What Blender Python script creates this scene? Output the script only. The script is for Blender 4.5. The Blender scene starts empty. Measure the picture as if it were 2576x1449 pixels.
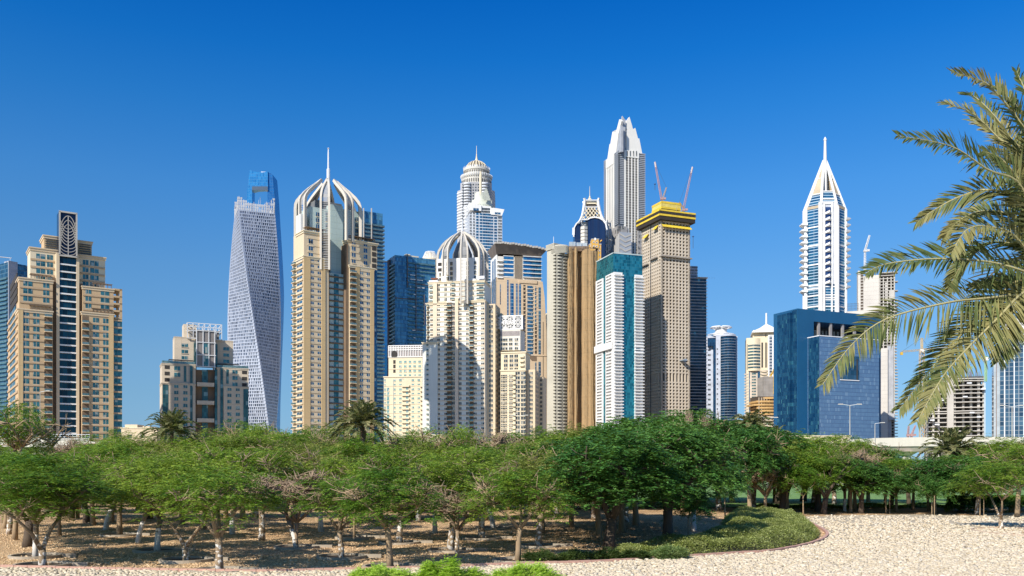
import bpy, math, random
import numpy as np
from mathutils import Vector, Matrix
R_ = math.radians
random.seed(7); rng = np.random.default_rng(7)
scene = bpy.context.scene
# ---------------------------------------------------------------- camera
HC = 4.4            # camera height above the ground
F = 2230.7          # focal length in picture units (a picture 2576 x 1449 units)
CX, HY = 1288.0, 1182.0   # optical column and horizon row
cam_d = bpy.data.cameras.new('camera'); cam = bpy.data.objects.new('camera', cam_d)
scene.collection.objects.link(cam); scene.camera = cam
cam.location = (0, 0, HC); cam.rotation_euler = (R_(90), 0, 0)
cam_d.sensor_width = 36; cam_d.lens = 36*F/2576; cam_d.shift_y = (HY-724.5)/2576
cam_d.clip_start = 0.3; cam_d.clip_end = 60000
# ---------------------------------------------------------------- light
SUN_EL, SUN_AZ = 36.0, 36.0     # azimuth to the left of straight behind the camera
tosun = Vector((-math.sin(R_(SUN_AZ))*math.cos(R_(SUN_EL)), -math.cos(R_(SUN_AZ))*math.cos(R_(SUN_EL)), math.sin(R_(SUN_EL))))
sun_d = bpy.data.lights.new('sun', 'SUN'); sun = bpy.data.objects.new('sun', sun_d)
scene.collection.objects.link(sun)
sun_d.energy = 4.6; sun_d.angle = R_(0.5); sun_d.color = (1.0, 0.93, 0.82)
sun.rotation_euler = tosun.to_track_quat('Z', 'Y').to_euler()
w = bpy.data.worlds.new('World'); scene.world = w; w.use_nodes = True
nt = w.node_tree; bg = nt.nodes['Background']
sky = nt.nodes.new('ShaderNodeTexSky'); sky.sky_type = 'NISHITA'; sky.sun_disc = False
sky.sun_elevation = R_(SUN_EL); sky.sun_rotation = math.atan2(tosun.x, tosun.y)
SKYT = [(0.0, (.26, .46, .85)), (.75, (.45, .72, 1)), (.046, (.272, .426, .675)), (.081, (.30, .45, .63)), (.125, (.34, .497, .648)), (.211, (.309, .561, .754)), (.292, (.226, .594, .886)), (.368, (.103, .551, .946)), (.42, (.04, .495, .974)), (.48, (.01, .42, .965)), (.56, (.12, .5, .98))]
sky.air_density = 1.0; sky.dust_density = 0.3; sky.ozone_density = 3.0; sky.altitude = 0
# the clear winter sky of the place: Nishita tinted by elevation towards deep cobalt at the frame top, paler overhead to keep ambient light less blue, and pale blue at the horizon
tcw = nt.nodes.new('ShaderNodeTexCoord'); sxw = nt.nodes.new('ShaderNodeSeparateXYZ'); rmp = nt.nodes.new('ShaderNodeValToRGB')
nt.links.new(tcw.outputs['Generated'], sxw.inputs[0]); nt.links.new(sxw.outputs[2], rmp.inputs[0])
els = rmp.color_ramp.elements
for i, (p_, c_) in enumerate(SKYT):
    e_ = els[i] if i < 2 else els.new(p_)
    if i < 2: e_.position = p_
    e_.color = (*c_, 1)
mxw = nt.nodes.new('ShaderNodeMix'); mxw.data_type = 'RGBA'; mxw.blend_type = 'MULTIPLY'; mxw.inputs[0].default_value = 1
nt.links.new(sky.outputs[0], mxw.inputs[6]); nt.links.new(rmp.outputs[0], mxw.inputs[7]); nt.links.new(mxw.outputs[2], bg.inputs['Color'])
bg.inputs['Strength'].default_value = 0.12
vs = scene.view_settings; vs.view_transform = 'Standard'; vs.look = 'None'; vs.exposure = 0.45; vs.gamma = 1.0
scene.cycles.max_bounces = 6; scene.cycles.transparent_max_bounces = 4
scene.cycles.diffuse_bounces = 3; scene.cycles.glossy_bounces = 3; scene.cycles.transmission_bounces = 2

# ---------------------------------------------------------------- materials
def nodes(name):
    m = bpy.data.materials.new(name); m.use_nodes = True
    n = m.node_tree; return m, n, n.nodes['Principled BSDF']
def N(n, typ, **kw):
    o = n.nodes.new(typ)
    for k, v in kw.items(): setattr(o, k, v)
    return o
def mth(n, op, a, b=None):
    o = n.nodes.new('ShaderNodeMath'); o.operation = op
    for i, v in enumerate((a, b)):
        if v is None: continue
        if isinstance(v, (int, float)): o.inputs[i].default_value = v
        else: n.links.new(v, o.inputs[i])
    return o.outputs[0]
def mixc(n, fac, a, b, blend='MIX'):
    o = n.nodes.new('ShaderNodeMix'); o.data_type = 'RGBA'; o.blend_type = blend
    for i, v in ((0, fac), (6, a), (7, b)):
        if isinstance(v, (int, float)): o.inputs[i].default_value = v
        elif isinstance(v, tuple): o.inputs[i].default_value = v if len(v) == 4 else (*v, 1)
        else: n.links.new(v, o.inputs[i])
    return o.outputs[2]
MC = {}
def plain(name, col, rough=0.7, var=0.12, scale=0.15, metal=0.0, streak=True, col2=None, joints=None, fine=0.0):
    """painted / stone / concrete surface: broad tone variation, vertical weather streaks, optional panel joints"""
    if name in MC: return MC[name]
    m, n, b = nodes(name); tc = N(n, 'ShaderNodeTexCoord')
    no = N(n, 'ShaderNodeTexNoise'); no.inputs['Scale'].default_value = scale; no.inputs['Detail'].default_value = 5
    n.links.new(tc.outputs['Object'], no.inputs['Vector'])
    c2 = col2 or tuple(c*(1-2.2*var) for c in col)
    r = N(n, 'ShaderNodeMapRange'); r.inputs[1].default_value = 0.35; r.inputs[2].default_value = 0.7
    n.links.new(no.outputs[0], r.inputs[0])
    out = mixc(n, r.outputs[0], tuple(col), tuple(c2))
    if streak:
        mp = N(n, 'ShaderNodeMapping'); mp.inputs['Scale'].default_value = (1.1, 1.1, 0.05)
        n.links.new(tc.outputs['Object'], mp.inputs[0])
        n2 = N(n, 'ShaderNodeTexNoise'); n2.inputs['Scale'].default_value = 0.9; n2.inputs['Detail'].default_value = 3
        n.links.new(mp.outputs[0], n2.inputs['Vector'])
        r2 = N(n, 'ShaderNodeMapRange'); r2.inputs[1].default_value = 0.5; r2.inputs[2].default_value = 0.85; r2.inputs[4].default_value = 0.28
        n.links.new(n2.outputs[0], r2.inputs[0])
        out = mixc(n, r2.outputs[0], out, tuple(c*0.66 for c in col))
    if joints:
        sx = N(n, 'ShaderNodeSeparateXYZ'); n.links.new(tc.outputs['Object'], sx.inputs[0])
        u = mth(n, 'FRACT', mth(n, 'DIVIDE', mth(n, 'ADD', sx.outputs[0], sx.outputs[1]), joints[0]))
        z = mth(n, 'FRACT', mth(n, 'DIVIDE', sx.outputs[2], joints[1]))
        l = mth(n, 'MAXIMUM', mth(n, 'LESS_THAN', u, joints[2]/joints[0]), mth(n, 'LESS_THAN', z, joints[2]/joints[1]))
        out = mixc(n, mth(n, 'MULTIPLY', l, 0.55), out, tuple(c*0.45 for c in col))
    if fine:
        n3 = N(n, 'ShaderNodeTexNoise'); n3.inputs['Scale'].default_value = fine; n3.inputs['Detail'].default_value = 4
        n.links.new(tc.outputs['Object'], n3.inputs['Vector'])
        bp = N(n, 'ShaderNodeBump'); bp.inputs['Strength'].default_value = 0.35; bp.inputs['Distance'].default_value = 0.1
        n.links.new(n3.outputs[0], bp.inputs['Height']); n.links.new(bp.outputs[0], b.inputs['Normal'])
        out = mixc(n, mth(n, 'MULTIPLY', n3.outputs[0], 0.5), out, tuple(c*0.6 for c in col))
    n.links.new(out, b.inputs['Base Color'])
    b.inputs['Roughness'].default_value = rough; b.inputs['Metallic'].default_value = metal
    MC[name] = m; return m
def glass(name, lo, hi, cw=1.5, ch=3.5, line=0.1, linec=(0.1, 0.12, 0.14), hl=None, hlc=None, metal=0.55, rough=0.12, pale=None, palep=0.08, wob=0.02):
    """curtain wall: panes cw x ch metres, each with its own tone and a slight tilt, mullion lines, some pale blinds"""
    if name in MC: return MC[name]
    m, n, b = nodes(name); tc = N(n, 'ShaderNodeTexCoord')
    sx = N(n, 'ShaderNodeSeparateXYZ'); n.links.new(tc.outputs['Object'], sx.inputs[0])
    cu = mth(n, 'DIVIDE', mth(n, 'ADD', mth(n, 'ADD', sx.outputs[0], sx.outputs[1]), 0.013), cw); cz = mth(n, 'DIVIDE', sx.outputs[2], ch)
    cb = N(n, 'ShaderNodeCombineXYZ'); n.links.new(mth(n, 'FLOOR', cu), cb.inputs[0]); n.links.new(mth(n, 'FLOOR', cz), cb.inputs[1])
    wn = N(n, 'ShaderNodeTexWhiteNoise'); n.links.new(cb.outputs[0], wn.inputs['Vector'])
    bigs = N(n, 'ShaderNodeTexNoise'); bigs.inputs['Scale'].default_value = 0.035; bigs.inputs['Detail'].default_value = 2
    n.links.new(tc.outputs['Object'], bigs.inputs['Vector'])
    rr = N(n, 'ShaderNodeMapRange'); rr.inputs[1].default_value = 0.3; rr.inputs[2].default_value = 0.72
    n.links.new(mth(n, 'ADD', mth(n, 'MULTIPLY', wn.outputs[0], 0.45), mth(n, 'MULTIPLY', bigs.outputs[0], 0.6)), rr.inputs[0])
    out = mixc(n, rr.outputs[0], tuple(lo), tuple(hi))
    if pale:
        sel = mth(n, 'LESS_THAN', mth(n, 'FRACT', mth(n, 'MULTIPLY', wn.outputs[0], 7.31)), palep)
        out = mixc(n, sel, out, tuple(pale))
    lu = mth(n, 'LESS_THAN', mth(n, 'FRACT', cu), line/cw)
    lz = mth(n, 'LESS_THAN', mth(n, 'FRACT', cz), (hl if hl is not None else line)/ch)
    out = mixc(n, lu, out, tuple(linec)); out = mixc(n, lz, out, tuple(hlc or linec))
    l = mth(n, 'MAXIMUM', lu, lz)
    n.links.new(out, b.inputs['Base Color'])
    n.links.new(mth(n, 'MULTIPLY', mth(n, 'SUBTRACT', 1, l), metal), b.inputs['Metallic'])
    n.links.new(mth(n, 'ADD', mth(n, 'MULTIPLY', l, 0.4), rough), b.inputs['Roughness'])
    g = N(n, 'ShaderNodeNewGeometry')
    sub = N(n, 'ShaderNodeVectorMath', operation='SUBTRACT'); n.links.new(wn.outputs[1], sub.inputs[0]); sub.inputs[1].default_value = (.5, .5, .5)
    sc = N(n, 'ShaderNodeVectorMath', operation='SCALE'); n.links.new(sub.outputs[0], sc.inputs[0]); sc.inputs['Scale'].default_value = wob
    ad = N(n, 'ShaderNodeVectorMath', operation='ADD'); n.links.new(g.outputs['Normal'], ad.inputs[0]); n.links.new(sc.outputs[0], ad.inputs[1])
    nm = N(n, 'ShaderNodeVectorMath', operation='NORMALIZE'); n.links.new(ad.outputs[0], nm.inputs[0]); n.links.new(nm.outputs[0], b.inputs['Normal'])
    MC[name] = m; return m

# ---------------------------------------------------------------- mesh collector
class M:
    def __init__(s): s.v = []; s.f = []; s.mi = []; s.cur = 0
    def mat(s, i): s.cur = i; return s
    def add(s, vs, fs):
        k = len(s.v); s.v += [tuple(v) for v in vs]
        for f in fs: s.f.append(tuple(i+k for i in f)); s.mi.append(s.cur)
        return s
    def box(s, x0, x1, y0, y1, z0, z1):
        if x0 > x1: x0, x1 = x1, x0
        if y0 > y1: y0, y1 = y1, y0
        if z0 > z1: z0, z1 = z1, z0
        return s.add([(x0,y0,z0),(x1,y0,z0),(x1,y1,z0),(x0,y1,z0),(x0,y0,z1),(x1,y0,z1),(x1,y1,z1),(x0,y1,z1)],
              [(0,3,2,1),(4,5,6,7),(0,1,5,4),(1,2,6,5),(2,3,7,6),(3,0,4,7)])
    def prism(s, poly, z0, z1):      # poly in xy
        n = len(poly)
        return s.add([(x,y,z0) for x,y in poly]+[(x,y,z1) for x,y in poly],
              [tuple(range(n-1,-1,-1)), tuple(range(n,2*n))]+[(i,(i+1)%n,n+(i+1)%n,n+i) for i in range(n)])
    def slab(s, poly, y0, y1):       # poly in xz, extruded along y
        n = len(poly)
        return s.add([(x,y0,z) for x,z in poly]+[(x,y1,z) for x,z in poly],
              [tuple(range(n)), tuple(range(2*n-1,n-1,-1))]+[(i,n+i,n+(i+1)%n,(i+1)%n) for i in range(n)])
    def taper(s, b, t, z0, z1):      # b,t = (x0,x1,y0,y1)
        return s.add([(b[0],b[2],z0),(b[1],b[2],z0),(b[1],b[3],z0),(b[0],b[3],z0),(t[0],t[2],z1),(t[1],t[2],z1),(t[1],t[3],z1),(t[0],t[3],z1)],
              [(0,3,2,1),(4,5,6,7),(0,1,5,4),(1,2,6,5),(2,3,7,6),(3,0,4,7)])
    def lathe(s, cx, cy, prof, seg=24, a0=0, a1=360, sx=1, sy=1):
        full = a1-a0 >= 360; n = seg if full else seg+1; vs = []
        for r, z in prof:
            for i in range(n):
                a = R_(a0+(a1-a0)*i/seg); vs.append((cx+r*sx*math.cos(a), cy+r*sy*math.sin(a), z))
        fs = []
        for j in range(len(prof)-1):
            for i in range(n if full else n-1):
                k = (i+1) % n; fs.append((j*n+i, j*n+k, (j+1)*n+k, (j+1)*n+i))
        if full:
            if prof[0][0] > 1e-3: fs.append(tuple(range(n-1, -1, -1)))
            if prof[-1][0] > 1e-3: fs.append(tuple((len(prof)-1)*n+i for i in range(n)))
        return s.add(vs, fs)
    def tube(s, pts, rad, seg=6):
        P = [Vector(p) for p in pts]; n = len(P)
        rs = rad if isinstance(rad, (list, tuple)) else [rad]*n
        vs = []; up = None
        for i in range(n):
            d = (P[min(i+1,n-1)]-P[max(i-1,0)]).normalized()
            if up is None: up = Vector((1,0,0)) if abs(d.x) < .8 else Vector((0,1,0))
            a = d.cross(up).normalized(); b_ = d.cross(a); up = -b_ if False else up
            for k in range(seg):
                t = 2*math.pi*k/seg; vs.append(P[i]+(a*math.cos(t)+b_*math.sin(t))*rs[i])
        fs = [(i*seg+k, i*seg+(k+1)%seg, (i+1)*seg+(k+1)%seg, (i+1)*seg+k) for i in range(n-1) for k in range(seg)]
        fs += [tuple(range(seg-1,-1,-1)), tuple((n-1)*seg+k for k in range(seg))]
        return s.add(vs, fs)
    def strip(s, pts, side, wd, th):  # swept rectangular bar: side = unit vector of its width
        P = [Vector(p) for p in pts]; n = len(P); sd = Vector(side).normalized(); vs = []
        for i in range(n):
            d = (P[min(i+1,n-1)]-P[max(i-1,0)]).normalized(); q = d.cross(sd).normalized()
            for a, b_ in ((-1,-1),(1,-1),(1,1),(-1,1)): vs.append(P[i]+sd*(a*wd/2)+q*(b_*th/2))
        fs = [(i*4+k, i*4+(k+1)%4, (i+1)*4+(k+1)%4, (i+1)*4+k) for i in range(n-1) for k in range(4)]
        return s.add(vs, fs+[(3,2,1,0), tuple((n-1)*4+k for k in range(4))])
def mkobj(name, me, mats, parent=None, smooth=False):
    if isinstance(me, M):
        d = bpy.data.meshes.new(name); d.from_pydata(me.v, [], me.f)
        if not isinstance(mats, (list, tuple)): mats = [mats]
        for m in mats: d.materials.append(m)
        if len(mats) > 1: d.polygons.foreach_set('material_index', me.mi)
        if smooth: d.polygons.foreach_set('use_smooth', [True]*len(d.polygons))
        d.update(); me = d
    o = bpy.data.objects.new(name, me); scene.collection.objects.link(o)
    if parent: o.parent = parent
    return o
def npmesh(name, V, Fq, mats, k):
    """fast mesh from numpy arrays, faces all k-gons"""
    d = bpy.data.meshes.new(name); nf = len(Fq)
    d.vertices.add(len(V)); d.vertices.foreach_set('co', np.asarray(V, dtype=np.float32).ravel())
    d.loops.add(nf*k); d.loops.foreach_set('vertex_index', np.asarray(Fq, dtype=np.int32).ravel())
    d.polygons.add(nf); d.polygons.foreach_set('loop_start', np.arange(0, nf*k, k, dtype=np.int32))
    d.update(calc_edges=True)
    for m in (mats if isinstance(mats, (list, tuple)) else [mats]): d.materials.append(m)
    return d
def tag(o, label=None, cat=None, group=None, kind=None):
    if label: o['label'] = label
    if cat: o['category'] = cat
    if group: o['group'] = group
    if kind: o['kind'] = kind
    return o
def empty(name, loc, rz=0):
    o = bpy.data.objects.new(name, None); scene.collection.objects.link(o); o.location = loc; o.rotation_euler = (0, 0, rz)
    o.empty_display_size = 1; return o
def gp(px, py):                       # ground point seen at picture place (px, py)
    d = HC*F/(py-HY); return ((px-CX)/F*d, d)
def dp(px, py, D):                    # point at depth D
    return Vector(((px-CX)/F*D, D, HC+(HY-py)/F*D))

# ---------------------------------------------------------------- tower frame
class T:
    """a tower whose near corner stands in column mid at distance D; face R runs right-and-back at angle a, face L runs left-and-back"""
    def __init__(s, name, label, cat, mid, L, Rr, D, a, group=None, crop=(0, 0, 1)):
        s.D = D; s.a = R_(a); s.x0 = (mid-CX)/F*D; s.name = name
        s.r = (math.cos(s.a), math.sin(s.a)); s.l = (-math.sin(s.a), math.cos(s.a))
        s.root = empty(name, (s.x0, D, 0), s.a); tag(s.root, label, cat, group)
        s.crop = crop; s.reps = {}
        s.W = s.ulen(s.r, Rr); s.Dp = s.ulen(s.l, L) if L < mid-0.5 else 20.0
        s.zmin = HC+(HY-1112)/F*D
    def ulen(s, d, px):
        t = (px-CX)/F; return (t*s.D-s.x0)/(d[0]-t*d[1])
    def P(s, cx, cy): return s.crop[0]+cx*s.crop[2], s.crop[1]+cy*s.crop[2]
    def R(s, cx, cy=0, off=0):        # picture place -> (x, z) on the plane local y=-off
        px, py = s.P(cx, cy); t = (px-CX)/F
        ox, oy = s.x0+s.l[0]*-off, s.D+s.l[1]*-off
        u = (t*oy-ox)/(s.r[0]-t*s.r[1]); dist = oy+u*s.r[1]
        return u, HC+(HY-py)/F*dist
    def L(s, cx, cy=0, off=0):        # -> (y, z) on the plane local x=-off
        px, py = s.P(cx, cy); t = (px-CX)/F
        ox, oy = s.x0+s.r[0]*-off, s.D+s.r[1]*-off
        u = (t*oy-ox)/(s.l[0]-t*s.l[1]); dist = oy+u*s.l[1]
        return u, HC+(HY-py)/F*dist
    def Z(s, cy): return HC+(HY-s.P(0, cy)[1])/F*s.D
    def px(s, n): return n*s.crop[2]/F*s.D       # crop pixels -> metres
    def fb(s, m, face, u0, u1, z0, z1, d0, d1, off=0):
        if face == 'R': m.box(u0, u1, -off-d1, -off-d0, z0, z1)
        else: m.box(-off-d1, -off-d0, u0, u1, z0, z1)
        return m
    def part(s, name, m, mats, smooth=False, label=None, parent=None):
        o = mkobj(name, m, mats, parent or s.root, smooth)
        if label: o['label'] = label
        return o
    def rep(s, kind, m, mats, size, vis=True):   # one repeated part; vis = not hidden
        s.reps.setdefault(kind, (mats, []))[1].append((size if vis else size*0.01, m))
    def win(s, kind, mats, face, u, z, w, h, off=0, fr=0.18, vis=True, mull=1):
        m = M()
        m.mat(0); s.fb(m, face, u-w/2, u+w/2, z-h/2, z+h/2, -0.15, 0.10, off)
        m.mat(1)
        if fr:
            s.fb(m, face, u-w/2-fr, u+w/2+fr, z-h/2-fr*1.6, z-h/2, -0.1, 0.32, off)
            for k in range(1, mull+1):
                c = u-w/2+w*k/(mull+1); s.fb(m, face, c-0.07, c+0.07, z-h/2, z+h/2, 0.0, 0.16, off)
        s.rep(kind, m, mats, w*h, vis)
    def wgrid(s, kind, mats, face, us, w, z1, pitch, h, n=None, off=0, fr=0.18, zlo=None, mull=1, drop=0.0):
        zlo = s.zmin if zlo is None else zlo; k = 0; z = z1
        while z > zlo and (n is None or k < n):
            for u in us:
                if random.random() >= drop: s.win(kind, mats, face, u, z, w, h, off, fr, True, mull)
            z -= pitch; k += 1
    def bands(s, m, face, u0, u1, z1, pitch, h, d, off=0, zlo=None, n=None):
        zlo = s.zmin if zlo is None else zlo; z = z1; k = 0
        while z > zlo and (n is None or k < n):
            s.fb(m, face, u0, u1, z-h/2, z+h/2, 0, d, off); z -= pitch; k += 1
        return m
    def balcs(s, kind, mats, face, u0, u1, z1, pitch, d, rail=1.0, off=0, zlo=None, n=None, slab=0.35):
        """balconies: slab (mat 0) with a railing (mat 1)"""
        zlo = s.zmin if zlo is None else zlo; z = z1; k = 0
        while z > zlo and (n is None or k < n):
            m = M(); m.mat(0); s.fb(m, face, u0, u1, z-slab, z, 0.0, d, off)
            m.mat(1); s.fb(m, face, u0+.05, u1-.05, z, z+rail, d-0.16, d-0.06, off)
            s.fb(m, face, u0+.05, u0+.15, z, z+rail, 0.02, d-0.17, off); s.fb(m, face, u1-.15, u1-.05, z, z+rail, 0.02, d-0.17, off)
            s.rep(kind, m, mats, (u1-u0), True); z -= pitch; k += 1
    def done(s):
        for kind, (mats, lst) in s.reps.items():
            lst.sort(key=lambda t: -t[0])
            for sz, m in lst[:100]: mkobj(kind, m, mats, s.root)
            if len(lst) > 100:
                al = M()
                for sz, m in lst[100:]:
                    k = len(al.v); al.v += m.v; al.f += [tuple(i+k for i in f) for f in m.f]; al.mi += m.mi
                o = mkobj(kind, al, mats, s.root); o['kind'] = 'stuff'
        return s

# ---------------------------------------------------------------- palette
beige = plain('beige_stone', (0.56, 0.40, 0.23), 0.8, 0.05, 0.05, joints=(6.0, 3.6, 0.12))
beige2 = plain('light_sand_render', (0.66, 0.53, 0.36), 0.8, 0.05, 0.05)
beige3 = plain('brown_band_stone', (0.50, 0.36, 0.22), 0.8, 0.05, 0.3)
cream = plain('cream_render', (0.72, 0.62, 0.44), 0.8, 0.05, 0.05)
offw = plain('off_white_panel', (0.68, 0.64, 0.56), 0.7, 0.05, 0.05, joints=(8, 3.5, 0.15))
white = plain('white_paint', (0.80, 0.79, 0.76), 0.55, 0.05, 0.08)
whitec = plain('cool_white_metal', (0.72, 0.74, 0.76), 0.4, 0.05, 0.08)
aqua = plain('pale_aqua_panel', (0.50, 0.62, 0.60), 0.5, 0.05, 0.05, joints=(30, 3.4, 0.14))
grey = plain('grey_concrete', (0.34, 0.32, 0.29), 0.85, 0.12, 0.1)
lgrey = plain('light_grey_concrete', (0.50, 0.47, 0.42), 0.85, 0.10, 0.1)
dgrey = plain('dark_grey_metal', (0.07, 0.075, 0.08), 0.5, 0.1, 0.2)
dark = plain('dark_interior', (0.045, 0.04, 0.037), 0.9, 0.1, 0.2, streak=False)  # near-black puts the shade of openings and loggias into flat panels
shade = plain('recess_shade_brown', (0.20, 0.135, 0.085), 0.85, 0.1, 0.2)  # brown of pergolas and mouldings; on recesses the colour carries the shade
ribm = plain('crown_rib_cream', (0.60, 0.55, 0.47), 0.7, 0.05, 0.1)
louv = plain('crown_louvre_grey', (0.40, 0.40, 0.40), 0.6, 0.05, 0.1)
tealw = glass('teal_window_glass', (0.02, 0.10, 0.12), (0.07, 0.24, 0.26), 1.3, 1.7, 0.08, (0.12, 0.2, 0.2), metal=0.5, pale=(.42, .42, .36), palep=.10)
bluew = glass('blue_window_glass', (0.02, 0.08, 0.16), (0.05, 0.20, 0.34), 1.3, 1.7, 0.08, (0.1, 0.16, 0.2), metal=0.5, pale=(.40, .42, .40), palep=.08)
aquaw = glass('aqua_window_glass', (0.10, 0.30, 0.30), (0.22, 0.48, 0.46), 1.3, 1.7, 0.08, (0.2, 0.3, 0.3), metal=0.45, pale=(.55, .58, .52), palep=.10)
darkw = glass('dark_window_glass', (0.02, 0.025, 0.03), (0.07, 0.09, 0.10), 1.3, 1.7, 0.08, (0.3, 0.3, 0.28), metal=0.3, pale=(.36, .33, .28), palep=.14)
railg = glass('railing_glass', (0.06, 0.15, 0.16), (0.14, 0.26, 0.27), 1.2, 1.1, 0.06, (0.3, 0.3, 0.3), metal=0.4)
# ================================================================ towers
def blk(t, m, c0, c1, ct, y0, y1, zb=0.0, dx=0):
    """box on the R side between picture columns c0..c1 (crop units) at local depth y0..y1, top at crop row ct"""
    u0, z = t.R(c0, ct, -y0); u1, _ = t.R(c1, ct, -y0); m.box(u0+dx, u1-dx, y0, y1, zb, z); return u0, u1, z
def blkL(t, m, c0, c1, ct, x0, x1, zb=0.0):
    v0, z = t.L(c0, ct, -x0); v1, z2 = t.L(c1, ct, -x0); m.box(x0, x1, v0, v1, zb, (z+z2)/2); return v0, v1, (z+z2)/2
def usR(t, cs, off=0): return [t.R(c, 0, off)[0] for c in cs]
def usL(t, cs, off=0): return [t.L(c, 0, off)[0] for c in cs]
def cornice(t, m, x0, x1, y0, y1, z, h=0.9, o=0.7):
    m.box(x0-o, x1+o, y0-o, y1+o, z, z+h*0.5); m.box(x0-o*.5, x1+o*.5, y0-o*.5, y1+o*.5, z-h, z)

# ---- beige stepped tower on the left ---------------------------------------------------------
def left_tower():
    t = T('apartment_tower', 'wide beige stepped apartment tower with dark lattice fin and teal centre strip', 'tower', 46.5, 22, 307.5, 430, 34, 'beige apartment towers', (0, 490.6, .4424))
    w = M(); zp = t.px(43)
    ll = blk(t, w, 105, 297, 650, 0, 18); lr = blk(t, w, 466, 646, 668, 0, 18)
    ul = blk(t, w, 110, 300, 472, 1.0, 16); ur = blk(t, w, 470, 646, 522, 1.0, 16)
    w.box(0.0, ll[0]+5, 3, t.Dp+3, 0, ll[2]-1)
    pl = blk(t, w, 250, 332, 232, 9, 20); pr = blk(t, w, 443, 522, 262, 9, 20)
    t.part('wall', w, beige)
    w2 = M(); cl = blk(t, w2, 172, 334, 300, 6, 19); cr = blk(t, w2, 441, 598, 342, 6, 19); t.part('wall', w2, cream, label='pale upper storeys')
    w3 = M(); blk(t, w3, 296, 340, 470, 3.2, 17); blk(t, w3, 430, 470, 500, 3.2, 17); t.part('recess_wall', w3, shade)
    # cornices and parapets
    c = M()
    for (a, b, z), y in ((ll, 0), (lr, 0), (ul, 1), (ur, 1), (cl, 6), (cr, 6), (pl, 9), (pr, 9)): cornice(t, c, a, b, y, y+14, z, 1.1, 0.6)
    u0, u1 = t.R(320, 0, -2)[0], t.R(338, 0, -2)[0]; zt = t.R(330, 330, -2)[1]; c.box(u0, u1, 1.6, 6, 0, zt)
    u2, u3 = t.R(434, 0, -2)[0], t.R(450, 0, -2)[0]; c.box(u2, u3, 1.6, 6, 0, zt)
    t.part('cornice', c, beige2)
    # pergola beams on the terraces
    for (a, b, z), y, nm in ((ll, 0, 0), (ul, 1, 0), (ur, 1, 0), (lr, 0, 0)):
        p = M(); x0, x1 = a+(b-a)*.35, b-1
        for k in range(6):
            x = x0+(x1-x0)*k/5; p.box(x-.15, x+.15, y+.5, y+.8, z+.5, z+2.6)
        p.box(x0-.5, x1+.5, y+.3, y+1.0, z+2.6, z+2.9); p.box(x0-.5, x1+.5, y+3, y+3.4, z+2.6, z+2.9)
        t.part('pergola', p, shade)
    # centre glass strip with white floor bands
    g = M(); u0, u1, z = blk(t, g, 338, 434, 345, 2.4, 12); t.part('glass_strip', g, glass('deep_teal_curtain_glass', (0.004, 0.022, 0.035), (0.015, 0.075, 0.105), 2.0, zp, 0.12, (0.02, 0.03, 0.03), metal=0.6))
    zb = z-t.px(48)
    while zb > t.zmin:
        m = M(); m.box(u0, u1, 1.9, 2.6, zb-.35, zb+.35); t.rep('floor_band', m, white, 5); zb -= zp*1.0
    # fin
    f = M(); a, b, zt = blk(t, f, 335, 440, 92, 1.2, 9, z); t.part('roof_fin', f, glass('navy_fin_glass', (0.006, 0.012, 0.035), (0.012, 0.025, 0.06), 4, 6, 0.1, (0.02, 0.02, 0.03), metal=0.5))
    l = M(); y = 1.0; W = b-a; H = zt-z; cxm = (a+b)/2
    for x in (a+.35, b-.35): l.box(x-.35, x+.35, y-.2, y+.3, z, zt)
    l.box(a, b, y-.2, y+.3, zt-.4, zt+.4); l.box(a, b, y-.2, y+.3, z-.4, z+.4); l.box(cxm-.2, cxm+.2, y-.1, y+.2, z, z+H*.92)
    for sgn in (-1, 1):
        for k in range(9):
            z0 = z+H*(0.02+0.075*k); pts = []
            for q in range(9):
                s_ = q/8; pts.append((cxm+sgn*W*.46*math.sin(s_*math.pi/2), y, z0+H*(.30 if k > 2 else .14)*(1-math.cos(s_*math.pi/2))))
            l.strip(pts, (0, 1, 0), .3, .28)
        for k in range(3):
            pts = [(cxm+sgn*W*(.46-.03*k)*math.cos(q/10*math.pi/2*1.0), y, z+H*(.42-.1*k)+H*.5*math.sin(q/10*math.pi/2)) for q in range(11)]
            l.strip(pts, (0, 1, 0), .3, .28)
    t.part('lattice', l, lgrey)
    # louvres on the roof houses
    lv = M()
    for (a, b, z_) in (pl, pr):
        for k in range(9): lv.box(a+.6, b-.6, 8.7, 9.0, z_-1.6-k*1.15, z_-1.1-k*1.15)
    t.part('louvre', lv, dgrey)
    # windows
    zt = lambda c, cy, off=0: t.R(c, cy, off)[1]
    W27, W40 = t.px(27)*1.15, t.px(40)*1.15; h = t.px(29)
    t.wgrid('window', [tealw, beige2], 'R', usR(t, (147, 206)), W27, zt(147, 673), zp, h)
    t.wgrid('window', [tealw, beige2], 'R', usR(t, (545, 602)), W27, zt(545, 712), zp, h)
    t.wgrid('window', [tealw, beige2], 'R', usR(t, (158,), -1), W40, zt(158, 502), zp, h, 3, off=-1); t.wgrid('window', [tealw, beige2], 'R', usR(t, (262,), -1), W27, zt(158, 502), zp, h, 3, off=-1)
    t.wgrid('window', [tealw, beige2], 'R', usR(t, (596,), -1), W40, zt(596, 556), zp, h, 3, off=-1); t.wgrid('window', [tealw, beige2], 'R', usR(t, (502,), -1), W27, zt(596, 556), zp, h, 3, off=-1)
    t.wgrid('window', [tealw, cream], 'R', usR(t, (231,), -6), W40, zt(231, 349, -6), zp, h, 4, off=-6); t.wgrid('window', [tealw, cream], 'R', usR(t, (284,), -6), W27, zt(231, 349, -6), zp, h, 4, off=-6)
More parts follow.
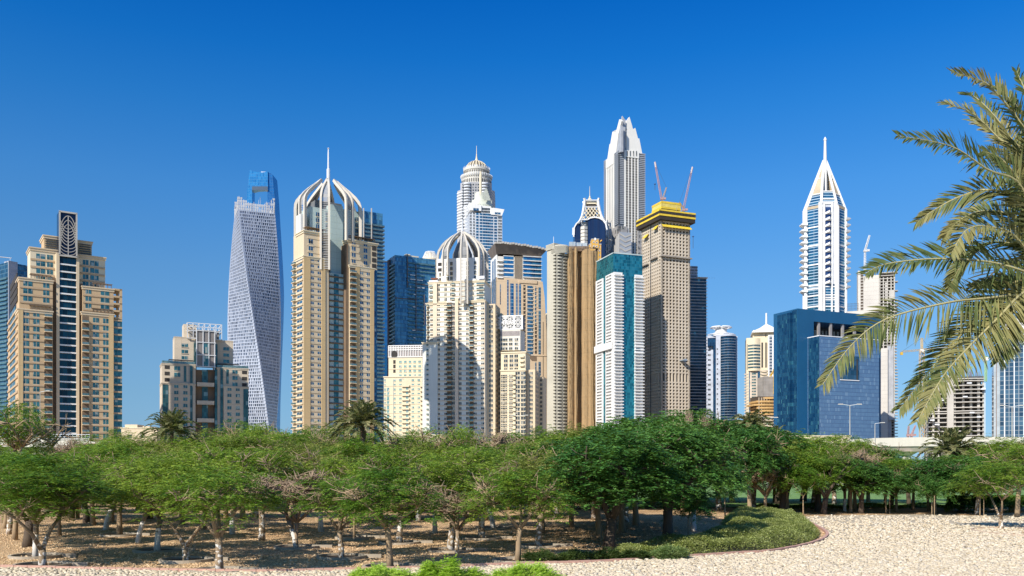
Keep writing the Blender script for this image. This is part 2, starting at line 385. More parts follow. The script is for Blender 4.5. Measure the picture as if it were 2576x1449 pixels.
    t.wgrid('window', [tealw, cream], 'R', usR(t, (537,), -6), W40, zt(537, 390, -6), zp, h, 4, off=-6); t.wgrid('window', [tealw, cream], 'R', usR(t, (487,), -6), W27, zt(537, 390, -6), zp, h, 4, off=-6)
    # side windows round the left corner, open loggias above as panels darkened for their shade
    v = t.L(72, 0)[0]; t.wgrid('window', [tealw, beige2], 'L', [v], t.Dp*.55, t.L(72, 672)[1], zp, h*1.1)
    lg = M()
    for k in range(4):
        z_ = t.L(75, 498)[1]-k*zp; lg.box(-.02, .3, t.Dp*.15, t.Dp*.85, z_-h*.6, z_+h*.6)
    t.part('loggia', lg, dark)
    # bands
    b = M(); t.bands(b, 'R', ll[0], t.R(252, 0)[0], zt(147, 694), zp, .9, .3); t.bands(b, 'R', t.R(505, 0)[0], lr[1], zt(545, 733), zp, .9, .3)
    t.bands(b, 'R', ul[0], ul[1], zt(158, 523), zp, .9, .3, off=-1, n=3); t.bands(b, 'R', ur[0], ur[1], zt(596, 577), zp, .9, .3, off=-1, n=3)
    t.bands(b, 'R', cl[0], cl[1], zt(231, 370, -6), zp, .9, .3, off=-6, n=3); t.bands(b, 'R', cr[0], cr[1], zt(537, 412, -6), zp, .9, .3, off=-6, n=3)
    t.bands(b, 'L', 2.5, t.Dp+3, t.L(72, 694)[1], zp, 1.0, .5)
    t.part('floor_moulding', b, beige3)
    pr_ = M(); t.fb(pr_, 'R', t.R(106, 0)[0], t.R(131, 0)[0], 0, ll[2], 0, .5); t.fb(pr_, 'R', t.R(618, 0)[0], t.R(645, 0)[0], 0, lr[2], 0, .5); t.part('pier', pr_, plain('yellow_sand_stone', (0.60, 0.43, 0.22), .8, .05, .05, joints=(20, 11, .15)))
    # balconies, the recess shade behind them painted on flat sheets
    for c0, c1, cy in ((252, 296, 672), (467, 505, 706)):
        d = M(); x0, x1 = t.R(c0, 0)[0], t.R(c1, 0)[0]; zz = zt(c0, cy-18); t.fb(d, 'R', x0, x1, 0, zz, -.05, .04); t.part('recess_shade_sheet', d, shade)
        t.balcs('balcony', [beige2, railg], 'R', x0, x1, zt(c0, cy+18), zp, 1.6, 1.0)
    # right corner glass bay and loggias
    g = M(); x0, x1, z_ = blk(t, g, 646, 694, 712, .8, 12); t.part('corner_bay', g, tealw)
    m = M(); t.bands(m, 'R', x0, x1, z_, zp, .8, .5, off=-.8); t.part('bay_moulding', m, beige3)
    fr = M(); x0, x1 = t.R(646, 0, -1)[0], t.R(695, 0, -1)[0]; zu = zt(690, 533)
    for k in range(5): fr.box(x0, x1, 1, 12, zu-k*zp-.9, zu-k*zp)
    fr.box(x1-1.2, x1, 1, 2.2, zu-4*zp, zu); fr.box(x1-1.2, x1, 10, 11.2, zu-4*zp, zu)
    t.part('loggia_frame', fr, beige)
    return t.done()
left_tower()

# ---- low beige block beside the twisted tower --------------------------------------------------
def low_block():
    t = T('apartment_block', 'low grey-beige stepped block with glazed steel frame on its roof beside the twisted tower', 'building', 408, 404.5, 625.7, 512, 25, 'beige apartment towers', (377.3, 779.8, .2343))
    stone = plain('taupe_stone', (0.62, 0.53, 0.41), .8, .05, .05, joints=(9, 5.4, .14)); zp = t.px(69); dimteal = glass('dim_teal_glass', (.02, .07, .08), (.05, .15, .16), 1.6, 2.4, .1, (.06, .09, .09), metal=.4, pale=(.2, .28, .28), palep=.1)
    w = M(); blk(t, w, 130, 490, 575, 1, 20); a = blk(t, w, 128, 488, 785, 0, 20); ul = blk(t, w, 262, 500, 288, 7, 20); urr = blk(t, w, 700, 893, 325, 7, 20)
    b = blk(t, w, 722, 1058, 622, 1, 20); c = blk(t, w, 790, 1058, 822, 0, 20); blk(t, w, 360, 500, 150, 10, 20)
    t.part('wall', w, stone)
    co = M(); z1 = t.R(130, 575, -1)[1]
    cornice(t, co, *[t.R(k, 0, -1)[0] for k in (130, 488)], 1, 18, z1, .8, .4); cornice(t, co, a[0], a[1], 0, 17, a[2], .8, .4); cornice(t, co, b[0], b[1], 1, 17, b[2], .8, .4); cornice(t, co, c[0], c[1], 0, 17, c[2], .8, .4); cornice(t, co, ul[0], ul[1], 7, 17, ul[2], .5, .2); cornice(t, co, urr[0], urr[1], 7, 17, urr[2], .5, .2)
    for k in (805, 1000, 1190): z_ = t.R(600, k, 0)[1]; co.box(t.R(505, 0)[0], t.R(690, 0)[0], -.3, 4, z_-.9, z_+1.4)
    t.part('cornice', co, stone)
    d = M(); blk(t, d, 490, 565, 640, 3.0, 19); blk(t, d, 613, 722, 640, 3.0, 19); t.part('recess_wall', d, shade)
    g = M(); blk(t, g, 560, 620, 640, 2.6, 18); blk(t, g, 470, 500, 345, 5.8, 9); blk(t, g, 698, 725, 365, 5.8, 9); t.part('glass_strip', g, dimteal)
    gb = M(); x0, x1, zt = blk(t, gb, 508, 700, 210, -1.2, 6, t.R(600, 605, 1.2)[1]); t.part('roof_panel_box', gb, plain('taupe_metal_panel', (.23, .21, .20), .5, .08, .1, joints=(5, 7.2, .2)))
    dk = M(); u0, u1 = t.R(572, 0, 1.2)[0], t.R(626, 0, 1.2)[0]
    for k0, k1 in ((355, 465), (495, 600)): dk.box(u0, u1, -1.35, -.9, t.R(600, k1, 1.2)[1], t.R(600, k0, 1.2)[1])
    t.part('glass_opening', dk, tealw)
    fr = M()
    for k in (500, 570, 632, 695): u = t.R(k, 0, 1.5)[0]; fr.box(u-.22, u+.22, -1.7, -1.2, t.R(600, 610, 1.5)[1], t.R(600, 205, 1.5)[1]+.4)
    for k in (225, 350, 485, 608): z_ = t.R(600, k, 1.5)[1]; fr.box(x0-.4, x1+.4, -1.8, -1.25, z_-.2, z_+.2)
    ux0, ux1 = t.R(402, 0, -6)[0], t.R(770, 0, -6)[0]; zt = t.R(402, 135, -6)[1]; zb = t.R(402, 300, -6)[1]
    for k in range(7):
        u = ux0+(ux1-ux0)*k/6
        for y in (6, 20): fr.box(u-.2, u+.2, y-.2, y+.2, zb, zt)
        fr.box(u-.15, u+.15, 6, 20, zt-.4, zt)
    for z_ in (zt, zt-2.2, (zt+zb)/2, zb):
        for y in (6, 20): fr.box(ux0-.2, ux1+.2, y-.2, y+.2, z_-.2, z_+.2)
        for u in (ux0, ux1): fr.box(u-.2, u+.2, 6, 20, z_-.2, z_+.2)
    t.part('steel_frame', fr, whitec)
    ig = M(); ig.box(ux0+1.2, ux1-1.2, 8, 18, zb, (zt+zb)/2+1); t.part('plant_room', ig, grey)
    W = [tealw, stone]; z = lambda c, cy, o=0: t.R(c, cy, o)[1]
    t.wgrid('window', W, 'R', usR(t, (282, 380)), t.px(42), z(282, 818), zp, t.px(36)); t.wgrid('window', W, 'R', usR(t, (853, 943)), t.px(42), z(853, 850), zp, t.px(36))
    t.wgrid('window', W, 'R', usR(t, (292,), -1), t.px(62), z(292, 625), zp, t.px(44), 2, off=-1); t.wgrid('window', W, 'R', usR(t, (913,), -1), t.px(55), z(913, 663), zp, t.px(40), 3, off=-1)
    t.wgrid('window', W, 'R', usR(t, (373,), -7), t.px(66), z(373, 362), zp, t.px(38), 3, off=-7); t.wgrid('window', W, 'R', usR(t, (818,), -7), t.px(62), z(818, 402), zp, t.px(36), 3, off=-7)
    s = M()
    for c0, y, ct, cb, o in ((378, 0, 600, 770, -1), (445, 0, 600, 1250, 0), (770, 0, 625, 1300, 0), (834, 0, 635, 790, -1), (710, 0, 640, 1290, 0)):
        u = t.R(c0, 0, 0)[0]; s.box(u-t.px(13), u+t.px(13), -.12 if o == 0 else .8, 2, z(c0, cb), z(c0, ct))
    t.part('glass_strip', s, dimteal)
    x0, x1 = t.R(136, 0)[0], t.R(195, 0)[0]; g2 = M(); g2.box(x0, x1, -.2, 1, 0, z(160, 795)); x0, x1 = t.R(1003, 0)[0], t.R(1054, 0)[0]; g2.box(x0, x1, -.2, 1, 0, z(1030, 850)); t.part('corner_bay', g2, dimteal)
    o_ = M()
    for k in range(3):
        for c0, c1, cy in ((157, 210, 612), (988, 1040, 668)):
            zz = z(c0, cy+k*68, -1); o_.box(t.R(c0, 0, -1)[0], t.R(c1, 0, -1)[0], .85, 1.3, zz-t.px(19), zz+t.px(19))
    t.part('loggia', o_, dark)
    rl = M(); rl.box(t.R(130, 0)[0], t.R(488, 0)[0], .9, 1.05, z1+.5, z1+1.8); rl.box(b[0], b[1], .9, 1.05, b[2]+.5, b[2]+1.8); t.part('railing', rl, railg)
    p = M()
    for c0, c1, zz in ((205, 470, z1), (730, 965, b[2])):
        u0, u1 = t.R(c0, 0)[0], t.R(c1, 0)[0]; p.box(u0, u1, 2, 6, zz+2.6, zz+2.9)
        for k in range(5): u = u0+(u1-u0)*k/4; p.box(u-.12, u+.12, 2, 2.3, zz, zz+2.6)
    t.part('pergola', p, dgrey)
    return t.done()
low_block()

# ---- twisted tower ---------------------------------------------------------------------------
def twisted():
    D = 1000; root = empty('twisted_tower', dp(640, HY, D)*1.0); root.location.z = 0
    tag(root, 'twisted silvery white tower of small windows with jagged open crown, beside the low grey-beige block', 'tower')
    Hh = HC+(HY-545)/F*D; nf = 82; fh = Hh/nf; s0 = 39.5
    def ang(z): # crop rows: y(z)
        py = HY-(z-HC)/D*F; c = (py-402.5)/.4683; th = 9.3+(c-350)*(75-9.3)/1050; return R_(th+16.2)
    frame = M(); core = M(); vs = []; CR = ((-.5, -.5), (.5, -.5), (.5, .5), (-.5, .5))
    for k in range(nf+1):
        z = k*fh; a = ang(z); sc = 1+.03*math.sin(min(1, k/nf)*math.pi)
        for x, y in CR: X, Y = x*s0*sc*.985, y*s0*sc*.985; vs.append((X*math.cos(a)-Y*math.sin(a), X*math.sin(a)+Y*math.cos(a), z))
    core.add(vs, [(k*4+i, k*4+(i+1)%4, k*4+4+(i+1)%4, k*4+4+i) for k in range(nf) for i in range(4)]+[(nf*4, nf*4+1, nf*4+2, nf*4+3)])
    o = mkobj('window_glass', core, glass('slate_tower_glass', (.02, .04, .08), (.09, .14, .22), 1.6, fh, .1, (.1, .12, .15), metal=.5), root)
    for k in range(14, nf+1):
        z = k*fh; a = ang(z); sc = 1+.03*math.sin(min(1, k/nf)*math.pi); h = s0*sc/2
        def rot(x, y): return (x*math.cos(a)-y*math.sin(a), x*math.sin(a)+y*math.cos(a))
        # slab ring
        for (x0, y0), (x1, y1) in (((-h, -h), (h, -h)), ((-h, h), (-h, -h)), ((h, -h), (h, h))):
            dx, dy = x1-x0, y1-y0; L_ = math.hypot(dx, dy); ux, uy = dx/L_, dy/L_; nx, ny = uy, -ux
            q = [rot(x0+nx*.35, y0+ny*.35), rot(x1+nx*.35, y1+ny*.35), rot(x1-nx*.8, y1-ny*.8), rot(x0-nx*.8, y0-ny*.8)]
            frame.prism(q, z-.55, z+.35)
            if k < nf:
                n = 19; off = (k % 3)*.22
                for i in range(n+1):
                    if i == 0: s_, wd = 0, 1.4
                    elif i == n: s_, wd = L_-1.4, 1.4
                    else: s_, wd = L_*i/n+off+random.uniform(-.2, .2)-.5, random.choice((.7, .85, 1.2))
                    x, y = x0+ux*s_, y0+uy*s_
                    q = [rot(x+nx*.2, y+ny*.2), rot(x+ux*wd+nx*.2, y+uy*wd+ny*.2), rot(x+ux*wd-nx*.6, y+uy*wd-ny*.6), rot(x-nx*.6, y-ny*.6)]
                    frame.prism(q, z+.35, z+fh-.55)
    mkobj('facade_frame', frame, plain('silver_white_panel', (.50, .53, .60), .4, .05, .05, metal=.3), root)
    # open crown: screen walls rising to the corners
    cr = M(); a = ang(Hh); h = s0/2
    hs_ = {0: lambda s: 6+12*abs(s-.5)**1.4*2.2, 1: lambda s: 5+14*abs(s-.5)**1.4*2, 2: lambda s: 6+15*abs(s-.5)**1.5*2.4, 3: lambda s: 5+12*abs(s-.45)**1.4*2}
    P4 = [(-h, -h), (h, -h), (h, h), (-h, h)]
    for i in range(4):
        (x0, y0), (x1, y1) = P4[i], P4[(i+1) % 4]; L_ = s0; ux, uy = (x1-x0)/L_, (y1-y0)/L_; nx, ny = uy, -ux
        for k in range(16):
            s_ = (k+.5)/16; hh = hs_[i](s_)*random.uniform(.88, 1.06)
            for lev in range(int(hh/2.9)+1):
                if random.random() < .16 and lev > 0: continue
                w_ = L_/16*random.choice((.55, .7, .9)); x, y = x0+ux*(s_*L_-w_/2), y0+uy*(s_*L_-w_/2)
                q = [(x+nx*.3, y+ny*.3), (x+ux*w_+nx*.3, y+uy*w_+ny*.3), (x+ux*w_-nx*.1, y+uy*w_-ny*.1), (x-nx*.1, y-ny*.1)]
                cr.prism([(p[0]*math.cos(a)-p[1]*math.sin(a), p[0]*math.sin(a)+p[1]*math.cos(a)) for p in q], Hh+lev*2.9+.5, Hh+lev*2.9+2.7)
            x, y = x0+ux*s_*L_, y0+uy*s_*L_; X, Y = x*math.cos(a)-y*math.sin(a), x*math.sin(a)+y*math.cos(a); cr.box(X-.2, X+.2, Y-.2, Y+.2, Hh, Hh+hh+1.5)
        for lev in range(3):
            x, y = x1, y1
            A = (x0*math.cos(a)-y0*math.sin(a), x0*math.sin(a)+y0*math.cos(a)); B = (x1*math.cos(a)-y1*math.sin(a), x1*math.sin(a)+y1*math.cos(a))
            cr.tube([(*A, Hh+2.9*lev+2.8), (*B, Hh+2.9*lev+2.8)], .25, 4)
    X, Y = [P4[0][0]*math.cos(a)-P4[0][1]*math.sin(a), P4[0][0]*math.sin(a)+P4[0][1]*math.cos(a)]
    mkobj('crown_screen', cr, plain('silver_grey_screen', (.55, .55, .56), .5, .08, .1), root)
    ms = M()
    for k in range(7): x = -14+k*4.5; ms.tube([(x, random.uniform(-8, 8), Hh), (x, random.uniform(-8, 8), Hh+random.uniform(13, 21))], .2, 4)
    ms.tube([(-14, 0, Hh+13), (14, 2, Hh+13)], .25, 4); mkobj('roof_mast', ms, whitec, root)
twisted()

# ---- blue tower with an opening behind the twisted one ------------------------------------------
def keyhole():
    D = 1250; X0 = (662-CX)/F*D; root = empty('glass_tower', (X0, D, 0)); tag(root, 'bright blue glass tower with square opening near its curved top, behind the twisted tower', 'tower')
    q = lambda cx, cy: (((553.4+cx*.4683)-CX)/F*D-X0, HC+(HY-(402.5+cy*.4683))/F*D)
    g1 = glass('azure_tower_glass', (.03, .22, .44), (.06, .34, .58), 2.2, 4, .15, (.05, .2, .36), metal=.6)
    g2 = glass('azure_side_glass', (.02, .13, .32), (.03, .2, .44), 2.2, 4, .15, (.03, .12, .24), metal=.5)
    def rim(pts, y0, y1, nm, mt): mkobj(nm, M().slab([q(*p) for p in pts], y0, y1), mt, root)
    rim([(143, 1500), (143, 260), (150, 200), (158, 120), (166, 58), (178, 66), (178, 1500)], -5, 8, 'left_shaft', g1)
    rim([(178, 66), (205, 72), (235, 72), (262, 68), (264, 168), (240, 160), (200, 162), (178, 168)], -5, 8, 'crown', g1)
    rim([(258, 168), (264, 168), (262, 68), (285, 82), (290, 140), (296, 210), (303, 330), (312, 470), (320, 620), (323, 720), (320, 850), (314, 1000), (308, 1150), (303, 1300), (300, 1500), (258, 1500)], -3, 22, 'right_shaft', g2)
    rim([(178, 240), (258, 240), (258, 1500), (178, 1500)], -4, 10, 'body', g1)
    b = M(); x0, z0 = q(178, 168); x1, z1 = q(262, 148); b.box(x0, x1, -5.4, -4.8, z0, z1); mkobj('roof_band', b, plain('dark_blue_band', (.02, .06, .12), .4), root)
    c = M(); x0, z0 = q(222, 70); c.box(x0, x0+8, -2, 3, z0-2, z0+1.2); mkobj('roof_cradle', c, white, root)
keyhole()

# ---- petals of a crown --------------------------------------------------------------------------
def crown(t, cpx, y, Rm, zs, zt, zlow, base_ang, matr, n=8, half=2.3, thick=1.1, rtip=3.0, low_front=None, stop=(), prof=None):
    """bulbous crown of n leaf-shaped petals, each two ribs that meet in a point, with louvres between them"""
    u = t.R(0, 0, -y)[0]
    px, s = cpx, t.crop; tt = (px-CX)/F; ox, oy = t.x0+t.l[0]*y, t.D+t.l[1]*y; u = (tt*oy-ox)/(t.r[0]-tt*t.r[1])
    prof = prof or [(1, 0), (.99, .15), (.95, .27), (.84, .43), (.66, .62), (.45, .81), (.26, 1)]
    for i in range(n):
        a = R_(base_ang)-t.a+2*math.pi*i/n; dx, dy = math.cos(a), math.sin(a); sx, sy = -dy, dx
        zl = low_front if (i == 0 and low_front is not None) else zlow
        m = M()
        for sg in (-1, 1):
            pts = [(u+dx*Rm+sx*half*sg, y+dy*Rm+sy*half*sg, zl)]
            for r, h in prof:
                hw = half*sg*(1-h**2.2); pts.append((u+dx*Rm*r+sx*hw, y+dy*Rm*r+sy*hw, zs+(zt-zs)*h))
            m.strip(pts, (sx, sy, 0), thick, 1.6)
        o = t.part('crown_petal', m, matr)
        lv = M(); z = zl+1.0; rows = []
        while z < zs: rows.append((Rm-.2, half, z)); z += .95
        for j in range(len(prof)-2):
            for q in range(6):
                f_ = q/6; r = prof[j][0]*(1-f_)+prof[j+1][0]*f_; h = prof[j][1]*(1-f_)+prof[j+1][1]*f_
                rows.append((Rm*r-.2, half*(1-h**2.2), zs+(zt-zs)*h))
        for r, hw, z in rows:
            lv.add([(u+dx*r+sx*hw, y+dy*r+sy*hw, z), (u+dx*r-sx*hw, y+dy*r-sy*hw, z), (u+dx*(r-1)-sx*hw, y+dy*(r-1)-sy*hw, z+.25), (u+dx*(r-1)+sx*hw, y+dy*(r-1)+sy*hw, z+.25),
                    (u+dx*r+sx*hw, y+dy*r+sy*hw, z-.3), (u+dx*r-sx*hw, y+dy*r-sy*hw, z-.3)], [(0, 1, 2, 3), (0, 4, 5, 1)])
        mkobj('louvre', lv, louv, o)
    return u

def crown_tower_a():
    t = T('crowned_tower', 'tall sandy tower with bulbous ribbed crown and tall mast, right of the twisted tower', 'tower', 764, 738.5, 949, 490, 36, 'beige apartment towers', (717, 603.7, .3472))
    zp = t.px(45); z = lambda c, cy, o=0: t.R(c, cy, o)[1]
    w = M(); ll = blk(t, w, 135, 316, 118, 0, 16); ul = blk(t, w, 137, 313, -65, 1.2, 16); ur = blk(t, w, 455, 667, -2, 1.2, 16); lr = blk(t, w, 468, 646, 186, 0, 16)
    w.box(0.2, 8, 0.5, t.Dp, 0, ll[2]-.6); t.part('wall', w, beige2)
    pi = M()
    for c0, c1, zt, zz in ((135, 158, ll[2], 0), (158, 182, ll[2], 0), (262, 290, ll[2], 0), (512, 540, lr[2], 0), (615, 643, lr[2], 0)): pi.box(t.R(c0, 0)[0], t.R(c1, 0)[0], -.45, 1, 0, zt)
    t.part('pier', pi, plain('yellow_sand_stone', (0.60, 0.43, 0.22)))
    ctr = M(); x0, x1, zc = blk(t, ctr, 316, 447, 236, 4.0, 16); t.part('centre_wall', ctr, aqua)
    gs = M(); gs.box(t.R(355, 0, -4)[0], t.R(387, 0, -4)[0], 3.7, 5, 0, zc-.5); t.part('glass_strip', gs, tealw)
    b = M(); t.bands(b, 'R', x0, x1, zc-2, zp, .8, .6, off=-4); t.part('floor_moulding', b, shade)
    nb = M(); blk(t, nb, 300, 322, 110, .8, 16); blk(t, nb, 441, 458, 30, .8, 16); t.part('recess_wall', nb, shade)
    b = M(); t.bands(b, 'R', t.R(182, 0)[0], t.R(262, 0)[0], z(220, 165), zp, 1.2, .25); t.bands(b, 'R', t.R(540, 0)[0], t.R(615, 0)[0], z(575, 222), zp, 1.2, .25)
    t.bands(b, 'R', t.R(160, 0, -1.2)[0], ul[1], z(200, -18), zp*1.15, 1.0, .2, off=-1.2, n=3); t.bands(b, 'R', t.R(475, 0, -1.2)[0], t.R(620, 0)[0], z(540, 42), zp*1.1, 1.0, .2, off=-1.2, n=3)
    t.bands(b, 'L', .5, t.Dp, t.L(100, 165)[1], zp, 1.1, .6); t.part('floor_moulding', b, beige2)
    co = M(); cornice(t, co, ll[0], ll[1], 0, 12, ll[2], 1, .6); cornice(t, co, ul[0], ul[1], 1.2, 12, ul[2], 1, .8); cornice(t, co, ur[0], ur[1], 1.2, 12, ur[2], 1, .8); cornice(t, co, lr[0], lr[1], 0, 12, lr[2], 1, .6); t.part('cornice', co, cream)
    W = [bluew, cream]
    t.wgrid('window', W, 'R', usR(t, (195, 248)), t.px(26), z(195, 146), zp, t.px(21)); t.wgrid('window', W, 'R', usR(t, (553, 603)), t.px(26), z(553, 197), zp, t.px(21))
    t.wgrid('window', W, 'R', usR(t, (186, 279), -1.2), t.px(30), z(186, 20), zp*1.15, t.px(36), 1, off=-1.2)
    for k in range(3): t.wgrid('window', W, 'R', usR(t, (186, 279), -1.2), t.px(31), z(186, 60, -1.2)-(k-1)*-zp*1.1, zp, t.px(34), 1, off=-1.2)
    for k in range(4): t.wgrid('window', W, 'R', usR(t, (497, 583), -1.2), t.px(29), z(497, 20, -1.2)-k*zp*1.02, zp, t.px(32), 1, off=-1.2)
    v0, v1 = t.L(126, 0)[0], t.L(88, 0)[0]; t.wgrid('window', W, 'L', [(v0+v1)/2], abs(v1-v0), t.L(105, 148)[1], zp, t.px(30))
    t.balcs('balcony', [beige2, railg], 'L', t.L(86, 0)[0], t.Dp, t.L(70, 180)[1], zp, 1.6)
    d = M(); d.box(t.R(470, 0)[0], t.R(511, 0)[0], -.04, .3, 0, z(490, 190)); t.part('recess_shade_sheet', d, shade); t.balcs('balcony', [cream, railg], 'R', t.R(470, 0)[0], t.R(511, 0)[0], z(490, 236), zp*.97, 1.8)  # flat sheet behind the balconies, recess shade in its colour
    # corner loggias of the upper blocks, their shade put into dark panels
    lg = M()
    for k in range(4):
        zz = t.L(105, 10)[1]-k*zp*1.05; lg.box(-.1+1, 1.4, t.Dp*.2, t.Dp*.85, zz-1.1, zz+1.4); zz = z(645, 62, -1.2)-k*zp; lg.box(t.R(630, 0, -1.2)[0], t.R(660, 0, -1.2)[0], 1.0, 1.5, zz-1.1, zz+1.3)
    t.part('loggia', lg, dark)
    g = M(); blk(t, g, 646, 668, 215, .6, 14); t.part('corner_bay', g, bluew)
    p = M()
    for a_, yy in ((ul, 1.2), (ur, 1.2)):
        for k in range(8): u = a_[0]+2+(a_[1]-a_[0]-3)*k/7; p.box(u-.13, u+.13, yy+1, yy+1.3, a_[2], a_[2]+2.8)
        p.box(a_[0]+1.5, a_[1]-1, yy+.6, yy+5, a_[2]+2.8, a_[2]+3.1)
    t.part('pergola', p, shade)
    # pale core under the crown
    c = M(); c1 = blk(t, c, 181, 330, -245, 9, 24); c2 = blk(t, c, 330, 420, -260, 7, 24); c3 = blk(t, c, 421, 556, -225, 9, 26); _c = M(); blk(t, _c, 112, 160, -190, 10, 16, z(150, -70)); t.part('core_wall', _c, white); t.part('core_wall', c, aqua)
    for (c0, cy, o) in ((236, -185, -9), (305, -190, -9), (440, -150, -9), (520, -150, -9)):
        t.wgrid('window', W, 'R', usR(t, (c0,), o), t.px(25), z(c0, cy, o), zp, t.px(30), 4, off=o)
    zpy = lambda p: HC+(HY-p)/F*(t.D+18)
    u = crown(t, 826, 15, 18.5, zpy(522), zpy(448), zpy(612), -84, ribm, low_front=zpy(690))
    sp = M(); sp.lathe(u, 15, [(1.0, zpy(470)), (1.0, zpy(416)), (.55, zpy(414)), (.4, zpy(375)), (.2, zpy(362))], 10); sp.lathe(u, 15, [(.2, zpy(364)), (.7, zpy(363)), (.2, zpy(361))], 8); t.part('spire', sp, whitec)
    bk = M(); bk.box(u-8, u+8, 14, 26, 0, zpy(500)); t.part('core_wall', bk, plain('crown_inner_shade', (.16, .17, .18)))  # dark block, the crown's inner shade put into its colour
    return t.done()
crown_tower_a()

def crown_tower_b():
    t = T('crowned_tower', 'shorter cream tower with open ribbed crown and a rounded shadow across its front', 'tower', 1219.8, 1072, 1252, 600, 80, 'beige apartment towers', (1031.4, 628.9, .17364))
    zp = t.px(72.3); z = lambda c, cy, o=0: t.L(c, cy, o)[1]
    w = M(); a = blkL(t, w, 1085, 715, 742, 0, 26); b = blkL(t, w, 530, 236, 778, 0, 26); c = blkL(t, w, 1078, 270, 462, 1.2, 24); blkL(t, w, 715, 530, 740, .6, 26); d = blkL(t, w, 400, 180, 1345, -1.0, 24)
    t.part('wall', w, plain('pale_celadon_panel', (.70, .71, .64), .7, .04, .05))
    core = M(); e = blkL(t, core, 1002, 390, 118, 4, 24); t.part('core_wall', core, white)
    pil = M(); v0, v1 = t.L(698, 0, .6)[0], t.L(650, 0, .6)[0]; pil.box(-.6, 2, v0, v1, 0, z(670, 700)); v0, v1 = t.L(392, 0)[0], t.L(333, 0)[0]; pil.box(-.35, 1, v0, v1, 0, z(350, 480)); v0, v1 = t.L(1085, 0)[0], t.L(1078, 0)[0]; pil.box(-.35, 1, v0, v1, 0, a[2]); t.part('pier', pil, plain('peach_render', (.72, .59, .44), .8, .04, .05))
    co = M()
    for (v0, v1, zz), x in ((a, 0), (b, 0), (c, 1.2), (d, -1)): co.box(x-.7, 20, min(v0, v1)-.6, max(v0, v1)+.6, zz, zz+.5); co.box(x-.35, 20, min(v0, v1)-.3, max(v0, v1)+.3, zz-1, zz)
    for kk in range(2): pass
    t.part('cornice', co, cream)
    b_ = M(); v0 = t.L(1085, 0)[0]; v1 = t.L(240, 0)[0]; t.bands(b_, 'L', v0, v1, z(700, 812), zp, .7, .32); t.bands(b_, 'L', c[0], c[1], z(700, 525, -1.2), zp, .7, .3, off=-1.2, n=4); t.part('floor_moulding', b_, plain('peach_render', (.72, .59, .44)))
    WD, WA = [aquaw, cream], [aquaw, cream]
    t.wgrid('window', [darkw, cream], 'L', usL(t, (312, 414, 516)), t.px(38), z(312, 810), zp, t.px(46)); t.wgrid('window', WA, 'L', usL(t, (627,)), t.px(48), z(627, 790), zp, t.px(48))
    t.wgrid('window', WA, 'L', usL(t, (728, 832)), t.px(38), z(728, 790), zp, t.px(46)); t.wgrid('window', WA, 'L', usL(t, (945, 1053)), t.px(48), z(945, 790), zp, t.px(46))
    t.wgrid('window', WA, 'L', usL(t, (415, 516, 600, 728, 832, 912), -1.2), t.px(36), z(415, 508, -1.2), zp, t.px(46), 4, off=-1.2)
    t.wgrid('window', WA, 'L', usL(t, (545, 600, 832, 945), -4), t.px(38), z(545, 200, -4), zp, t.px(50), 4, off=-4); t.wgrid('window', WA, 'L', usL(t, (435,), -4), t.px(32), z(545, 350, -4), zp, t.px(46), 2, off=-4)
    lg = M()
    for cy in (205, 285): zz = z(430, cy, -4); lg.box(3.9, 4.5, t.L(458, 0, -4)[0], t.L(405, 0, -4)[0], zz-1.3, zz+1)
    for k in range(4): zz = z(1030, 490, -1.2)-k*zp; lg.box(1.1, 1.6, t.L(1062, 0, -1.2)[0], t.L(1002, 0, -1.2)[0], zz-.6, zz+1.5)
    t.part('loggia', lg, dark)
    for c0, c1, cy, o in ((603, 540, 800, 0), (922, 860, 800, 0), (275, 245, 800, 0)):
        v0, v1 = t.L(c0, 0)[0], t.L(c1, 0)[0]; dd = M(); dd.box(-.05, .3, v0, v1, 0, z(c0, cy-40)); t.part('recess_shade_sheet', dd, shade); t.balcs('balcony', [cream, railg], 'L', v0, v1, z(c0, cy+18), zp, 1.5)  # recess shade painted as a brown sheet on the wall
    t.balcs('balcony', [cream, railg], 'L', t.L(650, 0, -1.2)[0], t.L(605, 0, -1.2)[0], z(620, 505, -1.2), zp, 1.4, off=-1.2, n=4); t.balcs('balcony', [cream, railg], 'L', t.L(330, 0, -1.2)[0], t.L(282, 0, -1.2)[0], z(300, 540, -1.2), zp, 1.2, off=-1.2, n=4); t.balcs('balcony', [cream, railg], 'L', t.L(1078, 0, -1.2)[0], t.L(965, 0, -1.2)[0], z(1020, 490, -1.2)-.4, zp, 1.1, off=-1.2, n=4)
    # shaded side wings on the right
    sw = M(); sx = t.W; sw.box(6, 24, -6, 2, 0, z(1085, 760)); sw.box(16, 34, -8.5, 0, 0, z(1085, 860)); t.part('side_wing', sw, beige2)
    u_ = [8+k*3.2 for k in range(5)]; t.wgrid('window', WA, 'R', u_, 1.6, z(1085, 800), zp, 1.9, off=6); t.wgrid('window', WD, 'R', [19+k*3.2 for k in range(5)], 1.6, z(1085, 900), zp, 1.9, off=8.5)
    t.wgrid('window', WA, 'L', [-3], 2.6, z(1085, 800), zp, 2.0, off=-6); t.wgrid('window', WD, 'L', [-7.2], 1.6, z(1085, 900), zp, 2.0, off=-16)
    rp = M(); v0, v1 = t.L(398, 0, -2)[0], t.L(300, 0, -2)[0]; zz = z(350, 405, -2); rp.box(2, 8, v0, v1, zz-.4, zz); t.part('roof_canopy', rp, plain('red_brown_tile', (.34, .12, .07), .8))
    rl = M(); zz = c[2]; rl.box(1.0, 1.1, *[t.L(k, 0, -1)[0] for k in (950, 700)], zz+.5, zz+1.7); rl.box(1.0, 1.1, *[t.L(k, 0, -1)[0] for k in (400, 275)], zz+.5, zz+1.7)
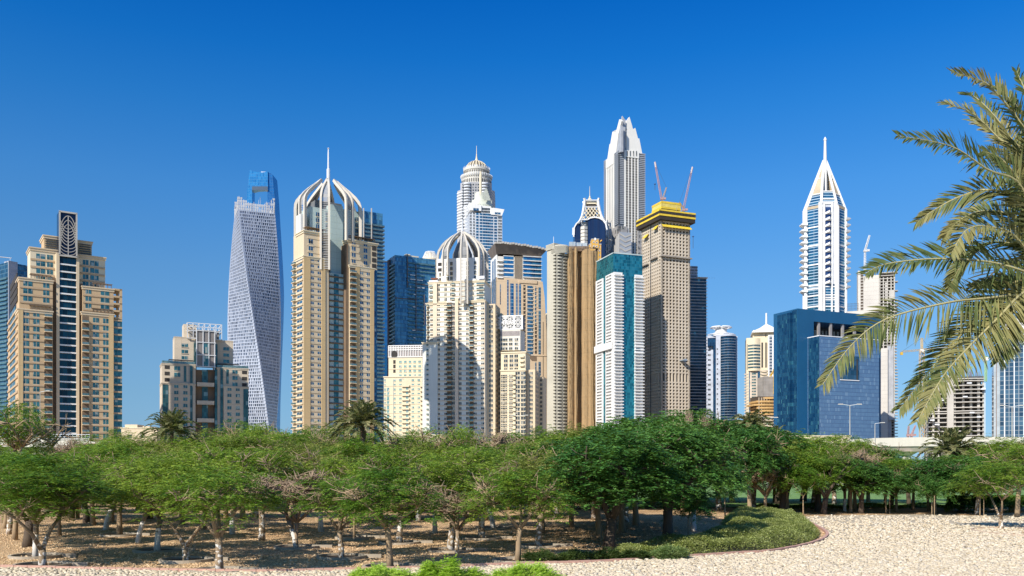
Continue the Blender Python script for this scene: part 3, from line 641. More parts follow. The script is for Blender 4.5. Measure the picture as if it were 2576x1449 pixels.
    v0, v1 = t.L(1078, 0, -1)[0], t.L(960, 0, -1)[0]; rl.box(1, 1.1, v0, v1, zz+1.5, zz+3.4); t.part('railing', rl, whitec)
    zpy = lambda p: HC+(HY-p)/F*(t.D+14)
    # the local R plane is edge-on here, so place the crown's centre from world coordinates
    Dc = t.D+16; Xc = (1163-CX)/F*Dc; lx = (Xc-t.x0)*t.r[0]+(Dc-t.D)*t.r[1]; ly = (Xc-t.x0)*t.l[0]+(Dc-t.D)*t.l[1]
    prof = [(1, 0), (.99, .15), (.95, .27), (.80, .50), (.66, .64), (.46, .80), (.12, 1)]; Rm, zs, zt = 17.3, zpy(652), zpy(584)
    for i in range(8):
        a_ = R_(-83)-t.a+i*math.pi/4; dx, dy = math.cos(a_), math.sin(a_); sx_, sy_ = -dy, dx; half = 2.3; zl = zpy(775) if i == 0 else zpy(702); m = M()
        for sg in (-1, 1):
            pts = [(lx+dx*Rm+sx_*half*sg, ly+dy*Rm+sy_*half*sg, zl)]+[(lx+dx*Rm*r+sx_*half*sg*(1-h**2.2), ly+dy*Rm*r+sy_*half*sg*(1-h**2.2), zs+(zt-zs)*h) for r, h in prof]
            m.strip(pts, (sx_, sy_, 0), .95, 1.4)
        o = t.part('crown_petal', m, ribm); lv = M(); zz = zl+1; rows = []
        while zz < zs: rows.append((Rm-.2, half, zz)); zz += .95
        for j in range(len(prof)-2):
            for q in range(6): f_ = q/6; r = prof[j][0]*(1-f_)+prof[j+1][0]*f_; h = prof[j][1]*(1-f_)+prof[j+1][1]*f_; rows.append((Rm*r-.2, half*(1-h**2.2), zs+(zt-zs)*h))
        for r, hw, zz in rows: lv.add([(lx+dx*r+sx_*hw, ly+dy*r+sy_*hw, zz), (lx+dx*r-sx_*hw, ly+dy*r-sy_*hw, zz), (lx+dx*(r-1)-sx_*hw, ly+dy*(r-1)-sy_*hw, zz+.25), (lx+dx*(r-1)+sx_*hw, ly+dy*(r-1)+sy_*hw, zz+.25), (lx+dx*r+sx_*hw, ly+dy*r+sy_*hw, zz-.3), (lx+dx*r-sx_*hw, ly+dy*r-sy_*hw, zz-.3)], [(0, 1, 2, 3), (0, 4, 5, 1)])
        mkobj('louvre', lv, louv, o)
    ck = M(); ck.lathe(lx, ly, [(7, zpy(700)), (7, zpy(640)), (4.5, zpy(618)), (1.5, zpy(600))], 12); t.part('core', ck, plain('crown_inner_shade', (.16, .17, .18))); sp = M(); sp.lathe(lx, ly, [(.8, zpy(620)), (.8, zpy(575)), (.45, zpy(573)), (.25, zpy(552))], 10); t.part('spire', sp, whitec)  # dark drum added so the inside of the crown reads dim
    return t.done()
crown_tower_b()

# ---- small cream block with white screen under the blue tower -------------------------------------
def screen_block():
    t = T('screen_topped_block', 'short cream apartment block topped by white screen wall with an arch', 'building', 1072, 965.6, 1076, 680, 84, 'beige apartment towers', (955.9, 603.7, .347))
    zp = t.px(33); z = lambda c, cy, o=0: t.L(c, cy, o)[1]
    w = M(); a = blkL(t, w, 335, 28, 992, 0, 20); b = blkL(t, w, 315, 62, 848, 1.5, 18); t.part('wall', w, cream)
    s = M(); c = blkL(t, s, 315, 62, 766, 1.5, 17, b[2]); t.part('screen_back', s, plain('pink_grey_screen', (.42, .38, .37), .8))
    l = M(); v0, v1, zt = c
    for k in range(15): v = v0+(v1-v0)*k/14; l.box(1.0, 1.5, v-.22, v+.22, b[2], zt)
    for zz in (b[2], b[2]+(zt-b[2])*.62, b[2]+(zt-b[2])*.8, zt): l.box(.95, 1.5, v0, v1, zz-.3, zz+.3)
    t.part('screen', l, white)
    ar = M(); v = t.L(104, 0, -1.2)[0]; r = t.px(19); pts = [(v+r*math.cos(q/10*math.pi), b[2]+t.px(28)+r*math.sin(q/10*math.pi)) for q in range(11)]+[(v-r, b[2]), (v+r, b[2])]
    n = len(pts); ar.add([(.8, y_, z_) for y_, z_ in pts]+[(1.6, y_, z_) for y_, z_ in pts], [tuple(range(n)), tuple(range(2*n-1, n-1, -1))]+[(i, n+i, n+(i+1) % n, (i+1) % n) for i in range(n)]); t.part('arch', ar, dark)
    co = M(); co.box(-.5, 18, a[0]-.4, a[1]+.4, a[2]-.3, a[2]+.5); co.box(1, 18, b[0]-.4, b[1]+.4, b[2]-.2, b[2]+.4)
    t.bands(co, 'L', a[0], a[1], z(200, 1056), zp*2, .4, .25); t.bands(co, 'L', b[0], b[1], z(200, 936, -1.5), zp*4, .4, .25, off=-1.5, n=1); t.part('cornice', co, cream)
    t.wgrid('window', [aquaw, cream], 'L', usL(t, (148, 183, 217, 251, 287), -1.5), t.px(17), z(148, 884, -1.5), zp, t.px(15), 4, off=-1.5)
    t.wgrid('window', [darkw, cream], 'L', usL(t, (104, 148, 238, 281)), t.px(17), z(104, 1018), zp, t.px(14)); t.wgrid('window', [darkw, cream], 'L', usL(t, (58, 197)), t.px(17), z(104, 1018)-2*zp, zp, t.px(26))
    t.wgrid('window', [darkw, cream], 'L', usL(t, (36,)), t.px(10), z(104, 1018), zp, t.px(18))
    t.balcs('balcony', [cream, cream], 'L', *usL(t, (215, 160)), z(190, 1062), zp, 1.3, .9); t.balcs('balcony', [cream, cream], 'L', *usL(t, (335, 292)), z(310, 1062), zp, 1.6, .9)
    lg = M()
    for k in range(3): zz = z(104, 884, -1.5)-k*zp; lg.box(1.4, 2, *sorted(usL(t, (113, 96), -1.5)), zz-1.4, zz+1.4)
    t.part('loggia', lg, dark)
    return t.done()
screen_block()

# ---- blue glass towers left of centre -------------------------------------------------------------
def blue_main():
    t = T('blue_glass_tower', 'dark blue glass tower with balcony rows, between the two crowned towers', 'tower', 993.8, 979.7, 1095, 800, 27, 'blue glass towers', (867.9, 566, .2171))
    zp = t.px(45); z = lambda c, cy, o=0: t.R(c, cy, o)[1]; H = z(580, 347)
    g = M(); g.box(0, t.W, 0, t.Dp, 0, H); t.part('glass_wall', g, glass('cobalt_curtain_glass', (.04, .15, .27), (.12, .34, .50), 1.5, zp, .12, (.02, .07, .12), hl=.5, hlc=(.05, .15, .22), metal=.35, pale=(.10, .28, .38), palep=.12, wob=.03))
    t.balcs('balcony', [plain('teal_slab_edge', (.05, .16, .22), .4), railg], 'R', *usR(t, (728, 918)), z(728, 440), zp, 1.1, 1.0, slab=.5); t.balcs('balcony', [plain('teal_slab_edge', (.05, .16, .22)), railg], 'R', *usR(t, (920, 1047)), z(728, 440), zp, 1.1, 1.0, n=3, slab=.5)
    t.balcs('balcony', [lgrey, railg], 'L', 0.5, t.Dp*.8, t.L(560, 470)[1], zp, 1.6, 1.0, slab=.4)
    m = M()
    for c0, ct, cb in ((724, 340, 730), (822, 460, 1235), (918, 810, 1160)): u = t.R(c0, 0, 1)[0]; m.box(u-.3, u+.3, -1.5, -.9, z(c0, cb), z(c0, ct))
    m.box(t.R(580, 0)[0], t.R(822, 0)[0], -1.3, 0, z(700, 858), z(700, 852)); m.box(t.R(822, 0)[0], t.R(918, 0)[0], -1.3, 0, z(870, 1222), z(870, 1216)); m.box(t.R(822, 0)[0], t.R(1047, 0)[0], -1.3, 0, z(870, 694), z(870, 688))
    for v in (t.Dp*.82, t.Dp): m.box(-1.9, .4, v-.5, v+.5, 0, t.L(540, 395)[1])
    t.part('fin', m, plain('bronze_grey_fin', (.16, .13, .12), .6))
    rf = M(); rf.box(t.W*.28, t.W*.62, 4, 14, H, H+2.2); rf.box(t.W*.3, t.W*.4, 3, 8, H+2, H+3); t.part('roof_house', rf, cream)
    wd = M()
    for c0, c1, cy in ((750, 808, 580), (830, 895, 640), (750, 815, 630), (832, 870, 728), (880, 915, 730), (745, 760, 722), (790, 818, 806), (780, 812, 950), (775, 815, 1220), (788, 812, 1308)): wd.box(*usR(t, (c0, c1)), -1.3, -1.15, z(c0, cy+5), z(c0, cy-5))
    t.part('laundry', wd, white)
    return t.done()
blue_main()
def blue_left():
    t = T('blue_glass_tower', 'slim blue glass tower with curved balcony ends directly right of the spired crown tower', 'tower', 904, 896, 962.5, 760, 30, 'blue glass towers', (717, 352.2, .191))
    zp = t.px(82); z = lambda c, cy, o=0: t.R(c, cy, o)[1]; H = z(1020, 930)
    g = M(); g.box(0, t.W, 0, 22, 0, H); t.part('glass_wall', g, glass('cobalt_curtain_glass', (.008, .05, .12), (.035, .16, .27)))
    zz = z(1030, 1110); k = 0; sl = plain('blue_grey_slab', (.10, .14, .18), .5)
    while zz > t.zmin:
        m = M(); m.mat(0); x0, x1 = t.R(1030, 0)[0], t.W; m.box(x0, x1+1.4, -1.6, 8, zz-.45, zz); m.mat(1); m.box(x0, x1+1.3, -1.6, -1.45, zz, zz+1.1); m.box(x1+1.2, x1+1.3, -1.4, 8, zz, zz+1.1)
        t.rep('balcony', m, [sl, railg], 10); zz -= 3.35; k += 1
    m = M()
    for c0 in (1032, 1136): u = t.R(c0, 0, 1)[0]; m.box(u-.35, u+.35, -2.2, -1.0, z(c0, 1330), z(c0, 905))
    t.part('fin', m, lgrey)
    d = M(); d.box(t.W-6, t.W+1, -.8, 6, HC+(HY-860)/F*t.D, HC+(HY-842)/F*t.D); t.part('plant_floor', d, dark)
    return t.done()
blue_left()
t = T('blue_glass_tower', 'narrow sliver of plain blue glass tower glimpsed between two larger blue towers', 'tower', 958, 955, 984, 1120, 10, 'blue glass towers')
H = t.Z(658); g = M(); g.box(0, t.W, 0, 20, 0, H); t.part('glass_wall', g, glass('royal_grid_glass', (.01, .10, .28), (.02, .16, .36), 2.5, 3.6, .25, (.01, .05, .14), metal=.5))
m = M(); m.box(-1, t.W+.5, -.6, 0, H-.5, H+.8); t.part('parapet', m, dgrey); t.done()
def round_behind():
    D = 880; root = empty('domed_building', ((1082-CX)/F*D, D, 0)); tag(root, 'cream round building top with fluted skirt roof peeking over the blue glass tower', 'building')
    z = lambda p: HC+(HY-p)/F*D; k = D/F
    mkobj('roof', M().lathe(0, 0, [(21*k, z(700)), (21*k, z(654)), (17*k, z(648)), (11*k, z(637)), (11*k, z(635))], 28), cream, root)
    mkobj('wall', M().lathe(0, 0, [(20*k, 0), (20*k, z(690))], 28), cream, root)
    r = M()
    for i in range(28): a = 2*math.pi*i/28; r.strip([(20*k*math.cos(a), 20*k*math.sin(a), z(653)), (17*k*math.cos(a), 17*k*math.sin(a), z(646)), (11.5*k*math.cos(a), 11.5*k*math.sin(a), z(634))], (-math.sin(a), math.cos(a), 0), .5, .5)
    mkobj('roof_rib', r, white, root)
round_behind()
def far_left():
    t = T('glass_office_tower', 'blue glass tower with pale grey side wall, cut off by the left edge', 'tower', 20, -70, 43, 650, 55, 'blue glass towers', (0, 641.5, .2953))
    z = t.Z(60); g = M(); g.box(0, 14, 0, t.Dp, 0, z); t.part('glass_wall', g, glass('steel_blue_glass', (.02, .08, .14), (.08, .22, .32), 1.6, 3.1, .12, (.03, .07, .1), hl=.7, hlc=(.05, .12, .18)))
    s = M(); s.box(.1, t.W, -.8, 6, 0, z+1); t.part('side_wall', s, plain('pale_grey_cladding', (.38, .40, .45), .6))
    t.balcs('balcony', [plain('teal_slab_edge', (.05, .16, .22)), railg], 'L', 0.5, 22, z-12, 3.1, 1.0, .9)
    m = M(); m.tube([(2, 1, z), (2, 1, z+4)], .12, 4); m.tube([(-10, 4, z+3), (3, 1, z+3.6)], .3, 4); t.part('roof_crane', m, white)
    return t.done()
far_left()
# ---- domed tower, far behind the centre ------------------------------------------------------------
def domed():
    D = 1150; k = .2605/F*D; X = (1119.4+305*.2605-CX)/F*D; root = empty('domed_tower', (X, D, 0)); tag(root, 'tallest round-topped tower with striped ribbed dome, ringed white drum and needle spire at centre', 'tower')
    Z = lambda c: HC+(HY-(352.2+c*.2605))/F*D
    b = M(); hw = 178*k; ct = 60*k; zt = Z(530); b.prism([(-hw, -hw+ct), (-hw+ct, -hw), (hw-ct, -hw), (hw, -hw+ct), (hw, hw), (-hw, hw)], 0, zt)
    h2 = 148*k; b.prism([(-h2, -hw+ct*.6), (-h2+ct*.6, -hw-1), (h2-ct*.6, -hw-1), (h2, -hw+ct*.6), (h2, h2), (-h2, h2)], 0, Z(465))
    mkobj('wall', b, plain('grey_white_cladding', (.42, .42, .43), .7, .08, .05), root)
    def dwin(name, x0, x1, y, mt, zlo, zhi, step, hh, n):
        z = zhi; L_ = []
        while z > zlo:
            for i in range(n): xx = x0+(x1-x0)*(i+.5)/n; m = M(); m.box(xx-(x1-x0)/n*.3, xx+(x1-x0)/n*.3, y-.15, y+.3, z-hh/2, z+hh/2); L_.append(m)
            z -= step
        for m in L_[:100]: mkobj(name, m, mt, root)
        if len(L_) > 100:
            al = M()
            for m in L_[100:]: al.add(m.v, m.f)
            mkobj(name, al, mt, root)['kind'] = 'stuff'
    dwin('window', -h2+2, h2-2, -hw-1, darkw, Z(900), Z(490), 3.6, 2.0, 11)
    bal = []
    for cx in (-h2+ct*.4+6, h2-ct*.4-6):
        z = Z(490)
        while z > Z(870): m = M(); m.lathe(cx, -hw-.5, [(4.6, z), (4.8, z+.3), (4.8, z+1.5)], 14); bal.append(m); z -= 3.6
    for m in bal[:100]: mkobj('balcony', m, whitec, root)
    z = Z(560); s_ = M()
    while z > Z(980): s_.box(-hw-.6, -hw+.4, -hw+ct, hw, z, z+1.5); s_.prism([(-hw-.6, -hw+ct), (-hw+ct-.6, -hw-.6), (-hw+ct, -hw), (-hw, -hw+ct)], z, z+1.5); z -= 3.6
    mkobj('floor_moulding', s_, whitec, root)
    sand = plain('grey_sand_drum', (.60, .57, .50), .7, .06, .08)
    rings = [(150, 462, 448), (152, 448, 400), (149, 400, 352), (126, 345, 312)]
    mkobj('drum', M().lathe(0, 0, [(144*k, Z(462)), (144*k, Z(400)), (140*k, Z(398)), (152*k, Z(372)), (152*k, Z(358)), (126*k, Z(352)), (122*k, Z(345)), (122*k, Z(318)), (128*k, Z(314)), (128*k, Z(296)), (104*k, Z(290))], 48), sand, root)
    w_ = M()
    for i in range(44):
        a = 2*math.pi*i/44
        for r, z0, z1, ww in ((144.5, 445, 412, .055), (146, 392, 374, .045), (122.5, 342, 322, .06)):
            x, y = r*k*math.cos(a), r*k*math.sin(a); tx, ty = -math.sin(a)*r*k*ww*.5, math.cos(a)*r*k*ww*.5; o = .4
            w_.add([(x-tx+o*math.cos(a), y-ty+o*math.sin(a), Z(z0)), (x+tx+o*math.cos(a), y+ty+o*math.sin(a), Z(z0)), (x+tx+o*math.cos(a), y+ty+o*math.sin(a), Z(z1)), (x-tx+o*math.cos(a), y-ty+o*math.sin(a), Z(z1))], [(0, 1, 2, 3)])
    mkobj('drum_opening', w_, dark, root)
    pt = M()
    for i in range(36):
        a = 2*math.pi*(i+.5)/36; c_, s2 = math.cos(a), math.sin(a); r0, r1 = 127*k, 132*k; tw = 1.4
        pt.add([(r0*c_-s2*tw, r0*s2+c_*tw, Z(300)), (r0*c_+s2*tw, r0*s2-c_*tw, Z(300)), (r1*c_, r1*s2, Z(272)), ((r0-2)*c_, (r0-2)*s2, Z(300))], [(0, 1, 2), (1, 3, 2), (3, 0, 2)])
    for i in range(44):
        a = 2*math.pi*i/44; c_, s2 = math.cos(a), math.sin(a); pt.strip([(141*k*c_, 141*k*s2, Z(396)), (152*k*c_, 152*k*s2, Z(366)), (153*k*c_, 153*k*s2, Z(356))], (-s2, c_, 0), .8, .8)
    mkobj('crown_point', pt, whitec, root)
    dome = M(); prof = [(104, 292), (101, 275), (93, 255), (78, 235), (57, 220), (35, 211), (22, 207)]
    mkobj('dome', M().lathe(0, 0, [(r*k, Z(z)) for r, z in prof], 40), plain('bronze_dome', (.17, .14, .10), .6), root, True)
    rb = M()
    for i in range(20):
        a = 2*math.pi*i/20; c_, s2 = math.cos(a), math.sin(a); rb.strip([((r+1)*k*c_, (r+1)*k*s2, Z(z)) for r, z in prof], (-s2, c_, 0), 1.3, .8)
    mkobj('dome_rib', rb, cream, root)
    mkobj('spire', M().lathe(0, 0, [(26*k, Z(210)), (14*k, Z(195)), (8*k, Z(175)), (5*k, Z(150)), (5*k, Z(140)), (3*k, Z(135)), (1.5*k, Z(56))], 12), cream, root, True)
domed()

# ---- blue and white tower with the stepped spiral top ----------------------------------------------
def winged():
    t = T('winged_tower', 'white and blue tower with spiral cone roof and flared wings', 'tower', 1181.5, 1176, 1263.5, 1000, 12, None, (1119.4, 352.2, .2605))
    Z = t.Z; k = .2605/F*t.D; W = t.W; Dp = 34; zp = 3.35
    b = M(); b.box(0, W, 0, Dp, 0, Z(700)); t.part('wall', b, plain('ice_white_cladding', (.66, .69, .72), .5))
    u = lambda c: t.R(c, 0)[0]
    g = M()
    for c0, c1 in ((300, 325), (334, 358), (446, 466), (474, 502), (362, 444)): g.box(u(c0), u(c1), -.15, 1, 0, Z(700))
    t.part('glass_strip', g, glass('petrol_blue_glass', (.01, .07, .14), (.03, .2, .32), 2, zp, .15, (.3, .34, .38), hl=.8, hlc=(.6, .62, .64)))
    t.wgrid('window', [darkw, whitec], 'R', [u(248), u(280), u(520)], 2.3, Z(705), zp, 2.0, fr=.1, zlo=Z(1000))
    t.wgrid('window', [darkw, whitec], 'R', [u(540)], 2.3, Z(705), zp, 2.0, fr=.1, zlo=Z(1000))
    m = M(); zz = Z(830)
    z = Z(700); 
    while z > Z(1100):
        mm = M(); cx = u(403); r = 42*k if z > Z(830) else 36*k; mm.mat(0); mm.lathe(cx, 3, [(r*1.02, z-1), (r*1.05, z-.6), (r*1.05, z+.4)], 16, 180, 360, 1, .45 if z > Z(830) else .25); t.rep('balcony', mm, [whitec], 5 if z > Z(830) else 3); z -= zp
    # side balconies left, rounded
    z = Z(640)
    while z > Z(860): mm = M(); mm.lathe(u(215), 8, [(28*k, z-.9), (30*k, z-.5), (30*k, z+.5)], 14, 150, 300); t.rep('balcony', mm, [whitec], 4); z -= zp*1.2
    wg = M()
    wg.slab([(u(240), Z(680)), (u(350), Z(680)), (u(350), Z(625)), (u(232), Z(605))], -1.2, Dp); wg.slab([(u(444), Z(710)), (u(548), Z(715)), (u(572), Z(652)), (u(470), Z(643)), (u(444), Z(645))], -1.2, Dp)
    wg.box(u(350), u(444), .2, Dp, Z(705), Z(628)); t.part('roof_wing', wg, white)
    wn = M(); wn.box(u(272), u(324), -1.35, 0, Z(680), Z(658)); wn.box(u(480), u(534), -1.35, 0, Z(705), Z(685)); t.part('wing_window', wn, bluew)
    for i in range(6): t.win('window', [darkw, whitec], 'R', u(360+i*14), Z(656), 1.4, 2.4, -.1, fr=0); t.win('window', [darkw, whitec], 'R', u(360+i*14), Z(683), 1.4, 2.4, -.1, fr=0)
    pg = plain('pale_green_cone', (.62, .64, .54), .6)
    c = M(); cx = u(380); cy = Dp*.5
    for (r0, r1, z0, z1, dx) in ((124, 112, 650, 592, 0), (112, 96, 592, 540, -3), (62, 56, 540, 462, -12)):
        n = 40; c.lathe(cx+dx*k, cy, [(r0*k, Z(z0)), (r1*k, Z(z1+ (8 if r0 > 100 else 0))), (r1*k*.98, Z(z1)), (0.1, Z(z1)-.2)], n, 0, 360, 1, .8)
    t.part('spiral_roof', c, pg)
    sp = M(); pts = []
    for i in range(26):
        a = R_(200+i*7); r = (112-i*2.2)*k; zz = 588-i*4.5; sp.box(cx+r*math.cos(a)*.9-.5, cx+r*math.cos(a)*.9+.5, cy+r*math.sin(a)*.72-.5, cy+r*math.sin(a)*.72+.5, Z(640), Z(zz))
    for i in range(10): xx = 385+i*7.5; sp.box(u(xx), u(xx)+.9, cy-13, cy-12, Z(560), Z(440+abs(i-2)*14+max(0, i-4)*10))
    for i in range(48):
        a = 2*math.pi*i/48; sp.strip([(cx+124.5*k*math.cos(a), cy+.8*124.5*k*math.sin(a), Z(650)), (cx+113*k*math.cos(a), cy+.8*113*k*math.sin(a), Z(594))], (-math.sin(a), math.cos(a), 0), .45, .5)
    t.part('roof_fin', sp, plain('dull_green_fin', (.48, .50, .43), .6))
    s = M(); s.lathe(u(363), cy-4, [(1.5, Z(560)), (1.5, Z(300)), (.4, Z(255))], 8); t.part('spire', s, cream)
    return t.done()
winged()

# ---- sandstone tower with the overhanging brown roof -------------------------------------------------
def canopy_tower():
    t = T('canopied_tower', 'sandstone tower with blue window strips under a wide flared grey-brown roof canopy', 'tower', 1249, 1234.6, 1377, 910, 14, None, (1220, 591.2, .3642))
    zp = t.px(27.2); z = lambda c, cy, o=0: t.R(c, cy, o)[1]; u = lambda c, o=0: t.R(c, 0, o)[0]
    st = plain('sandstone_panel', (.62, .47, .31), .8, .06, .04, joints=(14, 18, .2))
    w = M(); zm = z(200, 296); w.slab([(0, 0), (t.W, 0), (u(425), z(425, 660)), (u(412), z(412, 430)), (u(398), z(398, 322)), (u(90), zm), (0, zm)], 0, 26); t.part('wall', w, st)
    w2 = M(); blk(t, w2, 80, 388, 145, .8, 24); t.part('wall', w2, offw)
    s = M(); s.box(.0, 1, .5, t.Dp+1, 0, z(80, 135)); t.part('side_wall', s, white)
    gs = M()
    for v0, v1 in ((.15, .35), (.5, .72)): gs.box(-.15, .4, t.Dp*v0, t.Dp*v1, 0, z(60, 155))
    t.part('glass_strip', gs, bluew)
    # top storeys: blue bands, balconies, louvred panel
    g = M()
    for c0, c1, n, cy in ((130, 198, 5, 156), (265, 387, 5, 160)):
        for k in range(n): zz = z(c0, cy, -.8)-k*zp*1.07; g.box(u(c0), u(c1), .55, 1, zz-1.5, zz+1.3)
    t.part('ribbon_window', g, glass('sky_blue_ribbon', (.02, .15, .34), (.05, .27, .48), 3, 4, .12, (.1, .15, .2), metal=.5))
    b = M()
    for k in range(6):
        zz = z(265, 148, -.8)-k*zp*1.07; b.box(u(262), u(393), -.9, 1, zz-.25, zz+.35); b.box(u(385), u(393), -.5, 16, zz-.25, zz+.35)
        zz = z(130, 144, -.8)-k*zp*1.07; b.box(u(128), u(200), .3, 1, zz-.25, zz+.35)
    t.part('floor_moulding', b, white)
    t.balcs('balcony', [white, white], 'R', u(84), u(122), z(84, 178), zp*1.07, 2.0, .9, n=5, off=-.8)
    lv = M()
    for k in range(26): zz = z(230, 150, -.8)-k*.95; lv.box(u(205), u(258), .3, .8, zz-.3, zz+.2)
    t.part('louvre', lv, plain('tan_louvre', (.36, .29, .21)))
    # canopy
    c = M(); ut = lambda c_: t.R(c_, 0, 2)[0]; dz = lambda c_, cy: t.R(c_, cy, 2)[1]
    pts_t = [(62, 62), (110, 60), (180, 66), (260, 76), (340, 90), (425, 106)]; pts_b = [(85, 130), (120, 126), (180, 128), (260, 136), (330, 147), (378, 158)]
    for i in range(5):
        (a0, b0), (a1, b1) = pts_t[i], pts_t[i+1]; (c0, d0), (c1, d1) = pts_b[i], pts_b[i+1]
        V = [(ut(a0), -6, dz(a0, b0)), (ut(a1), -6, dz(a1, b1)), (ut(c1), 1.0, dz(c1, d1)), (ut(c0), 1.0, dz(c0, d0)), (ut(a0), 30, dz(a0, b0)), (ut(a1), 30, dz(a1, b1)), (ut(c1), 24, dz(c1, d1)), (ut(c0), 24, dz(c0, d0))]
        c.add(V, [(3, 2, 1, 0), (0, 1, 5, 4), (7, 4, 5, 6), (1, 2, 6, 5), (0, 4, 7, 3)])
    t.part('canopy', c, plain('brown_canopy', (.20, .165, .14), .7))
    e = M()
    for i in range(5):
        (a0, b0), (a1, b1) = pts_t[i], pts_t[i+1]
        for q in range(4):
            f0, f1 = q/4, (q+.85)/4; x0, x1 = ut(a0+(a1-a0)*f0), ut(a0+(a1-a0)*f1); zz0, zz1 = dz(a0, b0+(b1-b0)*f0), dz(a1, b0+(b1-b0)*f1)
            e.add([(x0, -6.3, zz0-.8), (x1, -6.3, zz1-.8), (x1, -6.3, zz1+1.2), (x0, -6.3, zz0+1.2), (x0, -2, zz0+.2), (x1, -2, zz1+.2), (x1, -2, zz1+1.7), (x0, -2, zz0+1.7)], [(0, 1, 2, 3), (3, 2, 6, 7), (0, 3, 7, 4), (1, 5, 6, 2), (4, 5, 1, 0)])
    t.part('canopy_edge', e, lgrey)
    # vertical blue strips
    strips = [(106, 340, 480, 5), (106, 390, 480, 5), (158, 310, 555, 11), (186, 335, 560, 24), (219, 335, 560, 12), (241, 340, 560, 15), (350, 355, 620, 10), (351, 880, 960, 9), (377, 362, 510, 16), (377, 522, 718, 16), (377, 728, 824, 16), (377, 876, 970, 16), (378, 985, 1150, 15), (378, 1160, 1400, 15)]
    for c0, c1, c2, wd in strips:
        m = M(); m.box(u(c0-wd/2), u(c0+wd/2), -.15, .5, z(c0, c2), z(c0, c1)); t.part('strip_window', m, glass('azure_strip_glass', (.01, .10, .24), (.04, .24, .42), 3, 3.6, .2, (.45, .4, .32), hl=.35, hlc=(.35, .42, .45)))
    dk = M(); dk.box(u(265), u(280), -.1, .4, z(270, 820), z(270, 345)); dk.box(u(345), u(358), -.1, .4, z(350, 820), z(350, 620)); dk.box(u(400), u(404), -.1, .4, 0, z(400, 600)); t.part('loggia', dk, dark)
    fl = M(); zz = z(270, 360)
    while zz > z(270, 815): fl.box(u(264), u(281), -.4, .2, zz-.5, zz+.5); fl.box(u(344), u(359), -.4, .2, zz-.5, zz+.5); zz -= zp
    t.part('balcony_front', fl, st)
    for k in range(18):
        zz = z(312, 360)-k*zp; m = M(); m.mat(0); m.box(u(292), u(332), -.15, .4, zz-1.3, zz+1.3); m.mat(1); m.box(u(288), u(334), -.7, .2, zz-2.0, zz-1.35); t.rep('window', m, [bluew, offw], 10)
    hd = M(); hd.box(u(235), u(360), -.8, .2, z(300, 335), z(300, 312)); hd.box(u(90), u(425), -.5, .2, z(300, 318)*0+z(300, 834), z(300, 824)); t.part('cornice', hd, st)
    rec = M(); rec.slab([(u(290), z(290, 835)), (u(358), z(358, 840)), (u(358), z(358, 872)), (u(325), z(325, 870))], -.1, .4); t.part('loggia', rec, shade)
    return t.done()
canopy_tower()

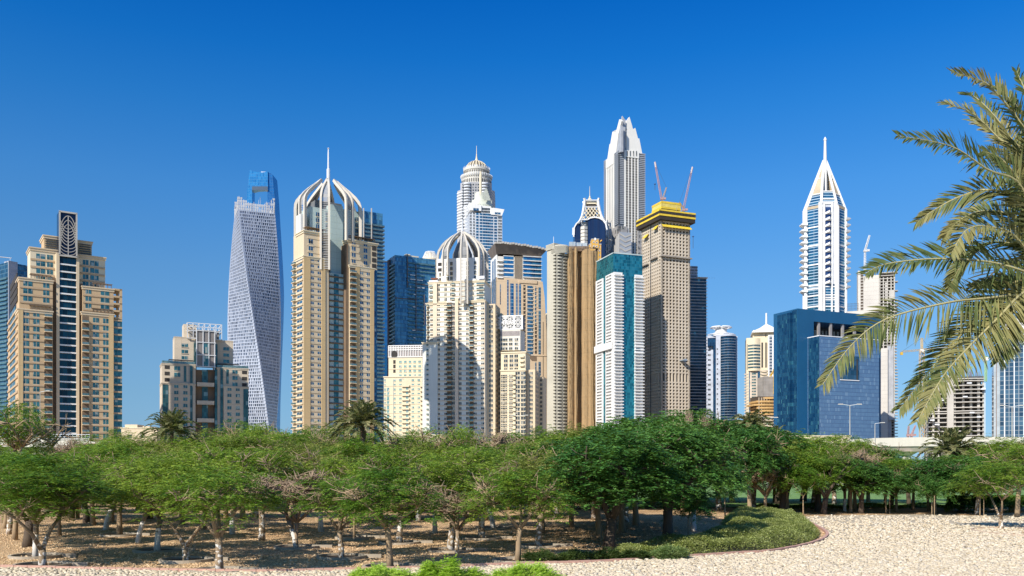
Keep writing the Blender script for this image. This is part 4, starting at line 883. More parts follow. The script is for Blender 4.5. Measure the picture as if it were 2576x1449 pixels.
# ---- cream block with lattice screen in front of it --------------------------------------------------
def lattice_block():
    t = T('lattice_topped_block', 'cream apartment block topped by white star-pattern lattice with sign letters, before the canopied tower', 'building', 1321, 1259, 1349, 604, 78, 'beige apartment towers', (1220, 591.2, .3642))
    e = t.crop; E = (1245.2, 779.8, .1128); zp = t.px(28.6)
    def LE(cx, cy=0, off=0): t.crop = E; r = t.L(cx, cy, off); t.crop = e; return r
    z = lambda c, cy, o=0: t.L(c, cy, o)[1]
    w = M(); a = blkL(t, w, 277, 107, 935, 0, 20); w.box(1.5, 18, *sorted((t.L(277, 0)[0], t.L(107, 0)[0])), 0, z(200, 812, -1.5)); t.part('wall', w, cream)
    w2 = M(); v0, v1 = LE(565, 0, -4)[0], LE(-300, 0, -4)[0]; zb = LE(400, 900, -4)[1]; zt = LE(400, 425, -4)[1]; v1 = min(v1, t.Dp+1); w2.box(4, 20, v0, v1, zb, zt); t.part('wall', w2, offw)
    # louvres under the lattice
    lv = M()
    for k in range(6): zz = LE(400, 478+k*17, -4)[1]; lv.box(3.8, 4.1, v0+.5, v1, zz-.35, zz+.35)
    t.part('louvre', lv, plain('pink_grey_screen', (.42, .38, .37)))
    # lattice panel
    v0 = LE(625, 0, -4)[0]; z0, z1 = LE(400, 425, -4)[1], LE(400, 130, -4)[1]
    bk = M(); bk.box(4.6, 12, v0+.3, t.Dp+1, z0, z1); t.part('lattice_back', bk, plain('slate_back', (.13, .15, .18)))
    l = M(); xo = 4.2
    vv = lambda c: LE(c, 0, -4)[0]
    for c in (605, 425, 235, 118): l.box(xo-.4, xo+.2, vv(c)-.5, vv(c)+.5, z0, z1)
    for zz in (z0, z1): l.box(xo-.4, xo+.2, vv(625), vv(112), zz-.4, zz+.4)
    t.part('lattice_frame', l, white)
    ls = M(); H = z1-z0
    for i, (ca, cb) in enumerate(((605, 425), (425, 235), (235, 45))):
        a0, a1 = vv(ca), vv(cb); cxm, W = (a0+a1)/2, abs(a1-a0); cz = z0+H/2
        def tb(pts, r=.2): ls.strip([(xo-.1, p[0], p[1]) for p in pts], (1, 0, 0), .3, r*2)
        def star(px, pz, R1, R2, n, ph=0): pts = [(px+(R1 if q % 2 == 0 else R2)*math.cos(ph+math.pi*q/n), pz+(R1 if q % 2 == 0 else R2)*math.sin(ph+math.pi*q/n)) for q in range(2*n+1)]; tb(pts, .18)
        star(cxm, cz, W*.24, W*.15, 10); star(cxm, cz, W*.15, W*.15, 8)
        for q in range(10):
            a_ = math.pi*2*q/10; tb([(cxm+W*.24*math.cos(a_), cz+W*.24*math.sin(a_)), (cxm+W*.36*math.cos(a_+.16), cz+W*.36*math.sin(a_+.16)), (cxm+W*.5*math.cos(a_), cz+W*.5*math.sin(a_))], .18); tb([(cxm+W*.24*math.cos(a_), cz+W*.24*math.sin(a_)), (cxm+W*.36*math.cos(a_-.16), cz+W*.36*math.sin(a_-.16)), (cxm+W*.5*math.cos(a_), cz+W*.5*math.sin(a_))], .18)
        for sx in (-1, 1):
            for sz in (-1, 1): star(cxm+sx*W*.32, cz+sz*H*.37, W*.13, W*.06, 6)
        for sz in (-1, 1):
            c_ = [(cxm+W*.12*math.cos(q/8*2*math.pi), cz+sz*H*.40+W*.16*math.sin(q/8*2*math.pi)) for q in range(9)]; tb(c_, .18)
    t.part('lattice', ls, white)
    # raised sign letters
    lt = bpy.data.curves.new('sign_letters', 'FONT'); lt.body = 'MAAR'; lt.size = H*.42; lt.extrude = .12; lt.offset = .09; lt.space_character = 1.12
    o = bpy.data.objects.new('sign_letters', lt); scene.collection.objects.link(o); o.parent = t.root; lt.materials.append(white); lt.align_x = 'RIGHT'
    ML = Matrix(((0, 0, -1, xo-.75), (-1, 0, 0, vv(470)), (0, 1, 0, z0+H*.34), (0, 0, 0, 1)))
    bpy.context.view_layer.update(); dm = bpy.data.meshes.new_from_object(o.evaluated_get(bpy.context.evaluated_depsgraph_get())); bpy.data.objects.remove(o); o = mkobj('sign_letters', dm, white, t.root); o.matrix_local = ML
    W = [darkw, cream]
    us = lambda cs, o=0: [LE(c, 0, o)[0] for c in cs]
    t.wgrid('window', W, 'L', us((172, 240, 350, 478), -4), 2.4, LE(350, 662, -4)[1], 3.05, 1.8, 3, off=-4)
    t.wgrid('window', W, 'L', us((230, 357, 463)), 2.6, LE(230, 1030)[1]+.0, 3.05, 2.1, 4, off=-1.5)
    t.wgrid('window', W, 'L', us((175, 230, 357)), 2.6, a[2]-4, 3.05, 2.1); t.wgrid('window', W, 'L', us((505, 630)), 3.2, a[2]-2.2, 3.05, 2.2)
    bl = us((465, 400)); t.balcs('balcony', [cream, cream], 'L', min(bl), max(bl), a[2]-3, 3.05, 1.3, 1.0)
    bl = us((650, 560), -1.5); t.balcs('balcony', [cream, cream], 'L', min(bl), max(bl), LE(600, 1050, -1.5)[1], 3.05, 1.4, 1.0, off=-1.5, n=4)
    co = M(); co.box(-.5, 20, a[0]-.5, a[1]+.5, a[2]-.4, a[2]+.5); zz = z(200, 812, -1.5); co.box(1, 19, -.5, a[1], zz-.3, zz+.6); t.bands(co, 'L', a[0], a[1], a[2]-3.9, 3.05, .35, .2); t.part('cornice', co, cream)
    sw = M(); sw.box(5, 24, -6, .5, 0, z(277, 925)); sw.box(20, 34, -9, 0, 0, z(277, 960)); t.part('side_wing', sw, beige2)
    t.wgrid('window', [darkw, cream], 'R', [8, 12, 16], 1.5, z(277, 950), 3.05, 1.8, off=6); t.wgrid('window', [darkw, cream], 'L', [-3.2], 2.2, z(277, 950), 3.05, 1.8, off=-5); t.wgrid('window', [darkw, cream], 'L', [-7.5], 1.6, z(277, 985), 3.05, 1.8, off=-20)
    return t.done()
lattice_block()

t = T('dark_glass_tower', 'dark navy glass slab with pale beige top, in the gap right of the canopied tower', 'tower', 1377, 1374, 1394, 1000, 12)
m = M(); m.box(0, t.W, 0, 24, 0, t.Z(812)); t.part('glass_wall', m, glass('navy_slab_glass', (.006, .02, .06), (.01, .045, .11), 3, 4, .2, (.01, .02, .05), metal=.4))
m = M(); m.box(-.3, t.W, -.3, 24, t.Z(812), t.Z(790)); m.box(2, t.W-2, 2, 20, t.Z(790), t.Z(783)); t.part('top_storey', m, cream); t.done()

# ---- balcony tower and its cloth wrapped neighbour ------------------------------------------------------
def balcony_tower():
    t = T('balcony_tower', 'grey-beige tower covered in small curved balconies, left of the cloth-wrapped tower', 'tower', 1401, 1392.7, 1429, 880, 36, None, (1352.1, 566, .1302))
    zp = 3.35; st = plain('greige_render', (.50, .47, .38), .8, .06, .06)
    H = t.Z(520); w = M(); w.box(0, t.W, 0, t.Dp, 0, H); w.box(-.5, t.W*.9, t.Dp*.6, t.Dp+10, 0, t.Z(335)); t.part('wall', w, st)
    c = M(); cx, cy = t.W*.55, 4; zt = t.Z(395); c.lathe(cx, cy, [(t.W*.62, H-1), (t.W*.62, zt), (t.W*.55, zt+1)], 20, 150, 330)
    for k in range(6): c.lathe(cx, cy, [(t.W*.66, t.Z(410+k*22)), (t.W*.66, t.Z(410+k*22)+.6)], 20, 150, 330)
    for k in range(5): zz = t.Z(350+k*22); c.box(-1.6, t.W*.5, t.Dp*.5, t.Dp+10.5, zz-.3, zz+.6)
    t.part('cornice', c, st)
    m = M(); m.tube([(0, t.Dp, t.Z(335)), (0, t.Dp, t.Z(205))], .25, 5); t.part('mast', m, whitec)
    n = 0; z = H-1.5
    dk = M(); dk.box(-.06, .2, t.Dp*.1, t.Dp*.9, 0, H); dk.box(1.0, t.W*.5, -.06, .3, 0, H); dk.box(t.W*.56, t.W-.6, -.06, .3, 0, H); t.part('loggia', dk, plain('shaded_greige', (.16, .15, .13)))  # loggia shade put in as darker strips laid on the wall
    while z > t.zmin:
        m = M(); m.box(-1.6, .3, t.Dp*.1, t.Dp*.9, z-1.1, z+.2); t.rep('balcony', m, st, 2.0)
        m = M(); m.lathe(t.W*.28, 0, [(t.W*.22, z-1.1), (t.W*.22, z+.3)], 10, 180, 360, 1, .5); t.rep('balcony', m, st, 2.5)
        m = M(); m.taper((t.W*.56, t.W+.6, -1.2, .2), (t.W*.56, t.W+.8, -2.0, .2), z-1.1, z+.3); t.rep('balcony', m, plain('pale_greige', (.58, .57, .50)), 3); z -= zp
    return t.done()
balcony_tower()
def wrapped():
    D = 885; X0 = (1428-CX)/F*D; root = empty('cloth_wrapped_tower', (X0, D, 0)); tag(root, 'tower wrapped top to bottom in brown hanging cloth with deep vertical folds', 'tower')
    q = lambda c: (1352.1+c*.1302-CX)/F*D-X0; Z = lambda c: HC+(HY-(566+c*.1302))/F*D
    plan = [(580, 2), (612, -1.5), (655, -.5), (690, 1.5), (712, 3.5), (722, 1), (745, -1), (772, .5), (778, 9), (815, 10.5), (858, 9), (868, 1.5), (905, -1), (950, -1.5), (980, -.8), (1022, -2.0), (1085, -1.2), (1092, 1.5), (1108, 0), (1140, 0.5), (1160, 3), (1175, 7)]
    top = lambda c: 424 if c < 650 else (480 if c < 715 else (436 if c < 775 else (490 if c < 900 else (470 if c < 1020 else (500 if c < 1086 else 485)))))
    c_ = []
    for (a, ya), (b, yb) in zip(plan, plan[1:]):
        n = max(2, int(abs(b-a)/5)); c_ += [(a+(b-a)*k/n, ya+(yb-ya)*k/n) for k in range(n)]
    c_.append(plan[-1]); nz = 90; V = []; Fq = []
    for j in range(nz+1):
        f = j/nz
        for i, (c, y) in enumerate(c_):
            z1 = Z(top(c)); z = z1*(1-f)
            wr = .28*math.sin(c*.31+2*math.sin(z*.05))+.35*math.sin(z*.8+c*.35)*(1 if 600 < c < 645 or c > 1085 else .25)
            V.append((q(c)+.2*math.sin(z*.2+c), y+wr*(1 if j else .6), z))
    n = len(c_)
    for j in range(nz):
        for i in range(n-1): Fq.append((j*n+i, j*n+i+1, (j+1)*n+i+1, (j+1)*n+i))
    ct = plain('brown_hanging_cloth', (.36, .245, .125), .9, .08, .05, col2=(.44, .29, .14), joints=(30, 11, .25), fine=1.5)
    me = npmesh('cloth_wrap', np.array(V), np.array(Fq), ct, 4); o = bpy.data.objects.new('cloth_wrap', me); scene.collection.objects.link(o); o.parent = root
    m = M(); m.box(q(584), q(1160), 11, 30, 0, Z(480)); m.box(q(584), q(770), 4.5, 30, 0, Z(470)); m.box(q(905), q(1100), 4.5, 30, 0, Z(480)); mkobj('tower_core', m, grey, root)
    for c0, c1, ct_ in ((618, 745, 300), (762, 860, 312), (872, 970, 322)):
        g = M(); g.box(q(c0), q(c1), 5, 14, Z(385), Z(ct_)); b = mkobj('penthouse_box', g, glass('pale_grey_glass', (.30, .36, .40), (.45, .5, .52), 3, 5, .2, (.5, .5, .5), metal=.1), root)
    s = M(); rs = random.Random(5)
    for k in range(150):
        c = rs.uniform(560, 1000); zz = Z(rs.uniform(385, 470)); y = rs.uniform(0, 10); x = q(c)
        if k % 3: s.box(x, x+rs.uniform(1.5, 4), y, y+.15, zz, zz+.15)
        else: s.box(x, x+.15, y, y+.15, zz-1.5, zz+1.5)
    for k in range(30): c = rs.uniform(1020, 1165); x = q(c); zz = Z(rs.uniform(450, 510)); s.box(x, x+rs.uniform(.2, 2), 0, .2, zz, zz+rs.uniform(.2, 2.5))
    mkobj('scaffold', s, plain('rusty_scaffold', (.30, .22, .16), .8), root)
    d = M(); d.box(q(585), q(1000), 5, 14, Z(480), Z(388)); mkobj('open_floor', d, shade, root)
    dk = M()
    for c, cy in ((955, 1110), (958, 1068), (1012, 1105), (1016, 1155)): dk.box(q(c-6), q(c+6), -2.3, -2.15, Z(cy+5), Z(cy-4))
    mkobj('cloth_tear', dk, dark, root)
wrapped()
def ochre():
    D = 1040; root = empty('ochre_building', ((1352.1+1000*.1302-CX)/F*D, D, 0)); tag(root, 'small orange-ochre stepped building between the cloth-wrapped tower and white tallest tower', 'building')
    q = lambda c: (1352.1+c*.1302-CX)/F*D-((1352.1+1000*.1302-CX)/F*D); Z = lambda c: HC+(HY-(566+c*.1302))/F*D
    oc = plain('ochre_paint', (.66, .38, .08), .8)
    w = M(); w.box(q(1000), q(1232), 1, 14, 0, Z(370)); w.box(q(1042), q(1185), 0, 14, 0, Z(275)); w.box(q(1100), q(1130), -.3, 5, Z(290), Z(250)); mkobj('wall', w, oc, root)
    tr = M(); tr.box(q(1038), q(1190), -.4, 14, Z(275), Z(268)); tr.box(q(1100), q(1130), -.5, 0, Z(300), Z(250)); tr.box(q(996), q(1040), .5, 14, Z(372), Z(362)); tr.box(q(1190), q(1236), .5, 14, Z(372), Z(362)); mkobj('trim', tr, white, root)
    for c, cy in ((1040, 402), (1090, 407), (1142, 414), (1195, 422), (1088, 332), (1142, 340), (1195, 500), (1195, 576), (1195, 655), (1195, 707)):
        y = .85 if c > 1185 else -.15; y = .85 if c < 1042 else y
        m = M(); m.mat(1); m.box(q(c-16), q(c+16), y-.05, y+.1, Z(cy+15), Z(cy-15)); m.mat(0); m.box(q(c-11), q(c+11), y-.12, y+.05, Z(cy+10), Z(cy-10)); mkobj('window', m, [darkw, white], root)
    b = M(); b.tube([(q(1195), 3, Z(325)), (q(1250), 2, Z(285))], .9, 4); mkobj('roof_beam', b, oc, root)
ochre()

# ---- tower with flared lattice crown ---------------------------------------------------------------------
def lattice_crown():
    D = 1150; X0 = (1481.8-CX)/F*D; root = empty('lattice_crowned_tower', (X0, D, 0)); tag(root, 'navy glass tower with flared white lattice crown and ball spire', 'tower')
    q = lambda c: (1371+c*.4431-CX)/F*D-X0; Z = lambda c: HC+(HY-(452.8+c*.4431))/F*D
    bg_ = glass('midnight_blue_glass', (.006, .025, .08), (.012, .05, .13), 1.6, 30, .5, (.004, .015, .05), metal=.5)
    # arched blue body
    arc = lambda x0, x1, zb, ztop, n=12: [(x0, 0), (x1, 0), (x1, zb)]+[(x1+(x0-x1)*k/n, zb+(ztop-zb)*math.sin(math.pi*min(1, .5+.5*k/n) if False else math.pi/2*(k/n))) for k in range(1, n+1)]
    b = M(); b.slab([(q(238), 0), (q(338), 0), (q(336), Z(270)), (q(322), Z(248)), (q(300), Z(236)), (q(270), Z(232)), (q(238), Z(240))], -14, 20); mkobj('body', b, bg_, root)
    b = M(); b.slab([(q(163), 0), (q(205), 0), (q(205), Z(248)), (q(190), Z(252)), (q(175), Z(265)), (q(165), Z(285))], -10, 20); b.slab([(q(200), 0), (q(240), 0), (q(240), Z(240)), (q(200), Z(250))], -8, 20); mkobj('body', b, bg_, root)
    e = M()
    def rib(pts, y0=-14.6, w=1.6): e.strip([(q(a), y0, Z(c)) for a, c in pts], (0, 1, 0), 2.0, w)
    rib([(236, 243), (250, 234), (275, 230), (300, 234), (322, 246), (338, 268), (345, 300)]); rib([(205, 248), (188, 250), (174, 262), (163, 282), (158, 320), (160, 335)], -10.6)
    rib([(159, 285), (158, 325)], -10.8, 3)
    mkobj('arch_rib', e, white, root)
    for k in range(5):
        z_ = Z(286+k*20); bm = M(); bm.prism([(q(197), -8), (q(200), -14), (q(218), -17), (q(236), -14), (q(238), -8)], z_-2.5, z_+1.2); mkobj('balcony', bm, offw, root)
    bk = M(); bk.box(q(200), q(237), -13, 0, Z(400), Z(255)); mkobj('core', bk, darkw, root)
    # crown: flared square frame with lattice
    cc = M(); rows = [(255, 60, 14), (225, 52, 12), (190, 42, 10), (150, 36, 9), (120, 34, 8.5)]  # (row, half width crop, _)
    xc = 264
    def hx(row):
        for (r0, h0, _), (r1, h1, _) in zip(rows, rows[1:]):
            if r1 <= row <= r0: f = (r0-row)/(r0-r1); return h0+(h1-h0)*f
        return rows[-1][1]
    S = .4431/F*D
    corners = [(-1, -1), (1, -1), (1, 1), (-1, 1)]
    xm = q(262)
    prof = [(262, 78), (240, 64), (215, 54), (185, 46), (150, 40), (125, 38)]
    for i in range(4):
        sx, sy = corners[i]; cc.strip([(xm+sx*h*S, sy*h*S*.75, Z(r)) for r, h in prof]+[(xm+sx*42*S, sy*42*S*.75, Z(112))], (sx, -sy, 0), 2.2, 2.2)
    for r, h in ((240, 64), (165, 42), (125, 38)):
        for i in range(4):
            (ax, ay), (bx, by) = corners[i], corners[(i+1) % 4]; cc.tube([(xm+ax*h*S, ay*h*S*.75, Z(r)), (xm+bx*h*S, by*h*S*.75, Z(r))], 1.0, 4)
    mkobj('crown_frame', cc, white, root)
    lt = M(); pf = lambda r: np.interp(r, [125, 150, 185, 215, 240], [38, 40, 46, 54, 64])
    for sy in (-1, 1):
        for k in range(-7, 8, 2):
            for sg in (-1, 1):
                pts = []
                for j in range(13):
                    r = 238-j*6; fx = (k/5+sg*j/12*1.1)
                    if abs(fx) <= 1: h = pf(r); pts.append((xm+fx*h*S, sy*h*S*.75, Z(r)))
                if len(pts) > 1: lt.strip(pts, (0, 1, 0), .7, .8)
    for sx in (-1, 1):
        for k in range(-6, 7):
            for sg in (-1, 1):
                pts = []
                for j in range(13):
                    r = 238-j*6; fx = (k/5+sg*j/12*1.1)
                    if abs(fx) <= 1: h = pf(r); pts.append((xm+sx*h*S, fx*h*S*.75, Z(r)))
                if len(pts) > 1: lt.strip(pts, (1, 0, 0), .7, .9)
    mkobj('lattice', lt, cream, root)
    ic = M(); ic.box(xm-24*S, xm+24*S, -16*S, 16*S, Z(260), Z(128)); mkobj('core', ic, plain('brown_grey_core', (.10, .085, .075)), root)
    tp = M(); tp.box(xm-30*S, xm+30*S, -22*S, 22*S, Z(142), Z(128)); tp.lathe(xm-8*S, 0, [(16*S, Z(128)), (12*S, Z(122)), (7*S, Z(118)), (13*S, Z(113)), (9*S, Z(107)), (5*S, Z(103)), (6*S, Z(98)), (2*S, Z(92)), (.8*S, Z(35))], 14); mkobj('spire', tp, cream, root)
lattice_crown()

# ---- tallest white tower ------------------------------------------------------------------------------------
def tallest():
    t = T('tallest_tower', 'tallest tower, white with dark vertical window strips and jagged crown of pointed slabs', 'tower', 1557, 1520.7, 1621.3, 1150, 20, None, (1496.8, 276.7, .2516))
    z = lambda c, cy, o=0: t.R(c, cy, o)[1]; u = lambda c, o=0: t.R(c, 0, o)[0]; v = lambda c, o=0: t.L(c, 0, o)[0]
    W, Dp = t.W, t.Dp; zc = z(240, 405); zt2 = z(440, 425)
    sv = plain('silver_louvre_grey', (.36, .39, .43), .5, .05, .05); ww = plain('warm_white_stone', (.78, .76, .70), .6, .04, .05)
    b = M(); b.box(0, W, 0, Dp, 0, zc-2); t.part('body', b, plain('dim_louvre_gap', (.13, .15, .18), .6))
    lf = M(); zz = zc
    while zz > z(240, 1145):
        lf.box(-1.0, u(290), -1.0, 1, zz-1.15, zz); lf.box(-1.0, 1, -1, v(198), zz-1.15, zz); lf.box(u(434), W+1, -1.0, Dp, zz-1.15, zz); lf.box(-1, 1, v(122), Dp+.5, zz-1.15, zz); zz -= 2.4
    t.part('louvre_corner', lf, sv)
    p = M(); z1 = zc+1
    for c0, c1 in ((287, 308), (322, 338), (354, 371), (386, 402), (415, 434)): p.box(u(c0)+.5, u(c1)-.5, -1.5, 1, 0, z1)
    p.box(u(287), u(434), -1.9, 1, z(350, 478), z1); t.part('pier', p, ww)
    p = M()
    for c0, c1 in ((198, 187), (180, 172), (165, 157), (150, 142), (135, 120)): p.box(-1.6, 1, v(c0)+.2, v(c1)-.2, 0, z1-2)
    p.box(-1.9, 1, v(198), v(120), z(200, 500), z1-2); t.part('pier', p, ww)
    sw = M(); sw.box(u(300), u(425), -1.1, .5, 0, z(350, 485)); sw.box(-1.0, .5, v(190), v(128), 0, z(200, 520)); t.part('strip_window', sw, glass('brown_strip_glass', (.03, .03, .03), (.12, .115, .10), 2.0, 3.4, .3, (.35, .34, .3), hl=1.2, hlc=(.32, .30, .27), metal=.1))
    tw = M()
    for c in (315, 346, 378, 408): tw.box(u(c-4), u(c+4), -2.2, -1.7, z(c, 466), z(c, 415))
    t.part('slot_window', tw, darkw)
    base = M(); zb = z(250, 1165); base.box(-3, u(315), -3, 1, 0, zb); base.box(-3, 1, -3, v(195), 0, zb); base.box(u(415), W+3, -3, Dp, 0, z(440, 1180)); base.box(-3, 1, v(118), Dp+2, 0, z(100, 1215)); t.part('lower_corner', base, plain('mid_grey_stone', (.36, .35, .34), .7, joints=(12, 7, .3)))
    t.wgrid('window', [darkw, lgrey], 'R', [u(c, 3) for c in (250, 281)], 2.8, z(250, 1180), 7.6, 4.0, off=3, zlo=z(250, 1450)); t.wgrid('window', [darkw, lgrey], 'R', [u(c, 3) for c in (442, 468)], 2.6, z(440, 1212), 7.6, 4.0, off=3, zlo=z(250, 1450)); t.wgrid('window', [darkw, lgrey], 'L', [v(c, 3) for c in (205, 225, 110)], 2.6, z(240, 1212), 7.6, 4.0, off=3, zlo=z(250, 1450))
    # sloped ribbed lower roof in front of the corner
    sl = M(); cx_, cz = u(265, 3), z(265, 1235)
    sl.add([(-4, -9, z(265, 1240)), (u(330), -9, z(265, 1240)), (u(330), -9, 0), (-4, -9, 0), (-4, Dp*.75, z(150, 1440)), (-4, Dp*.75, 0)], [(0, 3, 2, 1), (0, 4, 5, 3)])
    t.part('sloped_screen', sl, plain('silver_louvre_grey', (.36, .39, .43)))
    r = M()
    for k in range(13): f = k/12; y = -9+(Dp*.75+9)*f; zz = z(265, 1240)+(z(150, 1440)-z(265, 1240))*f; r.box(-4.5, -3.9, y-.5, y+.5, 0, zz)
    for k in range(10): zz = z(265, 1250)-k*6; n_ = u(330)+4; r.add([(-4, -9.4, zz), (-4+n_*.5, -9.4, zz-4), (-4+n_*.5, -9.4, zz-6), (-4, -9.4, zz-2), (-4+n_, -9.4, zz), (-4+n_, -9.4, zz-2)], [(0, 3, 2, 1), (1, 2, 5, 4)])
    t.part('screen_rib', r, lgrey)
    # jagged crown slabs
    th = 3.0
    def slabR(name, pts, off, mt): m = M(); m.slab([(t.R(a, c, off)[0], t.R(a, c, off)[1]) for a, c in pts], -off, -off+th); t.part(name, m, mt)
    def slabL(name, pts, off, mt):
        P_ = [t.L(a, c, off) for a, c in pts]; n = len(P_); m = M()
        m.add([(-off, a, c) for a, c in P_]+[(-off+th, a, c) for a, c in P_], [tuple(range(n-1, -1, -1)), tuple(range(n, 2*n))]+[(i, (i+1) % n, n+(i+1) % n, n+i) for i in range(n)]); t.part(name, m, mt)
    slabR('crown_slab', [(316, 440), (473, 440), (443, 283), (430, 285), (403, 178), (380, 190), (345, 68), (316, 108)], -1.5, ww)
    slabR('crown_slab', [(288, 420), (312, 420), (308, 98), (300, 108)], -6, ww)
    slabL('crown_slab', [(120, 510), (205, 470), (232, 250), (265, 110), (243, 92), (208, 225), (183, 225), (160, 340), (145, 340)], -1.5, ww)
    slabR('crown_slab', [(262, 415), (302, 415), (305, 105), (275, 58), (268, 140)], 0.5, plain('grey_crown_metal', (.42, .44, .47), .5))
    slabL('crown_slab', [(262, 415), (212, 440), (232, 300), (250, 155), (262, 160)], 0.5, plain('grey_crown_metal', (.42, .44, .47)))
    # back slabs so the crown is closed from the side too
    bk = M(); bk.slab([(3, zc-4), (W-3, zc-4), (W*.72, z(345, 110)), (W*.5, z(345, 75)), (W*.3, z(345, 110))], Dp-4, Dp-1); t.part('crown_slab', bk, ww)
    ic = M(); ic.taper((3, W-4, 3, Dp-4), (W*.35, W*.6, Dp*.3, Dp*.6), zc-3, z(300, 190)); t.part('crown_core', ic, plain('dim_louvre_gap', (.13, .15, .18)))
    return t.done()
tallest()

# ---- white and teal tower --------------------------------------------------------------------------------------
def teal_white():
    t = T('white_teal_tower', 'white balcony tower with teal glass top and teal centre strip, before the tallest tower', 'tower', 1543, 1500.5, 1616, 840, 19, None, (1484.2, 616.3, .3125))
    zp = t.px(25.4); z = lambda c, cy, o=0: t.R(c, cy, o)[1]; u = lambda c: t.R(c, 0)[0]; v = lambda c: t.L(c, 0)[0]; H = z(190, 65)
    tg = glass('teal_curtain_glass', (.01, .12, .17), (.035, .30, .37), 1.6, 3.0, .12, (.02, .14, .18), hl=.25, metal=.6, pale=(.05, .3, .36), palep=.1, wob=.04)
    g = M(); g.box(0, t.W, 0, t.Dp, 0, H); t.part('glass_wall', g, tg)
    pr = M(); pr.box(-.4, t.W+.4, -.4, .2, H-.3, H+.7); pr.box(-.4, .2, -.4, t.Dp, H-.3, H+.7); t.part('parapet', pr, plain('pale_aqua_edge', (.5, .6, .6)))
    w = M(); z1, z2 = z(190, 218), z(360, 240); zm0, zm1 = z(190, 760), z(190, 860)
    w.box(0, u(258), -.9, 3, 0, z1); w.box(u(358), t.W+.2, -.9, 3, 0, z2); w.box(-.9, 2, v(188), v(131), 0, z1-.6); w.box(-.9, 2, v(110), t.Dp, 0, t.L(108, 268)[1]); t.part('wall', w, white)
    t.wgrid('window', [darkw, white], 'R', [u(222)], t.px(46), z1-zp*.8, zp, t.px(9), fr=.1, off=.9); t.wgrid('window', [darkw, white], 'R', [u(381)], t.px(46), z2-zp*.8, zp, t.px(9), fr=.1, off=.9)
    t.wgrid('window', [darkw, white], 'L', [(v(137)+v(180))/2], abs(v(137)-v(180))*.95, z1-zp*.8, zp, t.px(9), fr=.1, off=.9); t.wgrid('window', [darkw, white], 'L', [(v(62)+v(102))/2], abs(v(62)-v(102))*.95, t.L(108, 268)[1]-zp*.8, zp, t.px(9), fr=.1, off=.9)
    t.balcs('balcony', [white, white], 'R', .2, u(264), z1-zp, zp, 2.6, .5, slab=.4); t.balcs('balcony', [white, white], 'R', u(355), t.W+1.0, z2-zp, zp, 2.6, .5, slab=.4)
    mb = M(); mb.box(-.2, u(256), -1.6, 2, z(190, 862), z(190, 765)); mb.box(u(360), t.W+.4, -1.6, 2, z(360, 880), z(360, 785)); mb.box(-2.6, 2, v(188), t.Dp, t.L(120, 855)[1], t.L(120, 800)[1]); t.part('transfer_floor', mb, white)
    ww = M(); ww.box(u(203), u(242), -1.8, -1.4, z(220, 838), z(220, 820)); ww.box(u(362), u(400), -1.8, -1.4, z(380, 855), z(380, 835)); ww.box(u(212), u(234), -1.8, -1.4, z(220, 790), z(220, 776)); t.part('wide_window', ww, tealw)
    return t.done()
teal_white()

